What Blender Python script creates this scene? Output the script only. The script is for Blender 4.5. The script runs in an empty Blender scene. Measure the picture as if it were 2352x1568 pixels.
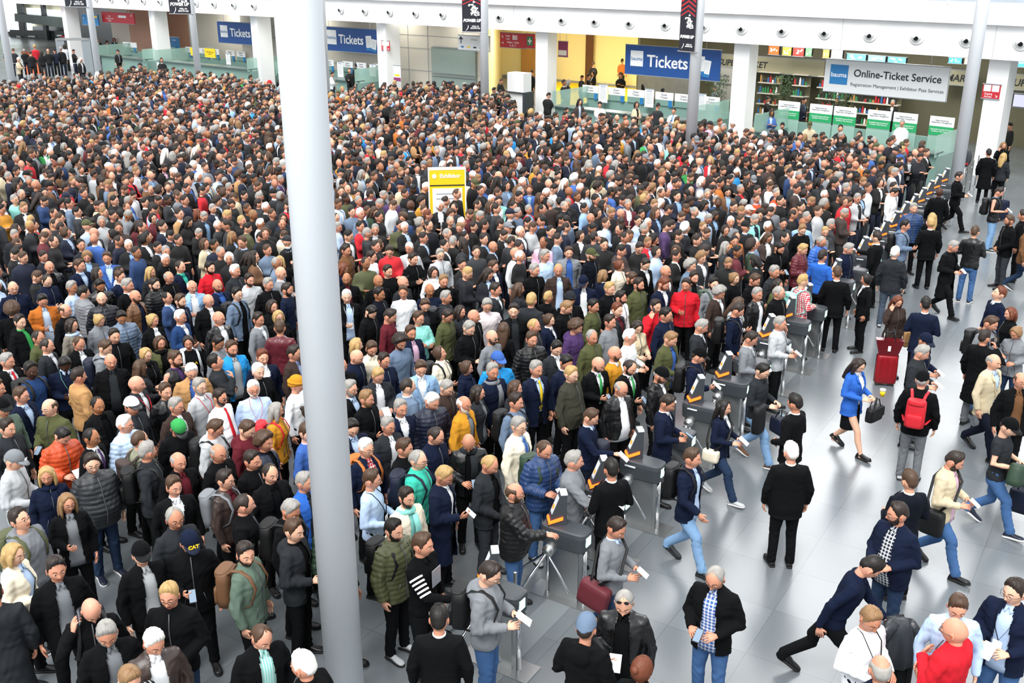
import bpy, math, random
import numpy as np
from mathutils import Matrix, Vector, Euler
PI = math.pi
R = math.radians
sc = bpy.context.scene
col = sc.collection

# ---------------------------------------------------------------- camera
CAM_H, CAM_P, FPX = 7.7, R(20.6), 2368.0
cam_data = bpy.data.cameras.new('camera')
cam_data.sensor_width = 36.0
cam_data.lens = 36.0 * FPX / 2352.0
cam_data.clip_end = 600
cam = bpy.data.objects.new('camera', cam_data)
cam.location = (0, 0, CAM_H)
cam.rotation_euler = (PI / 2 - CAM_P, 0, 0)
col.objects.link(cam)
sc.camera = cam

# ---------------------------------------------------------------- view, sky light
sc.view_settings.view_transform = 'Standard'
sc.view_settings.look = 'None'
sc.view_settings.gamma = 1.0
sc.view_settings.use_curve_mapping = False
sc.view_settings.exposure = 0.62
world = bpy.data.worlds.new('daylight')
sc.world = world
world.use_nodes = True
wn, wl = world.node_tree.nodes, world.node_tree.links
wn.clear()
wo = wn.new('ShaderNodeOutputWorld')
wb = wn.new('ShaderNodeBackground')
wt = wn.new('ShaderNodeTexCoord')
ws = wn.new('ShaderNodeSeparateXYZ')
# bright glazed roof overhead, a brighter band of sky low in the north east, dim towards the horizon
wr = wn.new('ShaderNodeValToRGB')
wr.color_ramp.elements[0].position = 0.0
wr.color_ramp.elements[0].color = (0.62, 0.64, 0.67, 1)
wr.color_ramp.elements[1].position = 0.5
wr.color_ramp.elements[1].color = (0.95, 0.98, 1.0, 1)
e = wr.color_ramp.elements.new(1.0)
e.color = (1.25, 1.27, 1.3, 1)
wl.new(wt.outputs['Generated'], ws.inputs[0])
wl.new(ws.outputs['Z'], wr.inputs[0])
dotn = wn.new('ShaderNodeVectorMath'); dotn.operation = 'DOT_PRODUCT'
dv = Vector((math.sin(R(21)) * math.cos(R(27)), math.cos(R(21)) * math.cos(R(27)), math.sin(R(27))))
dotn.inputs[1].default_value = dv
wl.new(wt.outputs['Generated'], dotn.inputs[0])
mr = wn.new('ShaderNodeMapRange')
mr.inputs['From Min'].default_value = 0.952
mr.inputs['From Max'].default_value = 0.992
mr.inputs['To Min'].default_value = 0.0
mr.inputs['To Max'].default_value = 4.0
mr.interpolation_type = 'SMOOTHSTEP'
wl.new(dotn.outputs['Value'], mr.inputs['Value'])
addn = wn.new('ShaderNodeMixRGB'); addn.blend_type = 'ADD'; addn.inputs[0].default_value = 1.0
wl.new(wr.outputs[0], addn.inputs[1])
wl.new(mr.outputs[0], addn.inputs[2])
wl.new(addn.outputs[0], wb.inputs[0])
wb.inputs[1].default_value = 0.95
wl.new(wb.outputs[0], wo.inputs[0])
sun_d = bpy.data.lights.new('sun', 'SUN')
sun_d.energy = 2.4
sun_d.angle = R(35)
sun_d.color = (1.0, 0.985, 0.96)
sun = bpy.data.objects.new('sun', sun_d)
sun.rotation_euler = (R(34), 0, R(-25))
col.objects.link(sun)

# ---------------------------------------------------------------- geometry helpers
def at_z(px, py, z=0.0):
    """world point at height z seen at a photo pixel"""
    a, b = (px - 1176) / FPX, (784 - py) / FPX
    d = Vector((a, math.cos(CAM_P) + b * math.sin(CAM_P), -math.sin(CAM_P) + b * math.cos(CAM_P)))
    t = (z - CAM_H) / d.z
    return Vector((d.x * t, d.y * t, z))

def ray(px, py):
    a, b = (px - 1176) / FPX, (784 - py) / FPX
    return Vector((a, math.cos(CAM_P) + b * math.sin(CAM_P), -math.sin(CAM_P) + b * math.cos(CAM_P)))

def on_plane(px, py, p0, n):
    d = ray(px, py)
    o = Vector((0, 0, CAM_H))
    t = (Vector((p0[0], p0[1], 0)) - o).dot(Vector((n[0], n[1], 0))) / d.dot(Vector((n[0], n[1], 0)))
    return o + d * t

def srgb(h):
    if isinstance(h, str):
        c = [int(h[i:i + 2], 16) / 255 for i in (0, 2, 4)]
    else:
        c = h
    return tuple(x / 12.92 if x <= 0.04045 else ((x + 0.055) / 1.055) ** 2.4 for x in c)

class MB:
    """collects shapes with a material index; build() links them as ONE mesh object"""
    def __init__(s):
        s.V, s.F, s.M, s.n = [], [], [], 0
    def add(s, V, F, m=0):
        V = np.asarray(V, float)
        s.V.append(V)
        s.F += [tuple(i + s.n for i in f) for f in F]
        s.M += [m] * len(F)
        s.n += len(V)
        return s
    def box(s, c, d, m=0, rz=0.0, M=None):
        x, y, z = d[0] / 2, d[1] / 2, d[2] / 2
        V = np.array([(-x, -y, -z), (x, -y, -z), (x, y, -z), (-x, y, -z), (-x, -y, z), (x, -y, z), (x, y, z), (-x, y, z)])
        if rz:
            cz, sz = math.cos(rz), math.sin(rz)
            V = V @ np.array([[cz, sz, 0], [-sz, cz, 0], [0, 0, 1]])
        V = V + np.array(c)
        if M is not None:
            V = xf(V, M)
        return s.add(V, [(3, 2, 1, 0), (4, 5, 6, 7), (0, 1, 5, 4), (1, 2, 6, 5), (2, 3, 7, 6), (3, 0, 4, 7)], m)
    def tube(s, path, rad, n=12, m=0, flat=None):
        V, F = tube(path, rad, n, flat)
        return s.add(V, F, m)
    def quadprism(s, P, thick, m=0):
        """four world points + thickness vector -> slab"""
        P = [Vector(p) for p in P]
        T = Vector(thick)
        V = [tuple(p) for p in P] + [tuple(p + T) for p in P]
        return s.add(V, [(0, 1, 2, 3), (7, 6, 5, 4), (1, 0, 4, 5), (2, 1, 5, 6), (3, 2, 6, 7), (0, 3, 7, 4)], m)
    def arrays(s):
        return np.concatenate(s.V), s.F, s.M
    def mesh(s, name, mats, smooth=False):
        V, F, M = s.arrays()
        return make_mesh(name, V, F, mats, M, smooth)
    def build(s, name, mats, parent=None, smooth=False, loc=None, fix=True):
        me = s.mesh(name, mats, smooth)
        if fix:
            fix_normals(me)
        return link(name, me, parent, loc)

def xf(V, M):
    A = np.array(M)
    return V @ A[:3, :3].T + A[:3, 3]

def make_mesh(name, V, F, mats, M=None, smooth=True):
    me = bpy.data.meshes.new(name)
    me.from_pydata(np.asarray(V).tolist(), [], [tuple(f) for f in F])
    for m in (mats if isinstance(mats, (list, tuple)) else [mats]):
        me.materials.append(m)
    if M is not None and len(me.materials) > 1:
        me.polygons.foreach_set('material_index', np.array(M, dtype=np.int32))
    if smooth:
        me.polygons.foreach_set('use_smooth', np.ones(len(me.polygons), dtype=bool))
    me.update()
    return me

def fix_normals(me):
    import bmesh
    bm = bmesh.new(); bm.from_mesh(me)
    bmesh.ops.recalc_face_normals(bm, faces=bm.faces)
    bm.to_mesh(me); bm.free()

def link(name, me, parent=None, loc=None):
    o = bpy.data.objects.new(name, me)
    col.objects.link(o)
    if parent is not None:
        o.parent = parent
    if loc is not None:
        o.location = loc
    return o

def tag(o, label=None, cat=None, group=None, kind=None):
    if label: o['label'] = label
    if cat: o['category'] = cat
    if group: o['group'] = group
    if kind: o['kind'] = kind
    return o

def thing(name, label, cat, loc=(0, 0, 0), rz=0.0, group=None):
    o = bpy.data.objects.new(name, None)
    col.objects.link(o)
    o.location = loc
    o.rotation_euler = (0, 0, rz)
    o.empty_display_size = 0.1
    return tag(o, label, cat, group)

def struct(name, o):
    o.name = name
    o['kind'] = 'structure'
    return o

def tube(path, rad, n=12, flat=None):
    """rings along a path; rad = radius or (rx, ry) per point; flat = fixed side axis"""
    P = [np.array(p, float) for p in path]
    k = len(P)
    if not hasattr(rad, '__len__'):
        rad = [rad] * k
    V, side = [], None
    for i in range(k):
        t = P[min(i + 1, k - 1)] - P[max(i - 1, 0)]
        t = t / (np.linalg.norm(t) + 1e-9)
        if flat is not None:
            sd = np.array(flat, float)
        elif side is None:
            sd = np.array([1.0, 0, 0]) if abs(t[0]) < 0.8 else np.array([0, 1.0, 0])
        else:
            sd = side
        sd = sd - t * sd.dot(t)
        sd /= (np.linalg.norm(sd) + 1e-9)
        side = sd
        up = np.cross(t, sd)
        r = rad[i]
        ra, rb = (r if hasattr(r, '__len__') else (r, r))
        for j in range(n):
            a = 2 * PI * j / n
            V.append(P[i] + sd * math.cos(a) * ra + up * math.sin(a) * rb)
    F = []
    for i in range(k - 1):
        for j in range(n):
            a, b = i * n + j, i * n + (j + 1) % n
            F.append((a, b, b + n, a + n))
    F.append(tuple(reversed(range(n))))
    F.append(tuple(range((k - 1) * n, k * n)))
    return np.array(V), F

def zloft(rings, n=24, expo=2.0):
    """horizontal superellipse rings: (z, rx, ry_front, ry_back, cx, cy)"""
    V = []
    for z, rx, rf, rb, cx, cy in rings:
        for j in range(n):
            a = 2 * PI * j / n
            c, s_ = math.cos(a), math.sin(a)
            x = math.copysign(abs(c) ** (2 / expo), c) * rx
            y = math.copysign(abs(s_) ** (2 / expo), s_)
            y *= (rb if y > 0 else rf)
            V.append((cx + x, cy + y, z))
    F = []
    k = len(rings)
    for i in range(k - 1):
        for j in range(n):
            a, b = i * n + j, i * n + (j + 1) % n
            F.append((a, b, b + n, a + n))
    F.append(tuple(reversed(range(n))))
    F.append(tuple(range((k - 1) * n, k * n)))
    return np.array(V), F

def ball(c, r, n=12, m=8):
    r = r if hasattr(r, '__len__') else (r, r, r)
    rings = []
    for i in range(m + 1):
        a = PI * (0.03 + 0.94 * i / m)
        z = -math.cos(a)
        s_ = math.sin(a)
        rings.append((c[2] + z * r[2], s_ * r[0], s_ * r[1], s_ * r[1], c[0], c[1]))
    return zloft(rings, n)

# ---------------------------------------------------------------- materials
def mat(name, color=(0.8, 0.8, 0.8), rough=0.6, metal=0.0, spec=0.5, emit=None, estr=1.0, alpha=None, trans=0.0, noise=0.0, nscale=8.0, bump=0.0, bscale=60.0, ior=None):
    m = bpy.data.materials.new(name)
    m.use_nodes = True
    nt = m.node_tree
    b = nt.nodes['Principled BSDF']
    c = srgb(color) if isinstance(color, str) else color
    b.inputs['Base Color'].default_value = (*c, 1)
    b.inputs['Roughness'].default_value = rough
    b.inputs['Metallic'].default_value = metal
    b.inputs['Specular IOR Level'].default_value = spec
    if trans:
        b.inputs['Transmission Weight'].default_value = trans
    if emit is not None:
        ec = srgb(emit) if isinstance(emit, str) else emit
        b.inputs['Emission Color'].default_value = (*ec, 1)
        b.inputs['Emission Strength'].default_value = estr
    if alpha is not None:
        b.inputs['Alpha'].default_value = alpha
    if noise or bump:
        tc = nt.nodes.new('ShaderNodeTexCoord')
    if noise:
        nz = nt.nodes.new('ShaderNodeTexNoise')
        nz.inputs['Scale'].default_value = nscale
        nz.inputs['Detail'].default_value = 4
        nt.links.new(tc.outputs['Object'], nz.inputs['Vector'])
        mp = nt.nodes.new('ShaderNodeMapRange')
        mp.inputs['To Min'].default_value = 1 - noise
        mp.inputs['To Max'].default_value = 1 + noise
        nt.links.new(nz.outputs['Fac'], mp.inputs['Value'])
        mx = nt.nodes.new('ShaderNodeMixRGB'); mx.blend_type = 'MULTIPLY'; mx.inputs[0].default_value = 1
        mx.inputs[1].default_value = (*c, 1)
        nt.links.new(mp.outputs[0], mx.inputs[2])
        nt.links.new(mx.outputs[0], b.inputs['Base Color'])
    if bump:
        nb = nt.nodes.new('ShaderNodeTexNoise'); nb.inputs['Scale'].default_value = bscale
        nt.links.new(tc.outputs['Object'], nb.inputs['Vector'])
        bp = nt.nodes.new('ShaderNodeBump'); bp.inputs['Strength'].default_value = bump
        bp.inputs['Distance'].default_value = 0.01
        nt.links.new(nb.outputs['Fac'], bp.inputs['Height'])
        nt.links.new(bp.outputs[0], b.inputs['Normal'])
    return m

def objmat(name, rough=0.85, pattern=None, mul=None, bump=0.3, bscale=40.0, spec=0.3, var=0.12, sheen=0.0, vscale=9.0):
    """cloth, skin or hair whose colour is the object's own colour"""
    m = bpy.data.materials.new(name)
    m.use_nodes = True
    nt = m.node_tree
    N, L = nt.nodes, nt.links
    b = N['Principled BSDF']
    b.inputs['Roughness'].default_value = rough
    b.inputs['Specular IOR Level'].default_value = spec
    if sheen:
        b.inputs['Sheen Weight'].default_value = sheen
    oi = N.new('ShaderNodeObjectInfo')
    tc = N.new('ShaderNodeTexCoord')
    src = oi.outputs['Color']
    if mul is not None:
        x = N.new('ShaderNodeMixRGB'); x.blend_type = 'MULTIPLY'; x.inputs[0].default_value = 1
        x.inputs[2].default_value = (*mul, 1)
        L.new(src, x.inputs[1]); src = x.outputs[0]
    if pattern in ('plaid', 'stripe'):
        facs = []
        for ax, sc_ in ((('X', 26.0), ('Z', 26.0)) if pattern == 'plaid' else (('X', 40.0),)):
            s_ = N.new('ShaderNodeSeparateXYZ'); L.new(tc.outputs['Object'], s_.inputs[0])
            mu = N.new('ShaderNodeMath'); mu.operation = 'MULTIPLY'; mu.inputs[1].default_value = sc_
            L.new(s_.outputs[ax], mu.inputs[0])
            fr = N.new('ShaderNodeMath'); fr.operation = 'FRACT'; L.new(mu.outputs[0], fr.inputs[0])
            gt = N.new('ShaderNodeMath'); gt.operation = 'GREATER_THAN'; gt.inputs[1].default_value = 0.62
            L.new(fr.outputs[0], gt.inputs[0])
            ml = N.new('ShaderNodeMath'); ml.operation = 'MULTIPLY'; ml.inputs[1].default_value = 0.5 if pattern == 'plaid' else 0.7
            L.new(gt.outputs[0], ml.inputs[0])
            facs.append(ml.outputs[0])
        f = facs[0]
        if len(facs) > 1:
            ad = N.new('ShaderNodeMath'); ad.operation = 'ADD'; L.new(facs[0], ad.inputs[0]); L.new(facs[1], ad.inputs[1]); f = ad.outputs[0]
        x = N.new('ShaderNodeMixRGB'); L.new(f, x.inputs[0]); L.new(src, x.inputs[1])
        x.inputs[2].default_value = (0.82, 0.84, 0.86, 1)
        src = x.outputs[0]
    nz = N.new('ShaderNodeTexNoise'); nz.inputs['Scale'].default_value = vscale; nz.inputs['Detail'].default_value = 5
    L.new(tc.outputs['Object'], nz.inputs['Vector'])
    mp = N.new('ShaderNodeMapRange'); mp.inputs['To Min'].default_value = 1 - var; mp.inputs['To Max'].default_value = 1 + var
    L.new(nz.outputs['Fac'], mp.inputs['Value'])
    x = N.new('ShaderNodeMixRGB'); x.blend_type = 'MULTIPLY'; x.inputs[0].default_value = 1
    L.new(src, x.inputs[1]); L.new(mp.outputs[0], x.inputs[2])
    L.new(x.outputs[0], b.inputs['Base Color'])
    if bump:
        nb = N.new('ShaderNodeTexNoise'); nb.inputs['Scale'].default_value = bscale; nb.inputs['Detail'].default_value = 3
        L.new(tc.outputs['Object'], nb.inputs['Vector'])
        bp = N.new('ShaderNodeBump'); bp.inputs['Strength'].default_value = bump; bp.inputs['Distance'].default_value = 0.012
        L.new(nb.outputs['Fac'], bp.inputs['Height'])
        L.new(bp.outputs[0], b.inputs['Normal'])
    return m

M = {}
M['white'] = mat('white_paint', 'f4f5f5', 0.5, noise=0.02, nscale=2)
M['white2'] = mat('white_render', 'ecedec', 0.6, noise=0.03, nscale=1.5)
M['column'] = mat('silver_paint', 'ecf1f5', 0.42, 0.0, spec=0.4, noise=0.015, nscale=3)
M['steel'] = mat('brushed_steel', 'b9bbbb', 0.3, 0.9, noise=0.06, nscale=20)
M['chrome'] = mat('chrome', 'd8dadb', 0.14, 1.0)
M['dkgrey'] = mat('graphite_plastic', '3c4146', 0.45, noise=0.04, nscale=12)
M['midgrey'] = mat('grey_plastic', '8d959b', 0.4)
M['panelgrey'] = mat('pale_display_panel', 'e4ebee', 0.25, noise=0.05, nscale=30)
M['zip'] = mat('zip', '4a4d50', .5)
M['black'] = mat('black', '15171a', 0.5)
M['orange_lamp'] = mat('orange_lamp', 'ff5a1e', 0.4, emit='ff5512', estr=3.0)
M['green_screen'] = mat('green_screen', 'd8fff0', 0.3, emit='b8f5e0', estr=1.0)
M['glass'] = mat('green_glass', 'b4d8cb', 0.12, alpha=0.55, spec=0.6)
M['glass2'] = mat('clear_glass', 'dfeaf0', 0.08, alpha=0.25, spec=0.6)
M['counter'] = mat('counter_green', '7d9c93', 0.35, noise=0.05, nscale=3)
M['countertop'] = mat('counter_top', '63746f', 0.3)
M['blue_sign'] = mat('blue_sign', '1f4f93', 0.45, noise=0.03, nscale=2)
M['cyan_sign'] = mat('azure_sign', '2a79b5', 0.45)
M['white_sign'] = mat('white_sign', 'f2f4f5', 0.45)
M['grey_sign'] = mat('pale_grey_sign', 'd7dadc', 0.45)
M['red_sign'] = mat('red_sign', 'c42a36', 0.45)
M['green_sign'] = mat('green_sign', '2fa467', 0.45)
M['yellow_sign'] = mat('yellow_sign', 'f3cf1d', 0.45)
M['magenta_sign'] = mat('magenta_sign', '8d3a6b', 0.45)
M['ink'] = mat('dark_ink', '22262c', 0.5)
M['white_ink'] = mat('white_ink', 'fafafa', 0.5)
M['blue_ink'] = mat('blue_ink', '2a6cae', 0.5)
M['green_ink'] = mat('green_ink', '2d8a55', 0.5)
M['banner'] = mat('dark_banner', '23242f', 0.5)
M['banner_red'] = mat('banner_red', 'c8333f', 0.5)
M['yellow_wall'] = mat('yellow_wall', 'f6e9b4', 0.7, noise=0.05, nscale=0.5)
M['yellow_floor'] = mat('yellow_carpet', 'f2cf10', 0.8, noise=0.04)
M['beige_wall'] = mat('beige_panel', 'cfc9bc', 0.6, noise=0.04, nscale=0.4)
M['terracotta'] = mat('terracotta_wall', 'c39a84', 0.7, noise=0.05, nscale=0.4)
M['brown_door'] = mat('brown_door', '5d3a1f', 0.6, noise=0.2, nscale=3)
M['wood'] = mat('light_wood', 'b98b4e', 0.6, noise=0.15, nscale=4)
M['greenshutter'] = mat('grey_green_shutter', '8f9f98', 0.35, noise=0.04, nscale=1)
M['dark_glass'] = mat('dark_glass', '2c3335', 0.2, noise=0.3, nscale=1.5)
M['dark_wall'] = mat('dark_wall', '67644f', 0.7, noise=0.25, nscale=0.6)
M['shop_wall'] = mat('shop_fascia', 'a09b82', 0.5, noise=0.1, nscale=0.6)
M['ceiling'] = mat('soffit', 'cfc8b4', 0.7)
M['plant'] = mat('plant_green', '2f4a2c', 0.8, noise=0.4, nscale=20)
M['red_leather'] = mat('oxblood_leather', '5e0d16', 0.25, noise=0.08)
M['lamp'] = mat('warm_lamp', 'fff0c8', 0.5, emit='ffe9b0', estr=4.0)
M['paper'] = mat('paper', 'f3f5f6', 0.6)
M['phone'] = mat('phone_black', '101114', 0.2)

# ---------------------------------------------------------------- floor
AZ = R(32.0)                                  # the tile grid and the row of turnstiles run along this azimuth
UX = Vector((math.sin(AZ), math.cos(AZ), 0))   # along the row, away from the camera
DX = Vector((math.cos(AZ), -math.sin(AZ), 0))  # walking direction through the gates

def floor_material():
    m = bpy.data.materials.new('floor_tiles'); m.use_nodes = True
    N, L = m.node_tree.nodes, m.node_tree.links
    b = N['Principled BSDF']
    tc = N.new('ShaderNodeTexCoord')
    mp = N.new('ShaderNodeMapping'); mp.inputs['Rotation'].default_value = (0, 0, AZ)
    L.new(tc.outputs['Object'], mp.inputs['Vector'])
    br = N.new('ShaderNodeTexBrick')
    br.offset = 0.0; br.squash = 1.0
    br.inputs['Scale'].default_value = 1.0
    br.inputs['Brick Width'].default_value = 1.0
    br.inputs['Row Height'].default_value = 1.0
    br.inputs['Mortar Size'].default_value = 0.004
    br.inputs['Mortar Smooth'].default_value = 0.1
    br.inputs['Color1'].default_value = (*srgb('6f7579'), 1)
    br.inputs['Color2'].default_value = (*srgb('666c70'), 1)
    br.inputs['Mortar'].default_value = (*srgb('52585b'), 1)
    L.new(mp.outputs[0], br.inputs['Vector'])
    nz = N.new('ShaderNodeTexNoise'); nz.inputs['Scale'].default_value = 90; nz.inputs['Detail'].default_value = 6
    L.new(tc.outputs['Object'], nz.inputs['Vector'])
    mr_ = N.new('ShaderNodeMapRange'); mr_.inputs['To Min'].default_value = 0.95; mr_.inputs['To Max'].default_value = 1.05
    L.new(nz.outputs['Fac'], mr_.inputs['Value'])
    x = N.new('ShaderNodeMixRGB'); x.blend_type = 'MULTIPLY'; x.inputs[0].default_value = 1
    L.new(br.outputs['Color'], x.inputs[1]); L.new(mr_.outputs[0], x.inputs[2])
    L.new(x.outputs[0], b.inputs['Base Color'])
    n2 = N.new('ShaderNodeTexNoise'); n2.inputs['Scale'].default_value = 0.6; n2.inputs['Detail'].default_value = 1
    L.new(tc.outputs['Object'], n2.inputs['Vector'])
    m2 = N.new('ShaderNodeMapRange'); m2.inputs['To Min'].default_value = 0.2; m2.inputs['To Max'].default_value = 0.34
    L.new(n2.outputs['Fac'], m2.inputs['Value'])
    L.new(m2.outputs[0], b.inputs['Roughness'])
    b.inputs['Specular IOR Level'].default_value = 0.75
    return m

fl = MB().box((5, 60, -0.1), (150, 150, 0.2)).build('floor', floor_material())
tag(fl, kind='structure')

# ---------------------------------------------------------------- the gallery fascia, a wide arc
ZL, ZS, ZT = 4.2, 5.37, 5.83        # lower edge of the fascia, underside and top of the slab nose
PXS = [-1400, -900, -500, -250, 0, 207, 400, 600, 750, 960, 1180, 1480, 1770, 2010, 2250, 2450, 2700, 3000]
PYS = [-70, -45, -24, -9, 6, 19, 30, 40, 47, 57, 69, 86, 104, 118.5, 134, 148, 166, 188]
cf = np.polyfit(PXS, PYS, 3)
def edge(px):
    return at_z(px, float(np.polyval(cf, px)), ZL)
def edge_n(px):
    a, b = edge(px - 15), edge(px + 15)
    t = (b - a).normalized()
    return Vector((-t.y, t.x, 0)) if (-t.y * 0 + t.x) > 0 else Vector((t.y, -t.x, 0))
def off(px, d, z=0.0):
    p = edge(px) + edge_n(px) * d
    return Vector((p.x, p.y, z))
def proj_x(v):
    dz = v.z - CAM_H
    return 1176 + FPX * v.x / (v.y * math.cos(CAM_P) - dz * math.sin(CAM_P))
def vis(px, d, z=2.0):
    """place along the arc whose point d metres behind the fascia appears at photo column px"""
    lo, hi = -1400.0, 3000.0
    for _ in range(40):
        m_ = (lo + hi) / 2
        if proj_x(off(m_, d, z)) < px: lo = m_
        else: hi = m_
    return (lo + hi) / 2
def offv(px, d, z=0.0):
    return off(vis(px, d, max(z, 1.0)), d, z)
CURVE = [off(px, 0) for px in range(-500, 3001, 50)]
CN = [edge_n(px) for px in range(-500, 3001, 50)]

def swept(mb, d0, d1, z0, z1, m=0, i0=0, i1=None):
    pts = list(range(len(CURVE)))[i0:i1]
    V, F = [], []
    for i in pts:
        a, b = CURVE[i] + CN[i] * d0, CURVE[i] + CN[i] * d1
        V += [(a.x, a.y, z0), (a.x, a.y, z1), (b.x, b.y, z1), (b.x, b.y, z0)]
    for k in range(len(pts) - 1):
        o = 4 * k
        for j in range(4):
            F.append((o + j, o + (j + 1) % 4, o + 4 + (j + 1) % 4, o + 4 + j))
    F.append((3, 2, 1, 0)); e = 4 * (len(pts) - 1); F.append((e, e + 1, e + 2, e + 3))
    mb.add(V, F, m)

mb = MB(); swept(mb, 0.0, 0.35, ZL, ZS)
tag(mb.build('trim_1', M['white']), kind='structure')                 # fascia band
mb = MB(); swept(mb, -0.16, 0.5, ZS, ZT); swept(mb, -0.05, 0.35, ZT, ZT + 0.2)
tag(mb.build('trim_2', M['white']), kind='structure')                 # slab nose and upstand
mb = MB(); swept(mb, 0.35, 22, ZL + 0.35, ZL + 0.5)
tag(mb.build('ceiling', M['ceiling']), kind='structure')
mb = MB(); swept(mb, 0.5, 16, ZT - 0.1, ZT)
tag(mb.build('trim_3', M['white2']), kind='structure')                # gallery floor
# thin panel joints of the fascia
mb = MB()
for px in (-40, 205, 520, 660, 1018, 1180, 1560, 1930, 2278, 2600):
    p = off(px, -0.002); n = edge_n(px); t = Vector((n.y, -n.x, 0))
    mb.quadprism([p + t * 0.006 + Vector((0, 0, ZL)), p - t * 0.006 + Vector((0, 0, ZL)), p - t * 0.006 + Vector((0, 0, ZS)), p + t * 0.006 + Vector((0, 0, ZS))], n * 0.004)
tag(mb.build('trim_4', M['midgrey']), kind='structure')

# gallery railing: glass panes between white posts
rl = thing('gallery_railing', 'glass railing with white posts on top of the white gallery', 'railing')
pg = MB(); swept(pg, -0.02, 0.0, ZT + 0.2, ZT + 1.1)
pg.build('glass_panel', M['glass2'], rl)
hr_ = MB(); swept(hr_, -0.04, 0.02, ZT + 1.1, ZT + 1.15)
hr_.build('handrail', M['steel'], rl)
for px in (1000, 1280, 1560, 1937, 2162, 2400):
    p = off(px, -0.05)
    MB().box((p.x, p.y, ZT + 0.65), (0.07, 0.07, 0.95)).build('post', M['white'], rl)

# round air nozzles in the fascia
NOZ = [223, 258, 294, 332, 370, 413, 453, 494, 539, 585, 784, 839, 896, 955, 1017, 1148, 1218, 1291, 1366, 1445, 1527, 1615, 1701, 1794, 1891, 1994, 2101, 2215, 2339]
def nozzle_mesh():
    a = MB()
    a.add(*tube([(0, 0.0, 0), (0, -0.015, 0), (0, -0.03, 0), (0, -0.034, 0)], [0.29, 0.29, 0.26, 0.2], 32))
    fm = a.mesh('flange', M['white2'], True); fix_normals(fm)
    b = MB()
    b.add(*tube([(0, 0.0, 0), (0, -0.05, -0.01), (0.01, -0.10, -0.025), (0.015, -0.135, -0.04)], [0.21, 0.2, 0.16, 0.105], 28))
    nm = b.mesh('nozzle', M['white2'], True); fix_normals(nm)
    c = MB()
    c.add(*tube([(0.015, -0.12, -0.035), (0.016, -0.142, -0.042)], [0.088, 0.088], 24))
    om = c.mesh('opening', M['black'], False); fix_normals(om)
    return fm, nm, om
fm, nm, om = nozzle_mesh()
for i, px in enumerate(NOZ):
    p = off(px, 0.0, ZL + 0.62)
    n = edge_n(px)
    # the pixel column of a nozzle is read at the fascia's lower edge; correct for the column lean
    t = thing('air_nozzle', '', 'air nozzle', p, math.atan2(n.y, n.x) - PI / 2, 'round air nozzles in the gallery fascia')
    t['label'] = 'round white air nozzle with dark opening in a row along the gallery fascia'
    t.rotation_euler.z += R(-14) if px < 1100 else R(0)
    for nme, me_ in (('flange', fm), ('nozzle', nm)):
        link(nme, me_, t)
    link('opening', om, t)

# ---------------------------------------------------------------- pillars under the gallery
PIL = [(168, 'square white pillar at the far end beside the grey pipe column'), (370, 'square white pillar beside the azure notice board'),
       (604, 'square white pillar just to the left of the big round column'), (894, 'square white pillar with a red access sign'),
       (1254, 'square white pillar behind the white cabinet and yellow hall'), (1706, 'square white pillar between blue ticket sign and shop'),
       (2284, 'square white pillar with red access sign beside the steel bollards')]
for px, lab in PIL:
    w = 0.74 if px > 1000 else 0.9
    c_ = vis(px, 0.36 + w / 2)
    p = off(c_, 0.36 + w / 2)
    n = edge_n(c_)
    o = MB().box((0, 0, (ZL + 0.3) / 2), (w, w, ZL + 0.3)).build('pillar', M['white'], loc=(p.x, p.y, 0))
    o.rotation_euler.z = math.atan2(n.y, n.x) - PI / 2 + (R(-12) if px < 1000 else 0)
    tag(o, lab, 'pillar', 'square white pillars under the gallery')

# ---------------------------------------------------------------- round pipe columns
def pipe_column(x, y, d, h, label):
    t = thing('round_column', label, 'column', (x, y, 0))
    a = MB(); a.add(*tube([(0, 0, 0.0), (0, 0, h)], [d / 2, d / 2], 56))
    me = a.mesh('shaft', M['column'], True); fix_normals(me)
    for p in me.polygons:
        if len(p.vertices) > 4: p.use_smooth = False
    link('shaft', me, t)
    b = MB(); b.add(*tube([(0, 0, 0), (0, 0, 0.02), (0, 0, 0.03)], [d / 2 + 0.08, d / 2 + 0.08, d / 2 + 0.05], 40))
    b.build('foot_ring', M['steel'], t)
    return t
BIG = (-1.82, 9.2)
pipe_column(*BIG, 0.41, 16, 'huge pale grey round column in the foreground of the crowd')
COLS = []
for px, py, Y, d, lab in ((2198, 400, 33.5, 0.4, 'round grey column in front of the white pillar by the shop'),
                          (1589, 285, 37.5, 0.4, 'round grey column in front of the biggest ticket sign'),
                          (1114, 270, 49.0, 0.39, 'round grey column beside the grey and red hanging signs'),
                          (751, 225, 52.5, 0.38, 'round grey column half hidden behind the huge column'),
                          (456.5, 180, 60.0, 0.37, 'round grey column beside the yellow notices'),
                          (225, 160, 61.0, 0.37, 'round grey column beside the far security gate'),
                          (24, 165, 56.0, 0.38, 'round grey column at the far end of the hall, edge of view')):
    d_ = ray(px, py); t_ = Y / d_.y
    X = d_.x * t_
    COLS.append((X, Y))
    pipe_column(X, Y, d, 14, lab)

def text(body, size, m, parent, M4, name='lettering', ax='CENTER', ext=0.002, bold=0.0, shear=0.0):
    c = bpy.data.curves.new(name, 'FONT')
    c.body = body; c.size = size; c.align_x = ax; c.align_y = 'CENTER'; c.extrude = ext; c.offset = bold; c.shear = shear
    c.resolution_u = 3
    c.materials.append(m)
    o = bpy.data.objects.new(name, c); col.objects.link(o)
    if parent is not None:
        o.parent = parent
    o.matrix_local = M4
    return o

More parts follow.
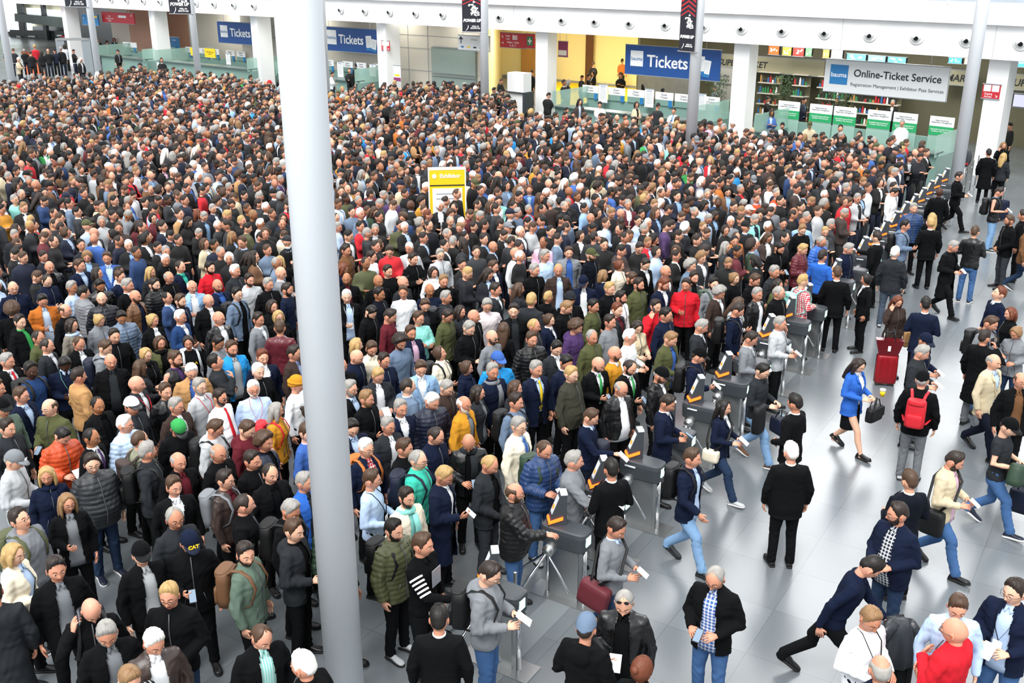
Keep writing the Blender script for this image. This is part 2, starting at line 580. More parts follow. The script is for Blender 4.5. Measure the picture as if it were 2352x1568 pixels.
def panel_frame(P0, P1, z0):
    """local frame of a vertical board: x along P0->P1, y up, z towards the viewer"""
    ex = Vector((P1.x - P0.x, P1.y - P0.y, 0)).normalized()
    ey = Vector((0, 0, 1)); ez = ex.cross(ey)
    m4 = Matrix((ex, ey, ez)).transposed().to_4x4()
    m4.translation = Vector((P0.x, P0.y, z0))
    return m4

def board(name, label, cat, corners, dist, pref, m, thick=0.08, group=None, hang=True):
    """flat hanging sign from its four photo corners (tl, tr, br, bl) on the vertical plane 'dist' behind the fascia"""
    n = edge_n(pref); p0 = off(pref, dist)
    P = [on_plane(x, y, p0, n) for x, y in corners]
    z1 = (P[0].z + P[1].z) / 2; z0 = (P[2].z + P[3].z) / 2
    a = (P[0] + P[3]) / 2; b = (P[1] + P[2]) / 2
    W = math.hypot(b.x - a.x, b.y - a.y); Hh = z1 - z0
    t = thing(name, label, cat, (0, 0, 0), 0, group)
    t.matrix_world = panel_frame(a, b, z0)
    MB().box((W / 2, Hh / 2, -thick / 2), (W, Hh, thick)).build('board', m, t)
    fr = MB()
    for yy in (0.0, Hh): fr.box((W / 2, yy, -thick / 2), (W + 0.04, 0.03, thick + 0.02))
    fr.build('frame', M['midgrey'], t)
    if hang:
        top = (ZL + 0.36) - z0
        if top > Hh:
            for k, xx in enumerate((0.15 * W, 0.85 * W)):
                MB().tube([(xx, Hh, -thick / 2), (xx, top, -thick / 2)], 0.012, 6).build('hanger', M['steel'], t)
    return t, W, Hh

def T4(x, y, z=0.004, rz=0.0):
    return Matrix.Translation((x, y, z)) @ Matrix.Rotation(rz, 4, 'Z')

def logo(t, x, y, s, bg, ink):
    MB().box((x, y, 0.004), (s, s, 0.012)).build('logo_panel', bg, t)
    text('bauma', s * 0.34, ink, t, T4(x, y - s * 0.02, 0.012), bold=0.002)

def leaflet(t, x, y, w, h, rz):
    a = MB(); a.box((0, 0, 0), (w, h, 0.012))
    o = a.build('ticket_picture', M['white_sign'], t); o.matrix_local = Matrix.Translation((x, y, 0.01)) @ Matrix.Rotation(rz, 4, 'Z')
    s_ = MB()
    for k in range(7): s_.box((-w * 0.04, h * (0.32 - 0.085 * k), 0.008), (w * 0.72, h * 0.012, 0.003))
    s_.build('printed_line', M['midgrey'], o)
    MB().box((0, -h * 0.4, 0.008), (w, h * 0.2, 0.004)).build('blue_band', M['cyan_sign'], o)

t, W, Hh = board('ticket_sign', 'large blue hanging sign reading Tickets behind the right round column', 'sign', [(1437, 100), (1655, 117), (1652, 190), (1435, 167)], 0.75, 1545, M['blue_sign'], hang=True)
logo(t, W * 0.13, Hh * 0.55, Hh * 0.52, M['white_sign'], M['blue_ink'])
text('Tickets', Hh * 0.56, M['white_ink'], t, T4(W * 0.46, Hh * 0.48), bold=0.012)
leaflet(t, W * 0.81, Hh * 0.47, W * 0.075, Hh * 0.6, 0.0); leaflet(t, W * 0.87, Hh * 0.38, W * 0.07, Hh * 0.55, -0.14)
t, W, Hh = board('ticket_sign', 'blue sign reading Tickets beside the huge column, right of it', 'sign', [(735, 61), (871, 67), (871, 125), (737, 114)], 1.5, 800, M['blue_sign'])
logo(t, W * 0.2, Hh * 0.57, Hh * 0.6, M['white_sign'], M['blue_ink'])
text('Tickets', Hh * 0.52, M['white_ink'], t, T4(W * 0.53, Hh * 0.5), bold=0.012)
leaflet(t, W * 0.83, Hh * 0.42, W * 0.09, Hh * 0.6, 0.05); leaflet(t, W * 0.91, Hh * 0.34, W * 0.08, Hh * 0.5, -0.15)
t, W, Hh = board('ticket_sign', 'blue sign reading Tickets in front of the beige wall, the farthest of the ticket signs', 'sign', [(498, 48), (600, 55), (602, 107), (502, 96)], 1.5, 545, M['blue_sign'])
logo(t, W * 0.15, Hh * 0.55, Hh * 0.55, M['white_sign'], M['blue_ink'])
text('Tickets', Hh * 0.52, M['white_ink'], t, T4(W * 0.52, Hh * 0.5), bold=0.012)
leaflet(t, W * 0.87, Hh * 0.42, W * 0.09, Hh * 0.6, 0.05)
t, W, Hh = board('service_sign', 'long pale grey hanging sign reading Online-Ticket Service', 'sign', [(1898, 133), (2182, 157), (2170, 237), (1890, 206)], 0.75, 2035, M['grey_sign'], thick=0.15)
logo(t, W * 0.125, Hh * 0.55, Hh * 0.6, M['cyan_sign'], M['white_ink'])
text('Online-Ticket Service', Hh * 0.315, M['ink'], t, T4(W * 0.60, Hh * 0.62), bold=0.006)
text('Registration Management | Exhibitor Pass Services', Hh * 0.145, M['ink'], t, T4(W * 0.605, Hh * 0.28))
t, W, Hh = board('direction_sign', 'red hanging direction sign with arrows reading Halle B0', 'sign', [(1148, 75), (1206, 76), (1206, 111), (1149, 109)], 1.6, 1175, M['red_sign'])
text('B0', Hh * 0.42, M['white_ink'], t, T4(W * 0.6, Hh * 0.68), bold=0.01)
text('Halle\nHall', Hh * 0.2, M['white_ink'], t, T4(W * 0.32, Hh * 0.68)); text('Hallen / Halls\nA, B, C', Hh * 0.2, M['white_ink'], t, T4(W * 0.52, Hh * 0.26))
text('↑', Hh * 0.3, M['white_ink'], t, T4(W * 0.1, Hh * 0.68)); text('→', Hh * 0.3, M['white_ink'], t, T4(W * 0.1, Hh * 0.3))
t, W, Hh = board('first_aid_sign', 'small red sign with green and white first aid cross', 'sign', [(1207, 77), (1227, 78), (1227, 111), (1207, 111)], 1.6, 1175, M['red_sign'])
MB().box((W / 2, Hh / 2, 0.004), (W * 0.62, Hh * 0.62, 0.01)).build('green_panel', M['green_ink'], t)
c_ = MB(); c_.box((W / 2, Hh / 2, 0.012), (W * 0.4, Hh * 0.12, 0.006)); c_.box((W / 2, Hh / 2, 0.012), (W * 0.12, Hh * 0.4, 0.006)); c_.build('cross', M['white_ink'], t)
t, W, Hh = board('direction_sign', 'pale grey hanging sign with black arrow beside the round column', 'sign', [(1052, 80), (1124, 84), (1124, 118), (1052, 115)], 1.0, 1085, M['grey_sign'])
a_ = MB(); a_.box((W * 0.1, Hh * 0.62, 0.006), (0.05, Hh * 0.36, 0.008)); a_.add([(W * 0.1 - 0.16, Hh * 0.72, 0.002), (W * 0.1 + 0.16, Hh * 0.72, 0.002), (W * 0.1, Hh * 0.92, 0.002), (W * 0.1 - 0.16, Hh * 0.72, 0.012), (W * 0.1 + 0.16, Hh * 0.72, 0.012), (W * 0.1, Hh * 0.92, 0.012)], [(0, 2, 1), (3, 4, 5), (0, 1, 4, 3), (1, 2, 5, 4), (2, 0, 3, 5)])
a_.build('arrow', M['ink'], t)
text('VIRTUAL', Hh * 0.16, M['midgrey'], t, T4(W * 0.52, Hh * 0.72))
for k in range(4): MB().box((W * (0.14 + 0.2 * k), Hh * 0.22, 0.004), (W * 0.09, Hh * 0.1, 0.006)).build('logo_patch', [M['blue_ink'], M['yellow_sign'], M['ink'], M['midgrey']][k], t)
t, W, Hh = board('notice_sign', 'magenta sign with white lower panel on the yellow wall', 'sign', [(1282, 94), (1303, 96), (1302, 131), (1282, 130)], 2.5, 1292, M['magenta_sign'])
MB().box((W / 2, Hh * 0.26, 0.004), (W * 0.9, Hh * 0.34, 0.01)).build('white_panel', M['white_sign'], t)
t, W, Hh = board('direction_sign', 'red double sign with white text and arrow at the far end', 'sign', [(233, 29), (307, 27), (308, 53), (236, 54)], 1.2, 270, M['red_sign'])
text('Halle\nTagungs-Center\nHallen', Hh * 0.2, M['white_ink'], t, T4(W * 0.24, Hh * 0.4)); text('→', Hh * 0.4, M['white_ink'], t, T4(W * 0.92, Hh * 0.75))
MB().box((W * 0.64, Hh * 0.62, 0.004), (W * 0.24, Hh * 0.22, 0.01)).build('white_patch', M['white_sign'], t)
t, W, Hh = board('direction_sign', 'blue sign with white lines behind the far round column', 'sign', [(187, 32), (224, 34), (227, 60), (189, 56)], 0.9, 205, M['cyan_sign'])
text('Eingang\nEntrance', Hh * 0.22, M['white_ink'], t, T4(W * 0.5, Hh * 0.5)); text('↑', Hh * 0.3, M['white_ink'], t, T4(W * 0.1, Hh * 0.6))
MB().box((W * 0.85, Hh * 0.8, 0.004), (W * 0.2, Hh * 0.18, 0.01)).build('yellow_patch', M['yellow_sign'], t)

# banners on the round columns
def banner(px0, px1, pyt, pyb, Y, slope, label, full=True):
    d0, d1 = ray(px0, (pyt + pyb) / 2), ray(px1, (pyt + pyb) / 2)
    Y0, Y1 = Y + slope, Y - slope
    p0 = Vector((0, 0, CAM_H)) + d0 * (Y0 / d0.y); p1 = Vector((0, 0, CAM_H)) + d1 * (Y1 / d1.y)
    db = ray((px0 + px1) / 2, pyb); z0 = CAM_H + db.z * (Y / db.y)
    W = math.hypot(p1.x - p0.x, p1.y - p0.y); Hh = 2.75 * 1.05
    t = thing('column_banner', label, 'banner', (0, 0, 0), 0, 'dark banners on the round columns')
    t.matrix_world = panel_frame(p0, p1, z0)
    MB().box((W / 2, Hh / 2, -0.01), (W, Hh, 0.02)).build('banner_cloth', M['banner'], t)
    MB().tube([(-0.05, 0, -0.01), (W + 0.15, 0, -0.01)], 0.025, 8).build('bottom_rod', M['steel'], t)
    MB().tube([(-0.05, Hh, -0.01), (W + 0.15, Hh, -0.01)], 0.025, 8).build('top_rod', M['steel'], t)
    ch = MB()
    for k in range(9):
        y = Hh * 0.93 - k * 0.16
        if y < Hh * 0.42: break
        th = 0.095 - 0.006 * k
        for s_ in (0, 1):
            xa, xb, xc = (0.03 * W, 0.5 * W, 0.5 * W) if s_ == 0 else (0.97 * W, 0.5 * W, 0.5 * W)
            V = [(xa, y - 0.18, 0.002), (xb, y, 0.002), (xb, y - th, 0.002), (xa, y - 0.18 - th, 0.002)]
            V += [(a, b, 0.006) for a, b, c in V]
            ch.add(V, [(0, 1, 2, 3), (7, 6, 5, 4), (0, 4, 5, 1), (1, 5, 6, 2), (2, 6, 7, 3), (3, 7, 4, 0)])
    ch.build('chevrons', M['banner_red'], t)
    rng = random.Random(4)
    mc = MB()
    for k in range(46):   # a pale machine of small facets
        a = rng.uniform(0, 2 * PI); r_ = rng.uniform(0, 0.3) * W
        mc.box((W * 0.60 + r_ * math.cos(a), Hh * 0.34 + 1.25 * r_ * math.sin(a), 0.009), (rng.uniform(0.03, 0.13) * W, rng.uniform(0.02, 0.09) * W, 0.006), M=None)
    mc.add(*ball((W * .60, Hh * .34, .006), (W * .13, Hh * .06, .004), 12, 6)); mc.build('machine_picture', M['white_ink'], t)
    text('POWER UP', W * 0.175, M['white_ink'], t, T4(W * 0.5, Hh * 0.175, 0.016), bold=0.012, shear=0.25)
    text('HALL A4\nBOOTH 326', W * 0.09, M['white_ink'], t, T4(W * 0.66, Hh * 0.075, 0.014), bold=0.003, shear=0.2)
    text(')', W * 0.25, M['white_ink'], t, T4(W * 0.25, Hh * 0.07, 0.014), bold=0.006, shear=0.5)
    return t
banner(1563, 1598, -30, 119, 37.5, 0.28, 'dark banner with red chevrons on the column before the biggest ticket sign')
banner(1061, 1107, -50, 74, 49, 0.15, 'dark banner with pale machine on the column beside the grey hanging sign')
banner(385, 434, -60, 32, 60, 0.2, 'dark banner on the column beside the yellow notices')
banner(145, 193, -60, 16, 61, 0.2, 'dark banner on the column by the far white pillar, cut by the picture top')

# ---------------------------------------------------------------- back walls under the gallery
def wall(name, pxs, dist, z0, z1, m, thick=0.2):
    mb = MB()
    for a, b in zip(pxs[:-1], pxs[1:]):
        da, db = (dist if not isinstance(dist, (list, tuple)) else dist[0]), (dist if not isinstance(dist, (list, tuple)) else dist[1])
        P, Q = offv(a, da), offv(b, db)
        n = edge_n(vis((a + b) / 2, da))
        mb.quadprism([P + Vector((0, 0, z0)), Q + Vector((0, 0, z0)), Q + Vector((0, 0, z1)), P + Vector((0, 0, z1))], n * thick)
    o = mb.build(name, m)
    return tag(o, kind='structure')
ZC = ZL + 0.36
wall('wall_beige', [560, 700, 840, 980, 1110], 2.4, 0, ZC, M['beige_wall'])
wall('wall_far', [440, 560], 3.4, 0, ZC, M['beige_wall'])
wall('wall_terracotta', [345, 400, 500], 7.5, 0, ZC, M['terracotta'])
wall('wall_terracotta_side', [303, 356], [3.4, 3.0], 0, ZC, M['terracotta'])
wall('wall_stone', [262, 304], [3.8, 3.4], 0, ZC, M['beige_wall'])
wall('wall_dark', [165, 268], [7.0, 5.0], 0, ZC, M['dark_glass'])
wall('wall_glass', [-120, 0, 100, 180], 14, 0, ZC, M['dark_glass'])
wall('wall_yellow_side', [1110, 1150], [2.4, 14], 0, ZC, M['yellow_wall'])
wall('wall_yellow', [1140, 1250, 1380, 1470], 14.0, 0, ZC, M['yellow_wall'])
wall('wall_shop', [1466, 1600, 1750, 1900, 2050, 2200, 2400, 2650], 7.5, 0, ZC, M['dark_wall'])
wall('wall_shop_side', [1461, 1466], [7.5, 14], 0, ZC, M['yellow_wall'])
# beige wall panel joints
mb = MB()
for px in (700, 915, 940, 985):
    p = offv(px, 2.38); mb.box((p.x, p.y, ZC / 2), (0.02, 0.02, ZC), rz=0)
tag(mb.build('trim_5', M['midgrey']), kind='structure')
mb = MB()
for z in (1.55, 2.75, 3.45):
    for a in range(620, 1100, 30):
        P, Q = offv(a, 2.37, z), offv(a + 30, 2.37, z)
        mb.quadprism([P, Q, Q + Vector((0, 0, 0.02)), P + Vector((0, 0, 0.02))], edge_n(a) * 0.01)
tag(mb.build('trim_6', M['midgrey']), kind='structure')
# yellow carpet patch
P = [offv(1275, 2.5), offv(1275, 13.9), offv(1465, 13.9), offv(1465, 2.5)]
tag(MB().quadprism([p + Vector((0, 0, 0.005)) for p in P], (0, 0, 0.01)).build('floor_carpet', M['yellow_floor']), kind='structure')
P, Q = offv(1150, 13.9), offv(1465, 13.9)
tag(MB().quadprism([P, Q, Q + Vector((0, 0, 0.15)), P + Vector((0, 0, 0.15))], edge_n(1300) * 0.05).build('baseboard_yellow', M['midgrey']), kind='structure')
def flatbox(px0, px1, dist, z0, z1, thick=0.1):
    P, Q = offv(px0, dist), offv(px1, dist)
    return MB().quadprism([P + Vector((0, 0, z0)), Q + Vector((0, 0, z0)), Q + Vector((0, 0, z1)), P + Vector((0, 0, z1))], edge_n((px0 + px1) / 2) * thick)
o = flatbox(1344, 1360, 13.7, 0, 3.3).build('door_1', M['brown_door']); tag(o, kind='structure')
o = flatbox(1197, 1228, 13.7, 0, 2.6).build('door_2', M['wood']); tag(o, kind='structure')
o = flatbox(992, 1092, 2.25, 0.0, 2.9, 0.1).build('door_3', M['greenshutter']); tag(o, kind='structure')
hb = MB()
for z in (1.35, 1.5, 2.9):
    for a in (992,):
        P, Q = offv(992, 2.2, z), offv(1092, 2.2, z)
        hb.quadprism([P, Q, Q + Vector((0, 0, 0.05)), P + Vector((0, 0, 0.05))], edge_n(1040) * 0.03)
tag(hb.build('trim_7', M['steel']), kind='structure')

# small red access signs on pillars
def access_sign(px0, px1, py0, py1, d, lab):
    t, W, Hh = board('access_sign', lab, 'sign', [(px0, py0), (px1, py0 + (px1 - px0) * 0.06), (px1, py1 + (px1 - px0) * 0.06), (px0, py1)], d, (px0 + px1) / 2, M['red_sign'], 0.02, hang=False)
    for k in (0, 1): MB().box((W * (0.27 + 0.46 * k), Hh * 0.72, 0.003), (W * 0.4, Hh * 0.44, 0.008)).build('pictogram', M['white_sign'], t)
    text('Zugang\nAccess', Hh * 0.19, M['white_ink'], t, T4(W * 0.36, Hh * 0.24)); text('↘', Hh * 0.3, M['white_ink'], t, T4(W * 0.82, Hh * 0.22))
access_sign(2256, 2297, 192, 226, 0.33, 'red and white access sign on the white pillar by the shop')
access_sign(876, 895, 93, 116, 0.33, 'red and white access sign on the white pillar right of the huge column')
t, W, Hh = board('wall_notice', 'small white and magenta notice on the side of a white pillar', 'sign', [(904, 150), (920, 151), (920, 187), (904, 186)], 0.33, 912, M['white_sign'], 0.02, hang=False)
MB().box((W / 2, Hh * 0.12, 0.003), (W, Hh * 0.24, 0.008)).build('magenta_band', M['magenta_sign'], t)
MB().box((W / 2, Hh * 0.38, 0.003), (W * 0.7, Hh * 0.12, 0.008)).build('yellow_patch', M['yellow_sign'], t)

# ---------------------------------------------------------------- shop front behind the right part
def shop_sign(corners, body, lab, tx, al):
    t, W, Hh = board('shop_fascia_sign', lab, 'sign', corners, 6.6, vis((corners[0][0] + corners[1][0]) / 2, 6.6, 3.0), M['shop_wall'], 0.1, hang=False)
    text(body, 0.40, M['ink'], t, T4(W * tx, Hh * 0.45, 0.01), bold=0.008, shear=0.15, ax=al)
shop_sign([(1640, 122), (1893, 139), (1893, 177), (1640, 158)], 'SUPERMARKET', 'olive grey shop fascia reading SUPERMARKET, left of the service sign', 0.50, 'RIGHT')
shop_sign([(2165, 158), (2245, 164), (2245, 200), (2165, 193)], 'MARKT', 'olive grey shop fascia reading MARKT, right of the service sign', 0.1, 'LEFT')
shop_sign([(2312, 168), (2440, 178), (2440, 216), (2312, 204)], 'SUPERMARKT', 'olive grey shop fascia reading SUPERMARKT, rightmost behind the pillar', 0.04, 'LEFT')
rng = random.Random(11)
LB = [(1765, 1790, 104, 125, 'e8582a', 'orange'), (1797, 1818, 107, 127, 'f0a83a', 'amber'), (1821, 1847, 108, 129, 'd43a32', 'red'), (1850, 1865, 110, 129, '5f9a63', 'green'), (1890, 1905, 113, 133, 'f3b24a', 'golden'), (1909, 1936, 113, 133, 'efe9e2', 'white'),
      (1944, 1990, 122, 138, '58a8c8', 'pale blue'), (1993, 2035, 126, 141, '6fb4cf', 'sky blue'), (2038, 2082, 129, 145, '57a0c4', 'azure'), (2178, 2210, 131, 145, '3b8fd0', 'bright blue'), (2215, 2240, 133, 147, 'efc890', 'salmon'), (2328, 2362, 139, 153, '3f9ad2', 'deep sky blue')]
for x0_, x1_, y0_, y1_, hexc, nme in LB:
    t, W, Hh = board('menu_lightbox', nme + ' lit menu panel in the row under the gallery edge', 'lightbox', [(x0_, y0_), (x1_, y0_ + (x1_ - x0_) * .07), (x1_, y1_ + (x1_ - x0_) * .07), (x0_, y1_)], 5.6, vis((x0_ + x1_) / 2, 5.6, 3.3), M['black'], 0.12, hang=False, group='lit menu panels above the shop')
    MB().box((W / 2, Hh / 2, 0.003), (W * 0.93, Hh * 0.9, 0.01)).build('lit_panel', mat('lit_menu', hexc, 0.4, emit=hexc, estr=1.1), t)
    q = MB()
    for k in range(7): q.box((W * (0.2 + 0.6 * rng.random()), Hh * (0.25 + 0.5 * rng.random()), 0.01), (W * 0.14, Hh * 0.16, 0.004))
    q.build('food_picture', M['white_sign'], t)
t, W, Hh = board('wall_screen', 'wall screen showing pale food behind the pillar, edge of view', 'screen', [(2326, 215), (2372, 217), (2372, 250), (2326, 246)], 3.5, 2345, M['black'], hang=False)
MB().box((W / 2, Hh / 2, 0.004), (W * 0.92, Hh * 0.88, 0.01)).build('picture', mat('screen_pic', 'c9c8d8', 0.3, emit='b9b8cf', estr=0.7), t)
# shelves with bottles
def shelf_unit(px0, px1, lab, d=6.4):
    a, b = offv(px0, d), offv(px1, d)
    t = thing('shop_shelf', lab, 'shelf'); t.matrix_world = panel_frame(a, b, 0)
    W = (b - a).length
    MB().box((W / 2, 1.25, -0.35), (W, 2.5, 0.05)).build('back_panel', M['dark_wall'], t)
    for k in range(5):
        MB().box((W / 2, 0.4 + 0.5 * k, -0.15), (W, 0.04, 0.4)).build('shelf_board', M['beige_wall'], t)
    cs = ['white_sign', 'green_ink', 'wood', 'ink', 'red_sign', 'blue_ink']
    for r_ in range(4):
        gds = MB(); xx = 0.08
        while xx < W - 0.08:
            h = rng.uniform(0.12, 0.34)
            gds.tube([(xx, 0.43 + 0.5 * r_, -0.1), (xx, 0.43 + 0.5 * r_ + h * 0.7, -0.1), (xx, 0.43 + 0.5 * r_ + h, -0.1)], [0.045, 0.045, 0.02], 6, m=rng.randrange(6))
            xx += rng.uniform(0.1, 0.16)
        o = gds.build('goods', [M[c] for c in cs], t); o['kind'] = 'stuff'
shelf_unit(1738, 1785, 'tall shop shelf with bottles beside the square pillar')
shelf_unit(1815, 1850, 'tall shop shelf of goods behind the leftmost green service panel')
shelf_unit(1872, 1935, 'tall shop shelf with dark bottles behind the potted tree')
shelf_unit(1945, 2060, 'long shop shelf below the online ticket service sign')
# grey shop panel with drink words behind the ticket sign
t, W, Hh = board('cafe_panel', 'grey wall panel listing coffee bakery beverages', 'sign', [(1640, 150), (1682, 157), (1682, 235), (1640, 228)], 5.5, 1660, mat('cafe_grey', 'a3a29a', 0.6), hang=False)
text('Coffee\nBakery\nBeverages', Hh * 0.12, M['ink'], t, T4(W * 0.55, Hh * 0.62))
t, W, Hh = board('cafe_panel', 'grey wall panel with leaf print behind the blue ticket sign', 'sign', [(1465, 160), (1605, 172), (1605, 232), (1465, 222)], 5.5, 1540, mat('cafe_grey2', '8f908b', 0.6, noise=0.25, nscale=2.5), hang=False)
# potted trees
def potted_tree(px, d, h, lab):
    p = offv(px, d); t = thing('potted_tree', lab, 'plant', p)
    MB().tube([(0, 0, 0), (0, 0, 0.4)], [0.18, 0.24], 16).build('pot', M['dkgrey'], t)
    MB().tube([(0, 0, 0.4), (0.03, 0, h * 0.6)], 0.03, 8).build('trunk', M['brown_door'], t)
    r_ = random.Random(int(px)); lf = MB()
    for k in range(520):
        a, b_ = r_.uniform(0, 2 * PI), r_.uniform(-1, 1); rr = (r_.random() ** 0.5) * 0.5
        c = Vector((rr * math.cos(a), rr * math.sin(a), h * 0.68 + b_ * h * 0.3))
        u = Vector((r_.uniform(-1, 1), r_.uniform(-1, 1), r_.uniform(-1, 1))).normalized(); v = u.orthogonal().normalized()
        lf.add([c, c + u * 0.06 + v * 0.02, c + u * 0.13, c + u * 0.06 - v * 0.02], [(0, 1, 2, 3)])
    lf.build('foliage', M['plant'], t, fix=False)
potted_tree(1793, 4.6, 2.6, 'potted tree behind the left green service panel')
potted_tree(1925, 4.8, 2.5, 'potted tree below the service sign, behind its left end')
potted_tree(1643, 4.2, 2.3, 'potted tree beside the round column and cafe panel')

# warm lamps of the rooms under the gallery
def room_lamp(px, d, e, colr=(1, 0.97, 0.9), sz=2.0):
    l = bpy.data.lights.new('room_lamp', 'AREA'); l.energy = e; l.size = sz; l.color = colr
    o = bpy.data.objects.new('room_lamp', l); col.objects.link(o); p = offv(px, d, ZL + 0.3); o.location = p
for px, d, e in ((1220, 8, 200), (1390, 8, 260), (1420, 3, 60), (900, 1.3, 50), (1040, 1.3, 40), (700, 1.3, 60), (500, 2, 80), (380, 4, 80), (200, 4, 40), (1650, 4, 90), (1800, 4, 110), (1950, 4, 110), (2120, 4, 110), (2300, 4, 90), (40, 8, 150)):
    room_lamp(px, d, e)

# ---------------------------------------------------------------- counters
def glass_fence(p, q, z0, z1, parent, name='glass_screen', m='glass'):
    p, q = Vector(p), Vector(q); n = Vector((-(q - p).y, (q - p).x, 0)).normalized() * 0.02
    mb = MB().quadprism([p + Vector((0, 0, z0)), q + Vector((0, 0, z0)), q + Vector((0, 0, z1)), p + Vector((0, 0, z1))], n)
    return mb.build(name, M[m], parent)
def counter(px0, px1, d, label, panels, kind, depth=2.6):
    c0, c1 = vis(px0, d, 1.0), vis(px1, d, 1.0)
    a, b = off(c0, d), off(c1, d)
    ex = (b - a).normalized(); nrm = Vector((-ex.y, ex.x, 0)); nb = nrm * depth
    t = thing('service_counter', label, 'counter', (0, 0, 0))
    MB().quadprism([a, b, b + Vector((0, 0, 1.05)), a + Vector((0, 0, 1.05))], nrm * 0.12).build('front_panel', M['counter'], t)
    MB().quadprism([a + Vector((0, 0, 1.05)) - nrm * 0.15, b + Vector((0, 0, 1.05)) - nrm * 0.15, b + nrm * 0.55 + Vector((0, 0, 1.05)), a + nrm * 0.55 + Vector((0, 0, 1.05))], (0, 0, 0.05)).build('worktop', M['countertop'], t)
    glass_fence(a - nrm * 0.2, a + nb, 0.95, 1.75, t, m='glass'); glass_fence(b - nrm * 0.2, b + nb, 0.95, 1.75, t)
    MB().quadprism([a, a + nb, a + nb + Vector((0, 0, 0.95)), a + Vector((0, 0, 0.95))], Vector((0.05, 0.02, 0))).build('side_panel', M['counter'], t)
    MB().quadprism([b, b + nb, b + nb + Vector((0, 0, 0.95)), b + Vector((0, 0, 0.95))], Vector((0.05, 0.02, 0))).build('side_panel', M['counter'], t)
    a2, b2 = a + nb, b + nb
    MB().quadprism([a2, b2, b2 + Vector((0, 0, 1.2)), a2 + Vector((0, 0, 1.2))], nrm * 0.1).build('rear_panel', M['counter'], t)
    L_ = (b2 - a2).length
    for k, (p0_, p1_) in enumerate(panels):
        P = on_plane(p0_, 240, a2 - nrm * .06, nrm); Q = on_plane(p1_, 240, a2 - nrm * .06, nrm)
        w = math.hypot(P.x - Q.x, P.y - Q.y)
        pf = panel_frame(P, Q, 1.2)
        if kind == 'ticket':
            q = MB().box((w / 2, 0.42, -0.02), (w, 0.34, 0.04)).build('till_sign', M['white_sign'], t)
            q.matrix_local = pf
            text('Kasse\nTickets', 0.13, M['ink'], q, T4(w * 0.5, 0.42, 0.003))
            bp_ = MB().box((w * .86, 0.10, 0.0), (0.18, 0.30, 0.03)).build('blue_poster', M['cyan_sign'], t); bp_.matrix_local = pf
            g_ = MB().box((w / 2, 0.12, -0.02), (w, 0.26, 0.03)).build('till_glass', M['counter'], t); g_.matrix_local = pf
        else:
            q = MB().box((w / 2, 0.62, -0.02), (w, 0.36, 0.04)).build('service_sign_top', M['white_sign'], t); q.matrix_local = pf
            text('Registrierleitung\nRegistration Management', 0.075, M['ink'], q, T4(w * 0.5, 0.62, 0.003))
            q = MB().box((w / 2, 0.27, -0.02), (w, 0.34, 0.04)).build('service_sign_band', M['green_sign'], t); q.matrix_local = pf
            text('Ausstellerausweis-Service\nExhibitor Pass Services', 0.075, M['white_ink'], q, T4(w * 0.5, 0.29, 0.003))
            g_ = MB().box((w / 2, -0.2, -0.02), (w, 0.6, 0.03)).build('service_glass', M['glass'], t); g_.matrix_local = pf
    return t, a, b, nrm
counter(1275, 1603, -1.6, 'pale green ticket counter with white till signs below the yellow hall', [(1337, 1373), (1396, 1434), (1440, 1479), (1504, 1545), (1549, 1590), (1616, 1652)], 'ticket')
counter(1737, 2152, -2.2, 'green and white exhibitor service counter in front of the shop', [(1788, 1837), (1861, 1913), (1917, 1969), (1996, 2050), (2056, 2112), (2141, 2198)], 'service')
counter(640, 822, -0.6, 'pale green ticket counter beside the huge column under the Tickets sign', [(752, 772), (791, 815), (823, 845), (862, 876)], 'ticket', 2.4)
counter(365, 575, -0.2, 'pale green ticket counter left of the huge column', [(440, 452), (470, 492), (498, 514), (530, 549), (554, 573)], 'ticket', 2.4)
counter(232, 335, -0.4, 'small pale green counter at the far end between pillars', [(300, 330)], 'ticket', 2.4)
# tall white price boards standing at the ticket counters
def price_board(px, py0, py1, d, pref, lab, w=20):
    t, W, Hh = board('price_board', lab, 'sign', [(px, py0), (px + w, py0 + 1), (px + w, py1 + 1), (px, py1)], d, pref, M['white_sign'], 0.03, hang=False, group='white price boards at the counters')
    text('bauma', Hh * 0.12, M['blue_ink'], t, T4(W / 2, Hh * 0.9))
    q = MB()
    for k in range(9): q.box((W / 2, Hh * (0.78 - 0.07 * k), 0.003), (W * 0.7, Hh * 0.012, 0.004))
    q.build('printed_line', M['midgrey'], t)
    MB().box((W / 2, -0.4, -0.02), (0.05, 0.8, 0.03)).build('stand', M['steel'], t)
price_board(1375, 194, 235, 0.7, 1385, 'white price board on the ticket counter nearest the yellow wall')
price_board(1481, 204, 246, 0.7, 1490, 'white price board standing in the middle of the ticket counter')
price_board(1601, 215, 252, 0.7, 1610, 'white price board beside the round column at the ticket counter')
price_board(775, 142, 177, 1.2, 785, 'white price board beside the huge column at its ticket counter', 13)
price_board(849, 147, 175, 1.2, 855, 'white price board next to the pillar at the ticket counter', 14)
price_board(519, 122, 148, 1.2, 525, 'white price board at the far ticket counter', 10)
t, W, Hh = board('yellow_notice', 'yellow notice with small text left of the far round column', 'sign', [(437, 108), (450, 109), (450, 128), (437, 127)], 1.0, 445, M['yellow_sign'], 0.03, hang=False)
t, W, Hh = board('yellow_notice', 'yellow notice with small text right of the far round column', 'sign', [(470, 110), (494, 111), (494, 133), (470, 132)], 1.0, 480, M['yellow_sign'], 0.03, hang=False)
text('Akkreditierung\nService', Hh * 0.2, M['ink'], t, T4(W / 2, Hh / 2))
t, W, Hh = board('notice_board', 'azure upright notice board with white text beside the far pillar', 'sign', [(392, 85), (409, 86), (412, 129), (394, 128)], 2.0, 400, M['cyan_sign'], 0.1, hang=False)
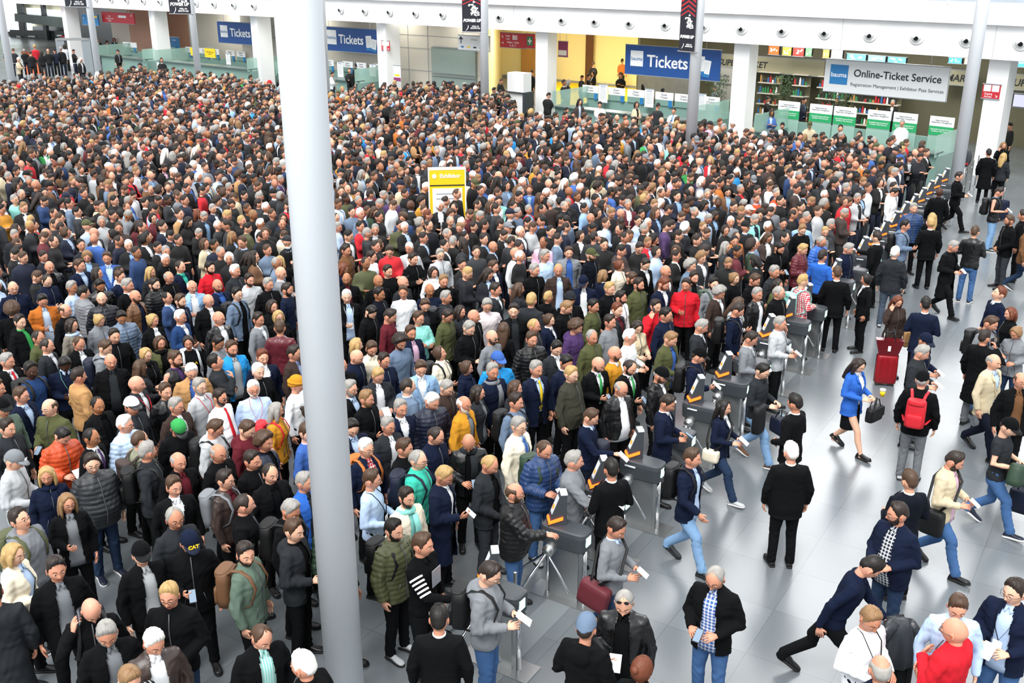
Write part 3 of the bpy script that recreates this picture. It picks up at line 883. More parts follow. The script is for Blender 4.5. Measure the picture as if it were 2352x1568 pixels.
text('bauma', Hh * 0.12, M['white_ink'], t, T4(W / 2, Hh * 0.85)); text('→', Hh * 0.2, M['white_ink'], t, T4(W / 2, Hh * 0.15))
# white cabinet and steel gates beside the pillar at the yellow hall
p = off(1232, -1.3); t = thing('machine_cabinet', 'tall white machine cabinet with dark grey frame in front of a pillar', 'cabinet', p, -AZ - R(8))
MB().box((0, 0, 1.95), (1.0, 0.6, 0.9)).build('upper_box', M['white2'], t); MB().box((0, 0, 0.75), (0.95, 0.5, 1.5)).build('lower_box', M['white2'], t)
MB().box((0.55, 0, 0.75), (0.12, 0.7, 1.5)).build('side_frame', M['dkgrey'], t); MB().box((0, 0, 1.5), (1.15, 0.7, 0.06)).build('lid', M['dkgrey'], t)
p = off(205, -1.5); t = thing('security_gate', 'grey steel security gate at the far end beside a round column', 'gate', p)
for s_ in (-0.9, 0.9): MB().box((s_, 0, 1.1), (0.6, 0.5, 2.2)).build('gate_post', M['midgrey'], t)
MB().box((0, 0, 2.15), (2.2, 0.55, 0.15)).build('gate_beam', M['steel'], t)

# yellow information pillar in the crowd
q = at_z(1028, 480, 1.2)
t = thing('information_pillar', 'yellow and white upright information pillar standing in the crowd', 'sign', (q.x, q.y, 0), R(6))
MB().box((0, 0, 1.15), (0.95, 0.25, 2.3)).build('body', M['yellow_sign'], t)
MB().box((0, -0.13, 1.05), (0.8, 0.02, 1.5)).build('white_panel', M['white_sign'], t)
text('Exhibitor', 0.15, M['white_ink'], t, Matrix.Translation((.08, -0.13, 2.13)) @ Matrix.Rotation(PI / 2, 4, 'X'), bold=.004)
MB().box((0, -.128, 1.88), (.93, .01, .03)).build('black_line', M['ink'], t)
for s_ in (-1, 1): MB().box((s_ * .49, 0, 1.15), (.03, .26, 2.3)).build('white_edge', M['white_sign'], t)
MB().box((0, 0, 2.31), (1.01, .26, .03)).build('white_edge', M['white_sign'], t)
MB().tube([(-.34, -.125, 2.13), (-.34, -.135, 2.13)], .06, 20).build('emblem', M['white_sign'], t)
q = MB()
for k in range(8): q.box((0, -0.142, 1.65 - 0.13 * k), (0.6, 0.004, 0.02))
q.build('printed_line', M['midgrey'], t)

# glazed end of the hall behind the far left pillar
cL = vis(80, 13.0)
def farpanel(name, corners, m, thick=.15, d=13.0, kind='structure'):
    n = edge_n(cL); p0 = off(cL, d)
    P = [on_plane(x, y, p0, n) for x, y in corners]
    o = MB().quadprism([P[3], P[2], P[1], P[0]], n * thick).build(name, m)
    if kind: o['kind'] = kind
    return o
M['daylight'] = mat('daylight_glass', 'f5fbff', .3, emit='eef6ff', estr=1.6)
M['blind'] = mat('beige_blind', 'c8c3a8', .7, noise=.1, nscale=3)
farpanel('window_1', [(-60, -6), (36, 0), (40, 62), (-60, 56)], mat('pale_glass', 'd8e6da', .3, emit='d8e8dc', estr=.9))
farpanel('window_2', [(60, 18), (96, 20), (97, 34), (62, 33)], M['daylight'], .15, 12.7)
farpanel('window_3', [(107, 22), (150, 25), (150, 42), (108, 40)], M['daylight'], .15, 12.7)
farpanel('window_4', [(10, 46), (70, 52), (72, 74), (14, 72)], M['daylight'], .15, 12.7)
farpanel('wall_blind', [(48, -4), (180, 4), (180, 62), (50, 60)], M['blind'], .15, 13.2)
farpanel('trim_9', [(36, -2), (48, -1), (56, 70), (44, 70)], M['dark_glass'], .3, 12.3)
farpanel('trim_10', [(91, 2), (97, 2), (112, 112), (104, 112)], M['dark_glass'], .3, 11.8)
farpanel('trim_11', [(33, 31), (190, 44), (190, 69), (34, 49)], mat('green_canopy', '4c5c58', .3, noise=.3, nscale=1), 1.0, 11.5)
kt = thing('food_kiosk', 'dark food kiosk with lit shelves below the green canopy at the far end', 'kiosk')
def kp(name, corners, m, d):
    n = edge_n(cL); p0 = off(cL, d); P = [on_plane(x, y, p0, n) for x, y in corners]
    return MB().quadprism([P[3], P[2], P[1], P[0]], n * .1).build(name, m, kt)
kp('front_panel', [(22, 68), (185, 73), (185, 128), (22, 122)], M['dark_glass'], 12.2)
rg = random.Random(5)
for k in range(16):
    x, y = rg.uniform(30, 145), rg.uniform(72, 100)
    kp('lit_shelf', [(x, y), (x + rg.uniform(4, 12), y + .5), (x + 10, y + rg.uniform(2, 4)), (x, y + 3)], rg.choice([M['white_sign'], M['panelgrey'], M['beige_wall'], M['red_sign'], M['midgrey']]), 12.05)
n_ = edge_n(cL); pA = on_plane(40, 95, off(cL, 11.9), n_); pB = on_plane(80, 96, off(cL, 11.9), n_)
o_ = text('Käfer', .75, M['midgrey'], kt, panel_frame(pA, pB, pA.z - .3), ax='LEFT', shear=.3)
tag(MB().quadprism([at_z(48, 118, .004), at_z(62, 170, .004), at_z(104, 170, .004), at_z(82, 118, .004)], (0, 0, .006)).build('floor_orange', mat('orange_carpet', 'c25a2c', .8)), kind='structure')
# rooms seen over the gallery railing
mb = MB(); i0 = min(range(len(CURVE)), key=lambda i: abs(i * 50 - 500 - 1450))
swept(mb, 7.0, 7.2, ZT, ZT + 4, i0=i0)
tag(mb.build('wall_gallery', mat('gallery_back', '7f8997', .6, noise=.35, nscale=.8)), kind='structure')

# ================================================================ PEOPLE
COL = dict(k='0b0c0e', dk='08090b', dg='292c30', g='7b7f84', lg='b4b8bb', n='131b30', dn='0e121c', nb='233d68', b='3d62a8', rb='2f62b8', bb='2a8fd0', sb='8fb2d6',
           lb='b6cdea', st='66788f', w='eef2f5', r='c6212d', m='5d2029', o='b96a2b', ru='c2491f', mu='c58a2a', t='b48a5c', be='c9bb9d', c='e6dcc6', cc='f0e8d2',
           ol='4d5134', do='3a3a31', lo='8b8c78', dgn='2a3f2f', gg='5d6f62', gn='3a9a52', te='8fd6cc', tq='3fbfa6', br='6b4b32', db='3a2e2a', pk='dbb6cc', pu='4b3560',
           gb='7d776d', lp='ddd3d6', y='e2c52e', dr='8a1620')
CNAME = dict(k='black', dk='black', dg='dark grey', g='grey', lg='light grey', n='navy', dn='dark navy', nb='deep blue', b='blue', rb='royal blue', bb='bright blue', sb='pale blue',
             lb='light blue', st='slate blue', w='white', r='red', m='maroon', o='rust brown', ru='burnt orange', mu='mustard', t='tan', be='beige', c='cream', cc='ivory',
             ol='olive', do='dark olive', lo='grey-olive', dgn='dark green', gg='sage green', gn='green', te='mint', tq='turquoise', br='brown', db='dark brown', pk='pink', pu='purple',
             gb='taupe', lp='pale pink', y='yellow', dr='dark red')
HAIR = dict(k='17130f', d='2b211b', b='4a3526', l='8a6a48', y='b3935f', g='96938e', w='e6e3dc', a='683620')
HNAME = dict(k='black', d='dark', b='brown', l='light brown', y='blond', g='grey', w='white', a='ginger')
SKIN = ['d9a286', 'cf9277', 'deae93', 'cc8f74', 'd59a80', 'c2866a']
SKIN2, SKIN3 = 'a9714f', '4a2e21'
PANTS = dict(k='0c0d0f', n='131826', dg='33363b', g='6c6f73', j='41628f', jd='26364f', jl='7c9fc4', st='4a5564', skirt='0e0f12')
PNAME = dict(j='blue jeans', jd='dark jeans', jl='pale jeans', skirt='black skirt')

ARM = {  # per hand: elbow, wrist, finger direction, back-of-hand direction, curl   (x>0 side; mirrored for the other)
    'down': ((.262, .03, 1.155), (.262, -.045, .905), (.0, -.18, -1), (1, 0, 0), .35),
    'hold': ((.262, .03, 1.165), (.125, -.235, 1.125), (-.55, -.8, .05), (.4, -.3, .8), .5),
    'phone': ((.262, .02, 1.165), (.10, -.255, 1.16), (-.35, -.9, .2), (.7, -.2, -.4), .7),
    'ear': ((.31, -.14, 1.24), (.165, -.115, 1.49), (-.25, .15, 1), (.8, -.4, 0), .6),
    'reach': ((.225, -.20, 1.215), (.14, -.45, 1.22), (-.1, -1, .05), (0.2, .1, 1), .45),
    'clasp': ((.262, .02, 1.15), (.075, -.205, .985), (-.9, -.3, -.35), (.2, -1, .1), .5),
    'cross': ((.255, -.06, 1.165), (-.02, -.235, 1.195), (-1, -.1, .1), (.1, -1, .1), .3),
    'chin': ((.215, -.19, 1.19), (.05, -.215, 1.41), (-.4, .3, 1), (.3, -1, 0), .7),
    'fwd': ((.25, -.05, 1.16), (.215, -.26, 1.02), (0, -.7, -.8), (1, 0, 0), .4),
    'back': ((.26, .14, 1.175), (.255, .12, .925), (0, -.1, -1), (1, 0, 0), .4),
    'pull': ((.22, -.22, 1.20), (.14, -.47, 1.10), (-.1, -1, -.2), (.2, 0, 1), .7),
}
POSE = {0: ('down', 'down'), 1: ('hold', 'hold'), 2: ('phone', 'down'), 3: ('clasp', 'clasp'), 4: ('cross', 'cross'), 5: ('ear', 'down'),
        6: ('reach', 'down'), 7: ('down', 'down'), 8: ('fwd', 'back'), 9: ('chin', 'cross'), 10: ('back', 'pull')}
LEGS = {  # hip drop, then (knee, ankle, foot pitch) for left(-x) and right(+x)
    'stand': (0.0, ((-.105, -.015, .50), (-.115, .02, .085), 0), ((.105, -.015, .50), (.115, .0, .085), 0)),
    'walk': (0.035, ((-.10, -.20, .50), (-.10, -.30, .10), R(-8)), ((.10, .03, .47), (.10, .30, .16), R(32))),
    'stride': (0.05, ((-.11, -.25, .49), (-.11, -.29, .09), 0), ((.10, .19, .48), (.10, .47, .16), R(33))),
}
LEAN = {10: R(20)}
SHO = (.172, .012, 1.43)

def lean_pts(V, a):
    if not a: return V
    V = V.copy()
    z0 = .92
    k = np.clip((V[:, 2] - z0) / .12, 0, 1)
    ang = a * k
    y, z = V[:, 1].copy(), V[:, 2] - z0
    c, s = np.cos(ang), np.sin(ang)
    up = V[:, 2] > z0
    V[:, 1] = np.where(up, y * c - z * s, y)
    V[:, 2] = np.where(up, z0 + y * s + z * c, V[:, 2])
    return V

TORSO = np.array([  # z, rx, front, back, cy
    (.80, .168, .112, .118, .0), (.90, .172, .112, .122, .0), (1.0, .160, .108, .105, .0), (1.08, .153, .106, .098, .0), (1.18, .163, .112, .102, .0),
    (1.30, .180, .122, .112, .0), (1.38, .186, .112, .112, .005), (1.43, .172, .092, .100, .01), (1.465, .125, .072, .082, .012), (1.49, .078, .060, .062, .014), (1.52, .066, .058, .058, .016)])
def torso(sex, fat, grow, z0, z1, extra=0.0):
    T = TORSO.copy()
    if sex == 'f':
        T[:, 1] *= np.interp(T[:, 0], [.8, .95, 1.08, 1.3, 1.43], [1.04, 1.02, .84, .88, .88])
        T[:, 2] *= np.interp(T[:, 0], [.8, 1.08, 1.2, 1.28, 1.36, 1.43], [1, .88, 1.05, 1.2, 1.02, .92])
    if fat:
        k = np.exp(-((T[:, 0] - 1.06) / .16) ** 2)
        T[:, 2] += .085 * k; T[:, 1] += .035 * k + .01
        T[:, 3] += .015 * k
    zs = sorted(set([z0] + [z for z in T[:, 0] if z0 < z < z1] + [z1]))
    out = []
    for z in zs:
        rx, rf, rb, cy = [float(np.interp(z, T[:, 0], T[:, i])) for i in (1, 2, 3, 4)]
        fl = extra * max(0, (1.0 - z)) if extra else 0
        out.append((z, rx + grow + fl, rf + grow + fl, rb + grow + fl, 0, cy))
    return out

# ---------------------------------------------------------------- the head
def head_dir_grid(nt, npn):
    th = np.linspace(0.03, PI - 0.03, nt)
    ph = np.arange(npn) * 2 * PI / npn           # 0 = front (-y), increasing towards +x
    T, P = np.meshgrid(th, ph, indexing='ij')
    return T.ravel(), P.ravel()

def head_surface(T, P, sex='m', plain=False):
    """skull and face; front is -y, origin at ear height, chin at z -.118, crown at z .122"""
    cz = np.cos(T)
    sx, sy = np.sin(T) * np.sin(P), -np.sin(T) * np.cos(P)
    up = cz > 0
    z = np.where(up, cz * .122, cz * .120)
    t = np.clip(-z / .12, 0, 1)
    wx = .0765 * np.where(up, 1.0, 1 - .36 * t ** 1.6)
    front = sy < 0
    wy = np.where(front, .096 * np.where(up, 1.0, 1 - .10 * t ** 2), .104 * np.where(up, 1, 1 - .50 * t ** 1.2))
    # fuller section low on the head so the jaw keeps its width
    ex = np.where(up, 1.0, 1 + .35 * t)
    rad = np.sqrt(np.clip(np.sin(T), 0, 1)) ** 0 * np.sin(T) ** (1 / ex - 0.0) / np.maximum(np.sin(T), 1e-6)
    x, y = sx * wx * rad, sy * wy * rad
    if not plain:
        f = front & (np.abs(P) > -1)
        g = lambda x0, z0, a, b: np.exp(-((x - x0) / a) ** 2 - ((z - z0) / b) ** 2) * (y < -.03)
        nose = g(0, -.028, .011, .016) * .024 + g(0, -.005, .008, .022) * .010 + (g(-.012, -.036, .007, .007) + g(.012, -.036, .007, .007)) * .007
        sock = (g(-.031, .004, .016, .011) + g(.031, .004, .016, .011)) * .009
        brow = g(0, .026, .045, .008) * .005
        lips = g(0, -.062, .022, .008) * .006 - g(0, -.0625, .020, .0022) * .004
        chin = g(0, -.098, .02, .014) * .006
        cheek = (g(-.042, -.022, .018, .02) + g(.042, -.022, .018, .02)) * .004
        k = .8 if sex == 'f' else 1.0
        y = y - nose * k + sock - brow * k - lips - chin * k - cheek
    return np.stack([x, y, z], 1)

def grid_faces(nt, npn):
    F = []
    for i in range(nt - 1):
        for j in range(npn):
            a, b = i * npn + j, i * npn + (j + 1) % npn
            F.append((a, a + npn, b + npn, b))
    F.append(tuple(range(npn)))
    F.append(tuple(reversed(range((nt - 1) * npn, nt * npn))))
    return F

def head_arrays(sex, res):
    """returns V, F, mat index list; slots: 0 skin 1 lips 2 brows 3 eye white 4 iris"""
    nt, npn = res
    T, P = head_dir_grid(nt, npn)
    V = head_surface(T, P, sex)
    F = grid_faces(nt, npn)
    Mi = []
    for f in F:
        c = V[list(f)].mean(0)
        m = 0
        if c[1] < -.05:
            if abs(c[0]) < .027 and -.072 < c[2] < -.053: m = 1
            elif 20 <= nt < 30 and -.004 < c[2] < .012 and .018 < abs(c[0]) < .046: m = 2
        Mi.append(m)
    mb = MB(); mb.V.append(V); mb.F += F; mb.M += Mi; mb.n = len(V)
    if nt >= 30:
        for s in (-1, 1):
            v, f = ball((s * .031, -.0805, .004), (.0135, .010, .0075), 12, 6); mb.add(v, f, 3)
            v, f = ball((s * .031, -.0875, .004), (.0068, .005, .0066), 8, 5); mb.add(v, f, 4)
            v, f = ball((s * .031, -.0825, .0125), (.0165, .010, .0032), 10, 4); mb.add(v, f, 0)
    if nt >= 20:
        sf = lambda x, z: -.096 * math.sqrt(max(.05, 1 - (x / .0765) ** 2 - (z / .122) ** 2)) - .0045
        for s in (-1, 1):
            v, f = tube([(s * x, sf(x, z), z) for x, z in ((.013, .0305), (.024, .034), (.037, .034), (.049, .026))], [(.0022, .0032), (.003, .004), (.003, .0036), (.0015, .002)], 6)
            mb.add(v, f, 2)
    for s in (-1, 1):
        n_, m_ = (12, 8) if nt >= 24 else (6, 4)
        v, f = ball((s * .079, .006, -.006), (.008, .019, .033), n_, m_)
        a = R(-18) * s
        v = v.copy(); mb.add(v, f, 0)
        if nt >= 24:
            v, f = ball((s * .086, .004, -.004), (.003, .009, .018), 8, 5); mb.add(v, f, 1)
    return mb.arrays()

def hair_arrays(style, res, seed=0):
    nt, npn = res
    T, P = head_dir_grid(nt, npn)
    base = head_surface(T, P, plain=True)
    ph = np.abs((P + PI) % (2 * PI) - PI)          # 0 front .. pi back
    d = np.degrees(ph)
    z = base[:, 2]
    if style in 's':
        hl = np.interp(d, [0, 28, 45, 62, 78, 92, 100, 118, 140, 180], [.088, .084, .066, .045, -.012, -.012, .028, .012, -.045, -.066]); tk = .015
    elif style == 'r':
        hl = np.interp(d, [0, 14, 26, 48, 62, 78, 92, 100, 118, 140, 180], [.104, .108, .120, .100, .055, -.010, -.010, .028, .012, -.045, -.064]); tk = .009
    elif style == 'f':
        hl = np.interp(d, [0, 60, 78, 92, 100, 118, 140, 180], [.30, .30, .004, -.012, .028, .012, -.045, -.062]); tk = .009
    elif style == 'C':
        hl = np.interp(d, [0, 40, 62, 78, 100, 140, 180], [.082, .070, .045, .0, -.03, -.07, -.08]); tk = .038
    else:   # long hair cap
        hl = np.interp(d, [0, 30, 48, 62, 85, 120, 180], [.094, .080, .05, -.02, -.07, -.10, -.11]); tk = .019
    k = np.clip((z - hl) / .014, 0, 1)
    if style == 'f':
        top = np.clip((.078 - z) / .02, 0, 1); k = np.clip((z - hl) / .014, 0, 1)
        k = np.where(d > 60, k, 0) * top
    if style == 's':
        tk = .007 + .014 * np.clip((z - .035) / .06, 0, 1) + .008 * (d < 45) * np.clip((z - .075) / .03, 0, 1)
    hj = (np.sin(P * 13 + seed) + np.sin(P * 29 + 2 * seed)) * .004
    if style in 'srfC':
        k = np.clip((z + hj - hl) / .026, 0, 1) ** .7
        if style == 'f': k = np.where(d > 60, k, 0) * np.clip((.078 - z) / .02, 0, 1)
    rs = np.random.RandomState(seed)
    nz = np.sin(P * 17 + T * 6 + seed) * .7 + np.sin(P * 31 - T * 4) * .5 + rs.rand(len(T)) * (.5 if style != 'C' else 2.2)
    tk = tk * (1 + .16 * nz)
    nrm = base / np.array([.0765 ** 2, .1 ** 2, .122 ** 2]); nrm /= np.linalg.norm(nrm, axis=1)[:, None]
    V = base + nrm * (k * (tk + .006) - .006)[:, None]
    mb = MB(); mb.V.append(V); mb.F += grid_faces(nt, npn); mb.M += [0] * len(mb.F); mb.n = len(V)
    hi = nt >= 24
    n_ = 20 if hi else 10
    if style in 'LM':
        low = -.36 if style == 'L' else -.15
        pts, rr = [], []
        for i in range(8):
            t = i / 7
            zz = .07 + (low - .07) * t
            pts.append((0, .035 + .03 * min(1, t * 2) + (.03 if style == 'L' else .0) * t, zz))
            w = .088 + .018 * math.sin(PI * min(1, t * 1.3)) - (.03 * max(0, t - .7) / .3 if style == 'L' else .02 * max(0, t - .75) / .25)
            rr.append((w, .062 - .018 * t))
        v, f = tube(pts, rr, n_, flat=(1, 0, 0)); mb.add(v, f)
        for s in (-1, 1):
            e_ = -.17 if style == 'L' else -.10
            v, f = tube([(s * .070, -.012, .06), (s * .086, -.018, .0), (s * .088, -.022, e_ * .6), (s * .085, -.03, e_)], [(.018, .03), (.020, .036), (.019, .034), (.010, .018)], 10 if hi else 6); mb.add(v, f)
    if style == 'B':
        v, f = ball((0, .118, .045), (.036, .034, .036), 12 if hi else 8, 8 if hi else 4); mb.add(v, f)
    return mb.arrays()

def cap_arrays(res, beanie=False):
    nt, npn = res
    T, P = head_dir_grid(nt, npn)
    base = head_surface(T, P, plain=True)
    z = base[:, 2]
    d = np.degrees(np.abs((P + PI) % (2 * PI) - PI))
    hl = np.interp(d, [0, 90, 180], [.045, .035, .01]) if not beanie else np.interp(d, [0, 90, 180], [.05, .0, -.04])
    k = np.clip((z - hl) / .004, 0, 1)
    nrm = base / np.array([.0765 ** 2, .1 ** 2, .122 ** 2]); nrm /= np.linalg.norm(nrm, axis=1)[:, None]
    tk = .017 + .012 * np.clip((z - .05) / .06, 0, 1)
    V = base + nrm * (k * (tk + .006) - .006)[:, None]
    mb = MB(); mb.V.append(V); mb.F += grid_faces(nt, npn); mb.M += [0] * len(mb.F); mb.n = len(V)
    if not beanie:
        n = 14 if nt >= 24 else 8
        for zz, m_ in ((0, 0),):
            V2, F2 = [], []
            for i in range(n + 1):
                a = PI * (i / n)                       # across the front
                x, y = math.cos(a) * .080, -.045 - math.sin(a) * .055
                bx, by = math.cos(a) * .074, -.05 - math.sin(a) * .128
                dz = -.022 * math.sin(a) - .012 * (math.cos(a) ** 2)
                V2 += [(x, y, .052), (bx, by, .052 + dz), (bx, by, .058 + dz), (x, y, .060)]
            for i in range(n):
                o = 4 * i
                for j in range(4): F2.append((o + j, o + (j + 1) % 4, o + 4 + (j + 1) % 4, o + 4 + j))
            F2 += [(3, 2, 1, 0), (4 * n, 4 * n + 1, 4 * n + 2, 4 * n + 3)]
            mb.add(V2, F2, 1)
        v, f = ball((0, 0.004, .150), (.008, .008, .005), 8, 4); mb.add(v, f)
    else:
        v, f = tube([(0, 0.006, .030), (0, 0.006, .048), (0, .006, .066)], [(.094, .118), (.099, .123), (.093, .117)], 24 if nt >= 24 else 12, flat=(1, 0, 0)); mb.add(v, f)
    return mb.arrays()

def beard_arrays(res):
    nt, npn = res
    T, P = head_dir_grid(nt, npn)
    base = head_surface(T, P)
    x, y, z = base.T
    d = np.degrees(np.abs((P + PI) % (2 * PI) - PI))
    k = np.clip((np.interp(d, [0, 14, 20, 40, 62, 75, 84, 90], [-.046, -.046, -.040, -.045, -.030, .010, .012, -.2]) - z) / .008, 0, 1)
    mouth = np.exp(-(x / .022) ** 4 - ((z + .063) / .008) ** 4) * (y < 0)
    k = k * (1 - np.clip(mouth * 1.6, 0, 1)) * (d < 90)
    nrm = base / np.array([.0765 ** 2, .096 ** 2, .12 ** 2]); nrm /= np.linalg.norm(nrm, axis=1)[:, None]
    rs = np.random.RandomState(3)
    V = base + nrm * (k * (.012 + .003 * rs.rand(len(T))) - .006)[:, None]
    mb = MB(); mb.V.append(V); mb.F += grid_faces(nt, npn); mb.M += [0] * len(mb.F); mb.n = len(V)
    return mb.arrays()

# ---------------------------------------------------------------- hands
def hand(mb, W, dr, nb, curl, side, n=8):
    W, dr, nb = np.array(W, float), np.array(dr, float), np.array(nb, float)
    dr /= np.linalg.norm(dr)
    nb = nb - dr * nb.dot(dr); nb /= np.linalg.norm(nb)
    lat = np.cross(dr, nb) * side        # thumb side
    if side < 0: pass
    # palm
    P = [W - dr * .03, W + dr * .005, W + dr * .04, W + dr * .085]
    v, f = tube(P, [(.026, .020), (.028, .020), (.040, .017), (.042, .012)], 12, flat=lat); mb.add(v, f)
    L = [.072, .082, .077, .060]
    for i, o in enumerate((.032, .0108, -.0108, -.031)):
        b = W + dr * (.080 - .004 * abs(i - 1)) + lat * o
        a = 0.0; p = b; path = [b - dr * .015, b]; rr = [.0088, .0092]
        for s_, frac in enumerate((.45, .32, .26)):
            a += curl * (0.75 + .18 * i * .5)
            dd = dr * math.cos(a) - nb * math.sin(a) + lat * (.05 * (1.5 - i))
            p = p + dd / np.linalg.norm(dd) * L[i] * frac
            path.append(p); rr.append(.0085 - .0008 * s_)
        v, f = tube(path, rr, n); mb.add(v, f)
    b = W + dr * .022 + lat * .028
    d1 = dr * .62 + lat * .72 - nb * .35; d1 /= np.linalg.norm(d1)
    d2 = dr * .95 + lat * .12 - nb * (.25 + curl * .5); d2 /= np.linalg.norm(d2)
    v, f = tube([b - d1 * .01, b + d1 * .018, b + d1 * .042, b + d1 * .042 + d2 * .03], [.013, .0125, .0105, .0085], n); mb.add(v, f)

def arm_pts(pose, s, sex):
    a = ARM[POSE[pose][0 if s < 0 else 1]]
    kx = .9 if sex == 'f' else 1.0
    E_, W_, d_, n_, c_ = a
    mir = lambda p: (p[0] * s * kx, p[1], p[2])
    S_ = (SHO[0] * s * kx, SHO[1], SHO[2])
    W2 = mir(W_)
    if pose == 4:
        W2 = (W2[0], W2[1] - (.03 if s > 0 else 0), W2[2] + (.03 if s > 0 else -.02))
    if pose == 3 and s > 0: W2 = (W2[0], W2[1] - .035, W2[2] + .01)
    return S_, mir(E_), W2, mir(d_), mir(n_), c_

def sub_body(sex, pose, legs, vox):
    """neck, chest and arms as one closed surface (remeshed), hands added afterwards"""
    mb = MB()
    mb.add(*zloft(torso(sex, 0, -.022, .98, 1.45), 20))
    mb.add(*tube([(0, .022, 1.40), (0, .020, 1.50), (0, .006, 1.575), (0, .0, 1.62)], [(.062, .062), (.056, .058), (.054, .060), (.045, .05)] if sex == 'm' else [(.055, .055), (.046, .05), (.045, .052), (.04, .045)], 18))
    for s in (-1, 1):
        S_, E_, W_, d_, n_, c_ = arm_pts(pose, s, sex)
        k = 1.0 if sex == 'm' else .86
        S0 = np.array(S_); E0 = np.array(E_); W0 = np.array(W_)
        mb.add(*tube([S0 * np.array([.7, 1, 1]), S0, S0 * .6 + E0 * .4, E0, E0 * .55 + W0 * .45, W0], [.05 * k, .054 * k, .046 * k, .038 * k, .039 * k, (.026 * k)], 14))
    if legs:
        mb.add(*zloft([(.70, .12, .08, .09, 0, 0), (.9, .15, .09, .1, 0, 0), (1.0, .12, .08, .08, 0, 0)], 18))
        for K_, A_, pt in LEGS[legs][1:]:
            H_ = np.array((math.copysign(.085, K_[0]), 0, .88)); K_ = np.array(K_) + [0, 0, 0]; A_ = np.array(A_)
            K_[0] *= .8; A_[0] *= .8
            mb.add(*tube([H_, H_ * .5 + K_ * .5, K_, K_ * .6 + A_ * .4 + [0, .015, 0], A_ + [0, 0, .03], A_ - [0, 0, .03]], [.085, .068, .052, .052, .034, .036], 14))
            mb.add(*ball((A_[0], A_[1] - .05, A_[2] - .05), (.036, .10, .026), 10, 6))
    return mb

def top_parts(style, sex, pose, fat):
    G = dict(W=.014, T=.012, S=.024, O=.028, J=.028, P=.044, C=.032, H=.030, L=.026, V=.030, K=.013, Z=.030)[style]
    z0 = dict(W=.86, T=.87, S=.76, O=.79, J=.81, P=.80, C=.48, H=.84, L=.85, V=.83, K=.86, Z=.80)[style]
    mb = MB()
    prof = torso(sex, fat, G, max(z0, .80), 1.485 if style in 'WTKS' else 1.50, 0)
    if z0 < .80:
        prof = [(z0, .185 + G + (.02 if style == 'C' else 0), .13 + G, .135 + G, 0, 0)] + prof
    mb.add(*zloft(prof, 32, 2.25))
    loose = dict(W=.010, T=.010, S=.014, O=.018, J=.018, P=.034, C=.020, H=.020, L=.016, V=.0, K=.012, Z=.020)[style]
    if style != 'V':
        for s in (-1, 1):
            S_, E_, W_, d_, n_, c_ = arm_pts(pose, s, sex)
            k = 1.0 if sex == 'm' else .88
            S0, E0, W0 = np.array(S_), np.array(E_), np.array(W_)
            if style == 'K':
                mid = S0 * .45 + E0 * .55
                mb.add(*tube([S0 * [.6, 1, 1], S0, S0 * .6 + E0 * .4, mid], [.062, .068, .062, .060], 16))
                continue
            r = lambda q: q * k + loose
            mb.add(*tube([S0 * np.array([.6, 1, 1]), S0 - [0, 0, .006], S0 * .65 + E0 * .35, S0 * .15 + E0 * .85, E0 + (E0 - S0) * .02, E0 * .8 + W0 * .2, E0 * .4 + W0 * .6, W0 - (W0 - E0) / np.linalg.norm(W0 - E0) * .005],
                         [r(.052), r(.060), r(.052), r(.046), r(.045), r(.043), r(.037), r(.028)], 18))
    # collars and hoods
    if style in 'JPCOL':
        h = dict(J=.062, P=.072, C=.05, O=.055, L=.052)[style]
        mb.add(*tube([(0, .016, 1.455), (0, .014, 1.49), (0, .010, 1.475 + h)], [(.098, .090), (.086, .082), (.080, .080)], 28, flat=(1, 0, 0)))
    elif style in 'TW':
        mb.add(*tube([(0, .016, 1.45), (0, .012, 1.492), (0, .010, 1.512)], [(.086, .078), (.070, .068), (.066, .066)], 26, flat=(1, 0, 0)))
    elif style == 'S':
        mb.add(*tube([(0, .016, 1.45), (0, .018, 1.488), (0, .022, 1.515)], [(.094, .082), (.078, .074), (.071, .068)], 26, flat=(1, 0, 0)))
    if style in 'HZ':
        pts, rr = [], []
        for i in range(9):
            a = R(-150 + 300 * i / 8)
            pts.append((math.sin(a) * .095, .02 + math.cos(a) * .085, 1.485 - .035 * (1 - math.cos(a)) * .5))
            q = .026 + .030 * max(0, math.cos(a))
            rr.append((q, q * 1.1))
        mb.add(*tube(pts, rr, 12))
        mb.add(*ball((0, .135, 1.43), (.115, .055, .085), 16, 10))
    return mb

def seg_dist(V, a, b):
    a, b = np.array(a), np.array(b)
    ab = b - a
    t = np.clip(((V - a) @ ab) / (ab @ ab), 0, 1)
    return np.linalg.norm(V - (a + t[:, None] * ab), axis=1), t

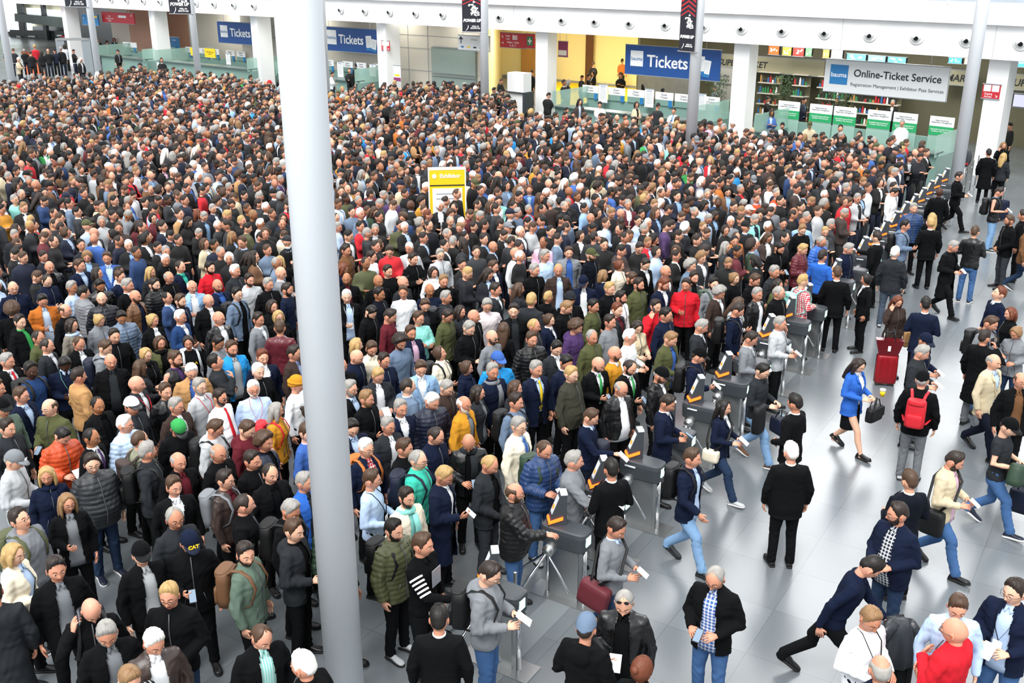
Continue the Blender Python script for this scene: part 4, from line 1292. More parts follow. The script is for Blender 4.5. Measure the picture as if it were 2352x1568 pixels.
def finish_top(V, style, sex, pose, fat, rs_=0):
    """cloth folds, quilting"""
    V = V.copy()
    dmin = np.full(len(V), 9.0); s_arm = np.zeros(len(V)); axisp = np.zeros_like(V)
    for s in (-1, 1):
        S_, E_, W_, *_ = arm_pts(pose, s, sex)
        la = np.linalg.norm(np.array(E_) - np.array(S_))
        for (a, b, o) in ((S_, E_, 0), (E_, W_, la)):
            d, t = seg_dist(V, a, b)
            a_, b_ = np.array(a), np.array(b)
            up = d < dmin
            dmin = np.where(up, d, dmin)
            s_arm = np.where(up, o + t * np.linalg.norm(b_ - a_), s_arm)
            axisp[up] = (a_ + t[:, None] * (b_ - a_))[up]
    arm = (dmin < .085) & ((np.abs(V[:, 0]) > .15) | (V[:, 1] < -.15) | (dmin < .05))
    ctr = np.where(arm[:, None], axisp, np.stack([V[:, 0] * 0, V[:, 0] * 0, V[:, 2]], 1))
    dr = V - ctr; dr /= (np.linalg.norm(dr, axis=1)[:, None] + 1e-6)
    coord = np.where(arm, s_arm, V[:, 2])
    if style == 'P':
        amp = .013 * (np.abs(np.sin(PI * coord / .062)) ** .6 - .6)
        V += dr * amp[:, None]
    x, y, z = V.T
    q1 = 2.4 * np.sin(x * 13 + z * 7) + 1.8 * np.sin(y * 19 - z * 11 + 1.3)
    w = np.sin(z * 34 + x * 26 * np.sign(x) + q1) * .55 + np.sin(z * 52 - x * 44 + y * 33 + 1.7 * q1) * .35 + .3 * np.sin(x * 71 + z * 29 - y * 63 + q1)
    w = np.sign(w) * np.abs(w) ** 1.3
    amp = dict(S=.0026, T=.0045, W=.0042).get(style, .0055)
    amp = amp * (1 + 1.4 * np.exp(-((s_arm - .28) / .08) ** 2) * arm)
    V += dr * (w * amp)[:, None]
    return V, arm

def open_front(V, F, style, fat, arm):
    wz = dict(S=([.76, .98, 1.10, 1.14, 1.42, 1.5], [.060, .030, .004, .004, .075, .055]), O=([.79, 1.42, 1.5], [.095, .062, .04]), L=([.8, 1.42, 1.5], [.10, .068, .045]),
              C=([.48, 1.42, 1.5], [.10, .058, .045]), Z=([.8, 1.42, 1.5], [.09, .06, .05]), V=([.8, 1.25, 1.42, 1.5], [.03, .03, .05, .05]))[style]
    keep = []
    for f in F:
        c = V[list(f)].mean(0)
        if c[1] < -.02 and c[2] < 1.60 and not arm[f[0]]:
            if abs(c[0]) < np.interp(c[2], *wz) and c[1] > -.26:
                continue
        keep.append(f)
    return keep

def shirt_arrays(sex, fat, collar=True, n=32, hang=0.0):
    mb = MB()
    mb.add(*zloft([(z, a + hang * (z < 1.05) * .6, b + hang * (z < 1.05), c_, x, y) for z, a, b, c_, x, y in torso(sex, fat, .008, .82 if hang else .95, 1.475)], n, 2.15))
    mb.add(*tube([(0, .016, 1.44), (0, .013, 1.488), (0, .010, 1.522)], [(.080, .074), (.066, .065), (.062, .063)], n, flat=(1, 0, 0)))
    if collar:
        for s in (-1, 1):
            V = [(s * .005, -.068, 1.508), (s * .044, -.050, 1.522), (s * .050, -.066, 1.484), (s * .024, -.092, 1.456), (s * .005, -.060, 1.503), (s * .044, -.040, 1.518), (s * .053, -.060, 1.478), (s * .024, -.088, 1.448)]
            mb.add(V, [(0, 1, 2, 3), (7, 6, 5, 4), (0, 4, 5, 1), (1, 5, 6, 2), (2, 6, 7, 3), (3, 7, 4, 0)])
    return mb.arrays()

def tie_arrays(fat):
    T = torso('m', fat, .012, .80, 1.475)
    zs = [1.495, 1.47, 1.45, 1.40, 1.30, 1.20, 1.10, 1.06, 1.02]
    ws = [.014, .020, .013, .018, .024, .028, .032, .030, .004]
    V = []
    for z, w in zip(zs, ws):
        rf = float(np.interp(z, [t[0] for t in T], [t[2] for t in T])) if z <= 1.475 else .066
        for k, yy in ((0, -rf - .012), (1, -rf - .004)):
            V += [(-w, yy + .001, z), (w, yy + .001, z)]
    F = []
    for i in range(len(zs) - 1):
        o = 4 * i
        F += [(o, o + 1, o + 5, o + 4), (o + 3, o + 2, o + 6, o + 7), (o, o + 4, o + 6, o + 2), (o + 1, o + 3, o + 7, o + 5)]
    return np.array(V), F, [0] * len(F)

def trouser_parts(legs, sex, fat):
    mb = MB()
    drop, Lg, Rg = LEGS[legs]
    prof = torso(sex, fat, .010, .80, 1.02)
    prof = [(.76, .150, .085, .095, 0, 0)] + prof
    prof = [(q[0] - drop,) + tuple(q[1:]) for q in prof]
    mb.add(*zloft(prof, 28, 2.2))
    for K_, A_, pt in (Lg, Rg):
        H_ = np.array((math.copysign(.088, K_[0]), 0.005, .86 - drop)); K_ = np.array(K_); A_ = np.array(A_)
        mb.add(*tube([H_, H_ * .6 + K_ * .4, K_ + [0, 0, .05], K_ - [0, 0, .04], K_ * .5 + A_ * .5 + [0, .012, 0], A_ + [0, .004, .05], A_ + (A_ - K_) / np.linalg.norm(A_ - K_) * .025],
                     [(.096, .102), (.088, .092), (.070, .072), (.067, .070), (.062, .066), (.058, .062), (.060, .066)], 18, flat=(1, 0, 0)))
    return mb

def wrinkle_trousers(V):
    V = V.copy(); x, y, z = V.T
    w = (z < .78) * np.sin(z * 58 + np.sin(x * 37 + z * 9) * 3 + y * 46) * (.0018 + .005 * np.exp(-((z - .5) / .06) ** 2) + .006 * np.exp(-((z - .14) / .06) ** 2))
    V[:, 1] += w * np.sign(y + .001); V[:, 0] += w * .3
    return V

def shoe_arrays():
    mb = MB()
    # upper
    st = [(.078, .030, .035), (.055, .037, .075), (.015, .036, .085), (-.03, .035, .078), (-.08, .041, .052), (-.13, .046, .042), (-.17, .040, .034), (-.195, .022, .026)]
    V, n = [], 14
    for y, w, h in st:
        for j in range(n):
            a = 2 * PI * j / n
            V.append((math.cos(a) * w, y, .018 + (h / 2) + math.sin(a) * h / 2))
    F = []
    for i in range(len(st) - 1):
        for j in range(n):
            a, b = i * n + j, i * n + (j + 1) % n
            F.append((a, a + n, b + n, b))
    F += [tuple(range(n)), tuple(reversed(range((len(st) - 1) * n, len(st) * n)))]
    mb.add(V, F, 0)
    so = [(.085, .030), (.05, .038), (-.02, .037), (-.09, .045), (-.15, .045), (-.19, .030), (-.205, .010)]
    V = []
    for y, w in so:
        V += [(-w, y, 0), (w, y, 0), (w, y, .024), (-w, y, .024)]
    F = []
    for i in range(len(so) - 1):
        o = 4 * i
        for j in range(4): F.append((o + j, o + 4 + j, o + 4 + (j + 1) % 4, o + (j + 1) % 4))
    F += [(0, 1, 2, 3), tuple(reversed(range(4 * len(so) - 4, 4 * len(so))))]
    mb.add(V, F, 1)
    return mb.arrays()

# ---------------------------------------------------------------- batch voxel remeshing
def batch_eval(jobs):
    """jobs: list of (key, V, F, modifiers) ; returns {key: (V, F)}"""
    obs = []
    for key, V, F, mods in jobs:
        me = bpy.data.meshes.new('tmp'); me.from_pydata(np.asarray(V).tolist(), [], F); me.update()
        o = bpy.data.objects.new('tmp', me); col.objects.link(o)
        for md in mods:
            if md[0] == 'remesh':
                m = o.modifiers.new('r', 'REMESH'); m.mode = 'VOXEL'; m.voxel_size = md[1]
            elif md[0] == 'smooth':
                m = o.modifiers.new('s', 'SMOOTH'); m.factor = .5; m.iterations = md[1]
            elif md[0] == 'solid':
                m = o.modifiers.new('t', 'SOLIDIFY'); m.thickness = md[1]; m.offset = -1
        obs.append((key, o, me))
    dg = bpy.context.evaluated_depsgraph_get()
    dg.update()
    out = {}
    for key, o, me in obs:
        ev = o.evaluated_get(dg); m2 = ev.to_mesh()
        n = len(m2.vertices); V = np.empty(n * 3); m2.vertices.foreach_get('co', V)
        F = [tuple(p.vertices) for p in m2.polygons]
        out[key] = (V.reshape(-1, 3), F)
        ev.to_mesh_clear()
    for key, o, me in obs:
        bpy.data.objects.remove(o); bpy.data.meshes.remove(me)
    return out

# ---------------------------------------------------------------- read the list of people
PEOPLE = """
A 200 90 m sd H-g k jd 0 45 gl up bp=ol note=yellow zip
E 610 1490 f Ll O-k g k 2 5 gl note=long straight hair
A 120 400 f My O-c lb k 2 60 ph
A 510 530 m sd O-k g k 0 10 sgh
A 810 860 m x J-k k k 5 0 dn2 ph bp=k
A 980 1090 m sg O-k g k 0 10 dn bd
A 1190 1470 m sl T-#k k k 0 20 gl dn
A 1350 1210 m sw L-db #w k 0 10 dn
A 1310 390 m c-k O-k lg k 0 20
A 1550 770 m sy J-k dgn jd 3 -20 gl note=short blond hair and red chest zip
A 1690 260 m c-n J-k lb k 2 0 dn ph note=blue cap with yellow letters
A 1600 80 m rg J-dg #w k 0 30 gl
A 2240 390 m sd J-gg k k 0 60 bd sgh bp=br hl note=brown canvas backpack
A -60 760 m sd C-dg k k 0 180
B 350 160 m sb Z-dg k k 1 65 pp
B 455 1420 m sw J-k w k 0 -130
B 40 1130 m rb O-k =te k 0 20 dn
B 360 10 m sg J-k k k 0 60 dn bp=k
B 1280 190 m sk P-ol k k 0 50 bd bp=k shoe=lg
B 1500 300 m sb W-k k k 6 55 pp note=black sweatshirt with white sleeve stripes
B 2110 560 m sd H-g r j 1 75 gl dn bp=k pp note=yellow hood lining
B 1680 1000 m sk S-k w k 0 175
B 740 330 m sk L-k k k 0 60
B 620 40 m sd P-dgn k k 0 60
F 80 160 m sa S-n w k 0 20
F 340 130 m sd O-db =b k 0 60 gl
F 30 290 m sw J-k g k 0 40
E 2310 450 m sw T-lb lb k 0 10 gl bd ln=r fat
F 270 650 f Lg J-mu w k 0 70 bp=r
F 20 900 m Cb V-n k k 0 60
F 60 1170 m rd O-k k k 0 30
F 430 1300 m sg O-rb dg k 0 50
F 470 850 m sb W-b pk k 0 60
F 420 660 f Bd W-k k k 0 70
F 375 410 m h-mu T-w w k 0 60
F 800 230 m x J-k k k 0 30
F 930 160 m x J-n r k 0 60 dn
F 1080 60 m sb W-c c k 0 10 dn bd note=cream patterned knit sweater
F 940 60 f My J-k k k 0 100
F 1150 190 m sd J-n n k 0 40 gl
F 1110 320 m sy O-dg w k 1 20 gl dn pp
F 1270 20 m Cd T-st st k 0 40 dn bd
F 1510 250 m sb S-sb w k 0 10 dn
F 1700 130 f Bb J-c pk k 2 60 up bp=k
F 1790 430 m sg J-db lg k 1 60 dn gl
F 1940 260 f Bb J-n w k 0 70 sc=n
F 2200 190 m c-b J-bb k k 0 20 gl bd
F 2150 310 m sg J-n g k 0 40 sc=g
F 870 450 m sg S-k lb k 0 50 gl bd
F 1010 540 m sl J-k k k 2 50 bd
F 1390 430 m rd S-st w k 0 120
F 1350 620 m sg S-n w k 0 30 
F 1590 560 m sw P-n m k 0 30 dn
F 1890 590 m fw O-mu g k 0 60 gl bd
F 2000 470 f Ld O-dg g k 0 70 gl
G 50 570 m sd T-st st k 0 55 bp=k
F 880 790 m sk S-n lb k 1 30 gl dn pp
F 1210 790 m sg O-dg #w k 0 40 gl
F 1690 880 m rd J-n n k 1 50 gl dn
F 1880 900 m x L-k k k 1 10 dn2 sc=dg ph
F 1060 990 m sw O-n #r k 0 40 gl bp=o
F 1370 1040 m sb J-k k k 0 60
F 1450 1060 m rg J-tq w k 0 70 gl bp=n
F 2120 1130 m ry O-dg k dg 3 60 dn
F 1060 1280 m sb T-lb lb k 1 70 gl ln=k
F 1680 1220 m sy C-n w k 2 70 gl dn pp
F 1380 1440 m sd C-c te k 0 40 bd sc=te
G 40 1400 m fb P-k k j 6 75 gl bd fat
G 80 790 m sg C-cc lb k 0 60 gl tie=b
G 300 990 m rb P-nb rb j 1 40 dn pp bp=dgn
G 580 1110 m sg J-g g k 6 80 pp
G 930 1190 m sk S-k w k 1 -150
G 720 700 m sb W-n lb n 6 70 gl dn pp
G 1000 440 m fg L-k w k 0 40 gl dn fat
G 560 320 m sy J-do w k 0 60 gl fat
G 240 270 m sg S-n lb k 0 40 tie=y
G 790 210 m x S-k w k 2 40 bd dn tie=gn ph
G 520 200 m sk S-n w k 0 50 dn
G 1060 230 m rd S-k w k 2 50 bd dn tie=gn ph
G 960 150 m x W-mu w k 0 70 bd
K 420 1220 m sk S-dg w k 0 40 dn
G 1360 320 m c-k L-k w k 0 70 dn bd
G 1700 160 m c-k J-n w k 2 80 bp=k dn tab
G 1420 570 m sd S-n w k 1 85 dn ph
G 1950 600 f Lk S-n w jd 1 70 walk bag=c pp
G 1660 1060 m sb O-n lb jl 8 65 walk bp=k note=white piping on jacket
G 2290 260 m sk W-dg dg jl 1 70 gl walk bag=nb dn
K 2100 1200 m sd S-g w jd 1 80 gl dn pp
G 40 440 f Mb J-dg k k 0 60
C 950 120 m sd W-g lb jd 1 70 dn walk bag=m pp
C 1050 810 m rg L-k k jd 2 -5 dn sgh pp
C 700 1080 m c-st H-k k k 1 155 pp note=grey cap with orange brim
C 1200 1450 f Ba J-k k k 0 160
C 1890 590 m rg O-k #b j 1 -20 gl dn ph
H 230 480 m sw S-k w k 0 -165 gl fat
I 265 1300 m sk S-k w k 3 -115
H 1310 740 m sb S-dn w k 1 -145
H 1690 520 m sd O-be pk j 1 75 dn walk bag=k pp bd
H 2190 210 m c-k K-dg k j 1 80 dn walk
H 1210 1040 m sd O-n #n jd 1 -30 gl bd hl fat
D 920 480 m sk W-n n k 10 90 gl dn stride
D 930 960 m sl T-w lb n 1 50 dn ln=k
D 1740 870 m sb T-lb lb n 0 10 dn
D 1730 1080 m x J-r w g 4 -115 gl
D 2270 740 m sd O-n lb j 1 -20 gl ln=k pp
D 1040 1460 m fg J-n k n 0 -160
I 550 140 m sb S-k w k 0 178
I 915 170 f Bk S-k w k 0 -70
I 1190 360 f La J-db k g 5 30 dn
I 1455 400 m sk S-n w k 1 175
I 830 920 f Ld S-rb w skirt 1 60 dn walk
I 60 600 m sg J-lg r k 1 75 pp
I 1395 830 m sg J-dg w dg 1 80 dn pp
I 1430 720 m c-n J-n k n 1 70 dn pp
I 1420 1090 m c-k J-k k g 0 175 bp=r
I 2030 560 m sb T-g g j 1 60 dn bp=k
I 2110 300 m sa W-n w n 0 -60 up
I 1985 700 m sd C-k k g 5 150
I 2230 480 f Ma J-k w k 0 -70
I 2285 650 f Bl J-g g jd 1 -20 dn ph
I 2070 900 m fg S-be lb n 0 60 walk
I 2310 1090 m fb O-k br k 0 20 gl
I 270 170 m sy T-#r r k 1 130 bp=te
I 140 220 f Md J-ol b k 0 60
I 30 290 m rg J-k w k 0 60 gl
I 70 100 m sg J-dg k k 0 60
J 1750 290 m sd J-k k k 1 85 gl walk pp
J 2060 90 m sk C-k k k 0 178
J 2130 120 f Ly J-dg k k 0 165
J 2160 20 f Ll J-k k k 5 20
J 2110 440 m sd V-k st jl 2 80 dn pp bp=k
J 2240 710 m sb J-k k dg 3 -60 bd gl
J 1900 810 m sb L-k k j 1 172
J 1690 920 m sg C-k k k 1 60 dn walk pp
J 1170 1000 m sw J-dg k st 0 175
J 1500 730 m sy S-k w k 0 -165
J 1470 670 f Ly J-k k k 0 -170
J 1560 440 m x S-k k k 0 180 sk3
J 1380 590 m sg P-nb lb k 0 20
J 1260 750 m sk H-st k k 2 80 bp=k
J 1010 860 m sd S-k w k 6 -110
J 510 1030 m sd W-rb w k 0 150
J 720 970 m sg J-n w k 0 60 dn
J 490 890 m rg P-rb w k 0 60 dn gl
J 290 960 m sy P-m k k 1 70 dn
J 130 950 m sk J-k b k 2 40 bd dn ph
J 320 780 m sl H-k r k 0 40 dn
J 730 530 m sb J-r r k 0 80 dn
J 1170 450 m sk J-w w k 0 75 dn
J 2345 660 m sd J-k k k 0 -90
J 2375 760 m sb J-br k jd 0 85 walk
E 60 200 m sg S-k w k 0 40 tie=r
E 280 280 m sk T-nb nb k 0 40 sk3 bp=k
E 580 200 m sk W-n lb k 2 10 dn2 sk3 ln=te
E 130 510 m sb S-n lb k 0 45 gl
E 30 620 m c-k J-gg w k 0 40
E 60 810 m sd J-dg g k 0 45
E 10 460 m sb J-dg k k 0 50
E 460 620 m fb J-ol k k 1 -40 gl ph
E 710 340 m sd J-t dg k 0 110
E 570 860 m sk P-ru pu k 1 25 dn2 pp
E 890 600 m rk C-k k k 0 40 sk2 fat
E 800 890 m rk S-k w k 0 55 sk2 gl tie=pu
E 1060 200 m x O-k dg k 0 0 fat
E 940 70 m sb Z-g w k 0 70 dn bp=n
M 700 1180 m rb O-k w k 0 30 dn
M 430 1210 m rd S-dg w k 0 60
M 350 1140 m rd J-ol k k 0 60
M 1040 1120 m sd J-k b k 0 20
E 1220 250 f Lb J-dg w k 1 100 pp
E 1330 140 f By J-k k k 1 45 gl sc=k pp
M 1460 1180 f Mb C-ol k k 0 20 sc=k
E 1590 180 m sb V-k pu k 0 45 bd
M 1720 1180 f Bd T-k k k 0 10 bp=lg note=black sleeveless print top
E 1770 270 m sw O-t b k 0 10 dn gl
E 1950 220 m sk J-dg k k 9 80 up
M 2000 1190 m sk T-g g k 0 60 dn sk2
M 2080 1220 m sb O-bb lg k 0 30 bd
E 1240 410 m x O-dg w k 0 60 ln=r
E 1200 610 m c-w J-dg k k 0 45
E 1530 470 m sb L-k dg k 0 30
E 1600 610 m sg O-db w k 0 40 gl
E 1810 440 m sg W-lg w k 0 50 gl bd ln=r
E 1980 520 m sd T-w w k 0 50 bd sg tie=r fat
E 1130 780 m sw P-lb lb k 0 50 gl
E 1610 780 m c-gn H-k g k 0 30 dn2 note=green and black cap
E 1270 920 m rb J-lo k k 0 120 bp=db
E 1340 1030 m sg J-dg lb k 0 80 hr bp=k
E 840 1130 m sd P-dg w jd 0 20 gl fat
E 1640 1110 m fg O-k m k 0 30
E 1580 1340 m sb S-k w k 0 15 
E 2020 1050 m fg J-k g k 0 50 gl
E 2050 1280 m sd L-db m k 0 60 gl bp=g
E 2030 820 m sb H-lg w k 0 60 gl dn bp=k
E 2200 830 m sb H-m w k 0 60 dn
E 2330 1150 m sd J-k dgn k 0 50
E 2220 1510 m rd J-k k k 0 80
E 430 1240 f Ly J-n w k 0 5 sc=n
E 100 1100 m c-g J-lg k k 1 60 dn pp note=grey baseball cap and pale fleece
L 120 650 m sg J-k w k 0 30
L 230 440 f Ly O-k w k 0 0
L 290 700 m sd T-n n k 0 70 bd
L 160 850 f Md J-k w k 0 20
L 30 970 m sd S-g w k 0 60
L 215 940 f My J-k k k 0 20
L 230 1050 m sb L-m k k 0 165
L 840 600 m x O-k m k 0 5 bd sk2
L 790 500 f La J-n b k 0 70 dn
L 1060 400 m sd T-w w k 0 60
L 830 340 m sd J-br dg k 0 60
L 1210 530 m sd T-k k k 0 40
L 1160 620 m x W-k w k 0 20 sk2
L 840 760 m sw O-k lb k 2 15 ln=w
L 1130 740 m sk J-dn k k 0 60 sk2
L 1310 630 m x W-dg k k 0 50 sgh
L 1360 720 m sb T-w w k 0 5 
L 1440 420 m sd J-k k k 4 45
L 1630 540 f Md W-w w k 0 10
L 1690 380 m sg J-lg lb k 0 30 gl
L 1720 620 m sl J-k k k 0 20
L 1590 700 m x T-n n k 0 5 sk2
L 1740 770 m sg J-dg k k 0 80 bp=dg
L 1550 830 m sb O-k dg k 0 10 dn gl note=orange jacket lining
L 1490 960 m sb T-te te k 4 30 gl
L 1090 900 m sk J-k k k 0 60 dn2 bd
L 1160 920 m sd T-m m k 0 70 dn
L 1880 900 f Ld J-dg k k 0 40
L 1770 930 m sd J-ol lg k 0 60 gl dn
L 2100 830 m sg T-lp o k 0 10 dn gl
L 1970 940 m x J-k k k 0 60 sgh
L 1940 1040 m sg J-k b k 1 55 dn
L 2190 700 m sd S-dg w k 0 70
L 2170 490 m sb S-n w k 0 50
L 1420 1090 m sb O-n pk k 2 40 bd
L 2160 1130 m x T-g w k 0 50 sg bd
L 2270 1060 f Lb T-k k k 0 150
K 40 890 m sd O-k dg k 0 10
K 200 1150 m sb P-k k k 0 30
K 230 520 m sg J-k dg k 0 40
K 440 520 m ry O-db lb k 0 15
K 540 360 m sb O-g b k 0 10
K 320 390 m sg T-lb lb k 0 40
K 680 620 m c-n O-n w k 0 0 dn
K 80 690 f Lb J-dg k k 0 95
K 200 800 m sy J-dg k k 0 150
K 350 770 f sy J-k k k 0 140
K 490 860 m sl J-k k k 0 70 dn
K 550 780 m h-dg J-k g k 0 20 sk2
K 370 970 f Bb S-n w k 0 70
K 220 1030 m ry J-dg k k 0 70
K 590 1030 m Cb H-pu k k 0 60 dn sgh note=purple track top with white stripes
K 770 850 m sk J-ol k k 0 70 
K 910 690 m sy J-k g k 0 50
K 1010 770 m sk J-w k k 0 60 bd
K 970 880 m sa S-dg m k 0 60
K 1100 590 m sb J-k k k 0 55 bd gl dn
K 1000 480 f Ba J-c w k 0 60
K 850 570 f Ml S-n w k 0 120
K 740 380 m c-ol J-dn w k 0 60 bd
K 1200 650 m sd J-ol dg k 0 50 bd
K 1230 460 m sd S-k w k 0 50 dn
K 1420 530 m x S-db w k 0 60
K 1430 640 m sa S-n w k 0 50 dn bd
K 1555 650 m sd J-r w k 2 0 note=red jacket with white chest panel
K 1330 850 m sd J-r w k 5 40
K 1420 930 m sk J-n k k 0 60 gl
K 1140 1030 f Md J-be w k 1 40 dn
K 930 990 m sd T-g g k 0 60 fat
K 1090 1130 m sw T-w w k 1 70 gl
K 750 1130 m rg J-ol pk k 0 50
K 1450 1140 m sl O-ol b k 1 60 dn
K 1730 1030 m sg S-dg w k 0 80 dn
K 1840 640 m sk J-g g k 0 40 bd bp=dgn
K 1900 720 m Cg S-db w k 0 60 dn
K 1690 600 m sd V-k k k 0 20 bd
K 1520 340 f Lb O-k r k 0 0
K 1650 480 m Cg J-st k k 0 60
K 2060 880 m sd W-n n k 0 80 bp=k dn
K 2100 610 f Bl T-k k k 0 60
K 2210 590 m sb J-k k k 2 60 dn
K 2110 810 f Lb J-lg lg k 2 70 dn
K 2330 730 m sg L-k w k 0 60
M 120 680 m x J-n k k 0 10 gl
M 110 880 m Cb W-k k k 0 160
M 180 990 m sd Z-k gn k 0 50 fat
M 380 790 m sk O-o =lb k 2 15 dn gl ph
M 590 890 m fb J-k dgn k 0 50 gl
M 660 680 m sg T-lb lb k 0 60 sk2 fat
M 770 720 m sk P-g k k 0 110
M 880 660 m sk L-k k k 0 10 dn bd sk2
M 420 610 m rd J-n #pu k 2 40 dn gl
M 450 490 m x L-k k k 0 20
M 720 480 m sb S-n lb k 0 40 
M 980 410 m sb S-b lb k 0 0 fat
M 1090 580 m sb S-n w k 0 50
M 1170 660 m sg S-k w k 0 50
M 930 780 m x P-dn w k 0 5 bd
M 1230 760 m x L-br n k 0 55 bd
M 930 980 f By J-g w k 0 30 dn
M 1060 940 m sk P-st w k 0 20 dn sk2
M 660 1020 f Md J-gb lb k 0 50 gl sc=lb
M 1390 980 f By O-k w k 0 35
M 1420 640 m sd P-k k k 0 60 bd
M 1510 600 m fg J-k dg k 0 40 gl
M 1370 540 f Ly J-dg k k 0 40
M 1510 430 m sw J-k b k 0 30
M 1640 490 m rd S-n tq k 0 50
M 1750 670 m fw O-sb w k 2 10 
M 1660 800 m sb J-n lb k 0 60 bd sgh
M 1640 950 m sw S-nb w k 2 55 gl
M 1880 800 m x C-k w k 0 30 gl
M 1980 660 m x S-n b k 0 40 bd
M 1910 500 m sk J-r k k 0 40 bd
M 1990 960 m x L-k w k 0 40 gl
M 2160 740 m sk O-st k k 0 50 gl bp=k
M 2140 530 m sw J-dg lb k 0 50
M 2270 610 m sd H-lg g k 0 20 bd
"""
TILE = dict(A=(0, 1173), B=(585, 1173), C=(1170, 1173), D=(1760, 1173), E=(0, 780), F=(585, 780), G=(1170, 780), H=(1760, 920), I=(1760, 600), J=(1760, 330), K=(1170, 490), L=(585, 490), M=(0, 490))
folk = []
for ln in PEOPLE.strip().splitlines():
    note = None
    if 'note=' in ln:
        ln, note = ln.split('note=')
    a = ln.split()
    x0, y0 = TILE[a[0]]
    p = dict(px=x0 + float(a[1]) / 3.97, py=y0 + float(a[2]) / 3.97, sex=a[3], hair=a[4], top=a[5], shirt=a[6], pants=a[7], pose=int(a[8]), yaw=float(a[9]), note=note.strip() if note else None, fl={})
    for f in a[10:]:
        k, _, v = f.partition('=')
        p['fl'][k] = v or True
    h = 1.775 if p['sex'] == 'm' else 1.66
    p['i'] = len(folk)
    rr = random.Random(p['i'] * 7 + 1)
    h += rr.uniform(-.035, .035) + (.05 if p['py'] > 1150 else 0)
    p['h'] = h
    p['s'] = h / 1.77
    lean = LEAN.get(p['pose'], 0)
    off_y = .26 if lean else .0
    q = at_z(p['px'], p['py'], (1.65 if not lean else 1.58) * p['s'])
    az = math.atan2(q.x, q.y)
    yw = R(p['yaw']) - az
    p['rz'] = yw
    p['x'], p['y'] = q.x - math.sin(yw) * off_y, q.y + math.cos(yw) * off_y
    folk.append(p)

GATES_PX = [(1130, 1300), (1288, 1165), (1382, 1085), (1468, 1018), (1540, 950), (1607, 893), (1672, 838), (1722, 795), (1768, 748), (1815, 705), (1856, 675), (1924, 617), (1956, 592), (1987, 564), (2014, 544), (2037, 524), (2062, 504), (2082, 481), (2103, 463), (2123, 448), (2140, 431), (2158, 417), (2176, 402)]
GL0 = Vector((-0.23, 10.05, 0))
gates = []
for g in GATES_PX:
    q = at_z(g[0], g[1], 1.27) + DX * .12
    k = (q - GL0).dot(UX)
    gates.append(GL0 + DX * (.12 + .6 * ((q - GL0).dot(DX) - .12)) + UX * k)

# people may not stand inside each other or inside a turnstile
XY = np.array([(p['x'], p['y']) for p in folk])
ORI = XY.copy()
fix_pts = np.array([(g.x, g.y) for g in gates] + [(g.x - DX.x * .22, g.y - DX.y * .22) for g in gates] + [(g.x + DX.x * .22, g.y + DX.y * .22) for g in gates])
for it in range(60):
    D = XY[:, None] - XY[None]
    d = np.linalg.norm(D, axis=2) + np.eye(len(XY)) * 9
    m = d < .50
    if m.any():
        w = np.where(m, (.50 - d) / 2 / d, 0)
        XY += (D * w[..., None]).sum(1) * .5
    D = XY[:, None] - fix_pts[None]
    d = np.linalg.norm(D, axis=2)
    w = np.where(d < .43, (.43 - d) / d, 0)
    XY += (D * w[..., None]).sum(1) * .6
    D = XY - np.array(BIG); d = np.linalg.norm(D, axis=1); w = np.where(d < .58, (.58 - d) / d, 0); XY += D * w[:, None]
    XY += (ORI - XY) * .03
for p, q in zip(folk, XY):
    p['x'], p['y'] = float(q[0]), float(q[1])

# ---------------------------------------------------------------- shared meshes, built once per kind and pose
VT, VS = .0145, .014
OM = dict(
    skin=objmat('skin', .5, bump=.08, bscale=80, spec=.35, var=.06), lip=objmat('lips', .45, mul=(.72, .42, .40), bump=0, var=.05), brow=mat('brows', '4c382b', .8),
    eyew=mat('eye_white', 'dcd8d4', .25), iris=mat('iris', '2a2320', .15),
    hair=objmat('hair', .5, bump=.15, bscale=90, spec=.4, var=.30, vscale=35), cloth=objmat('woven_cloth', .92, bump=.2, bscale=60, spec=.12), suit=objmat('suit_cloth', .85, bump=.08, bscale=200, var=.06, spec=.12),
    leather=objmat('leather', .36, bump=.25, bscale=30, spec=.5), puffer=objmat('quilted_nylon', .5, bump=.2, bscale=25, spec=.45), denim=objmat('denim', .9, bump=.15, bscale=90, var=.3, vscale=5, spec=.12),
    plaid=objmat('plaid_cloth', .85, 'plaid', bump=.1), stripe=objmat('striped_cloth', .85, 'stripe', bump=.1), knit=objmat('knit', .95, bump=.4, bscale=150, spec=.1),
    shoe=objmat('shoe_leather', .4, bump=.1, spec=.5), sole_d=mat('dark_sole', '1b1b1c', .8), sole_w=mat('white_sole', 'dddddd', .7),
    brim=objmat('cap_brim', .8, bump=.1), metal=M['chrome'], nylon=objmat('bag_nylon', .6, bump=.2, spec=.4))

def style_of(p): return p['top'].split('-')[0]
def legs_of(p):
    return 'walk' if 'walk' in p['fl'] else ('stride' if 'stride' in p['fl'] else 'stand')
def hd_of(p):
    f = p['fl']
    pitch = 40 if 'dn2' in f else 24 if 'dn' in f else -16 if 'up' in f else 6
    yaw = -38 if 'hl' in f else 38 if 'hr' in f else (0, 12, -12)[p['i'] % 3]
    return yaw, pitch

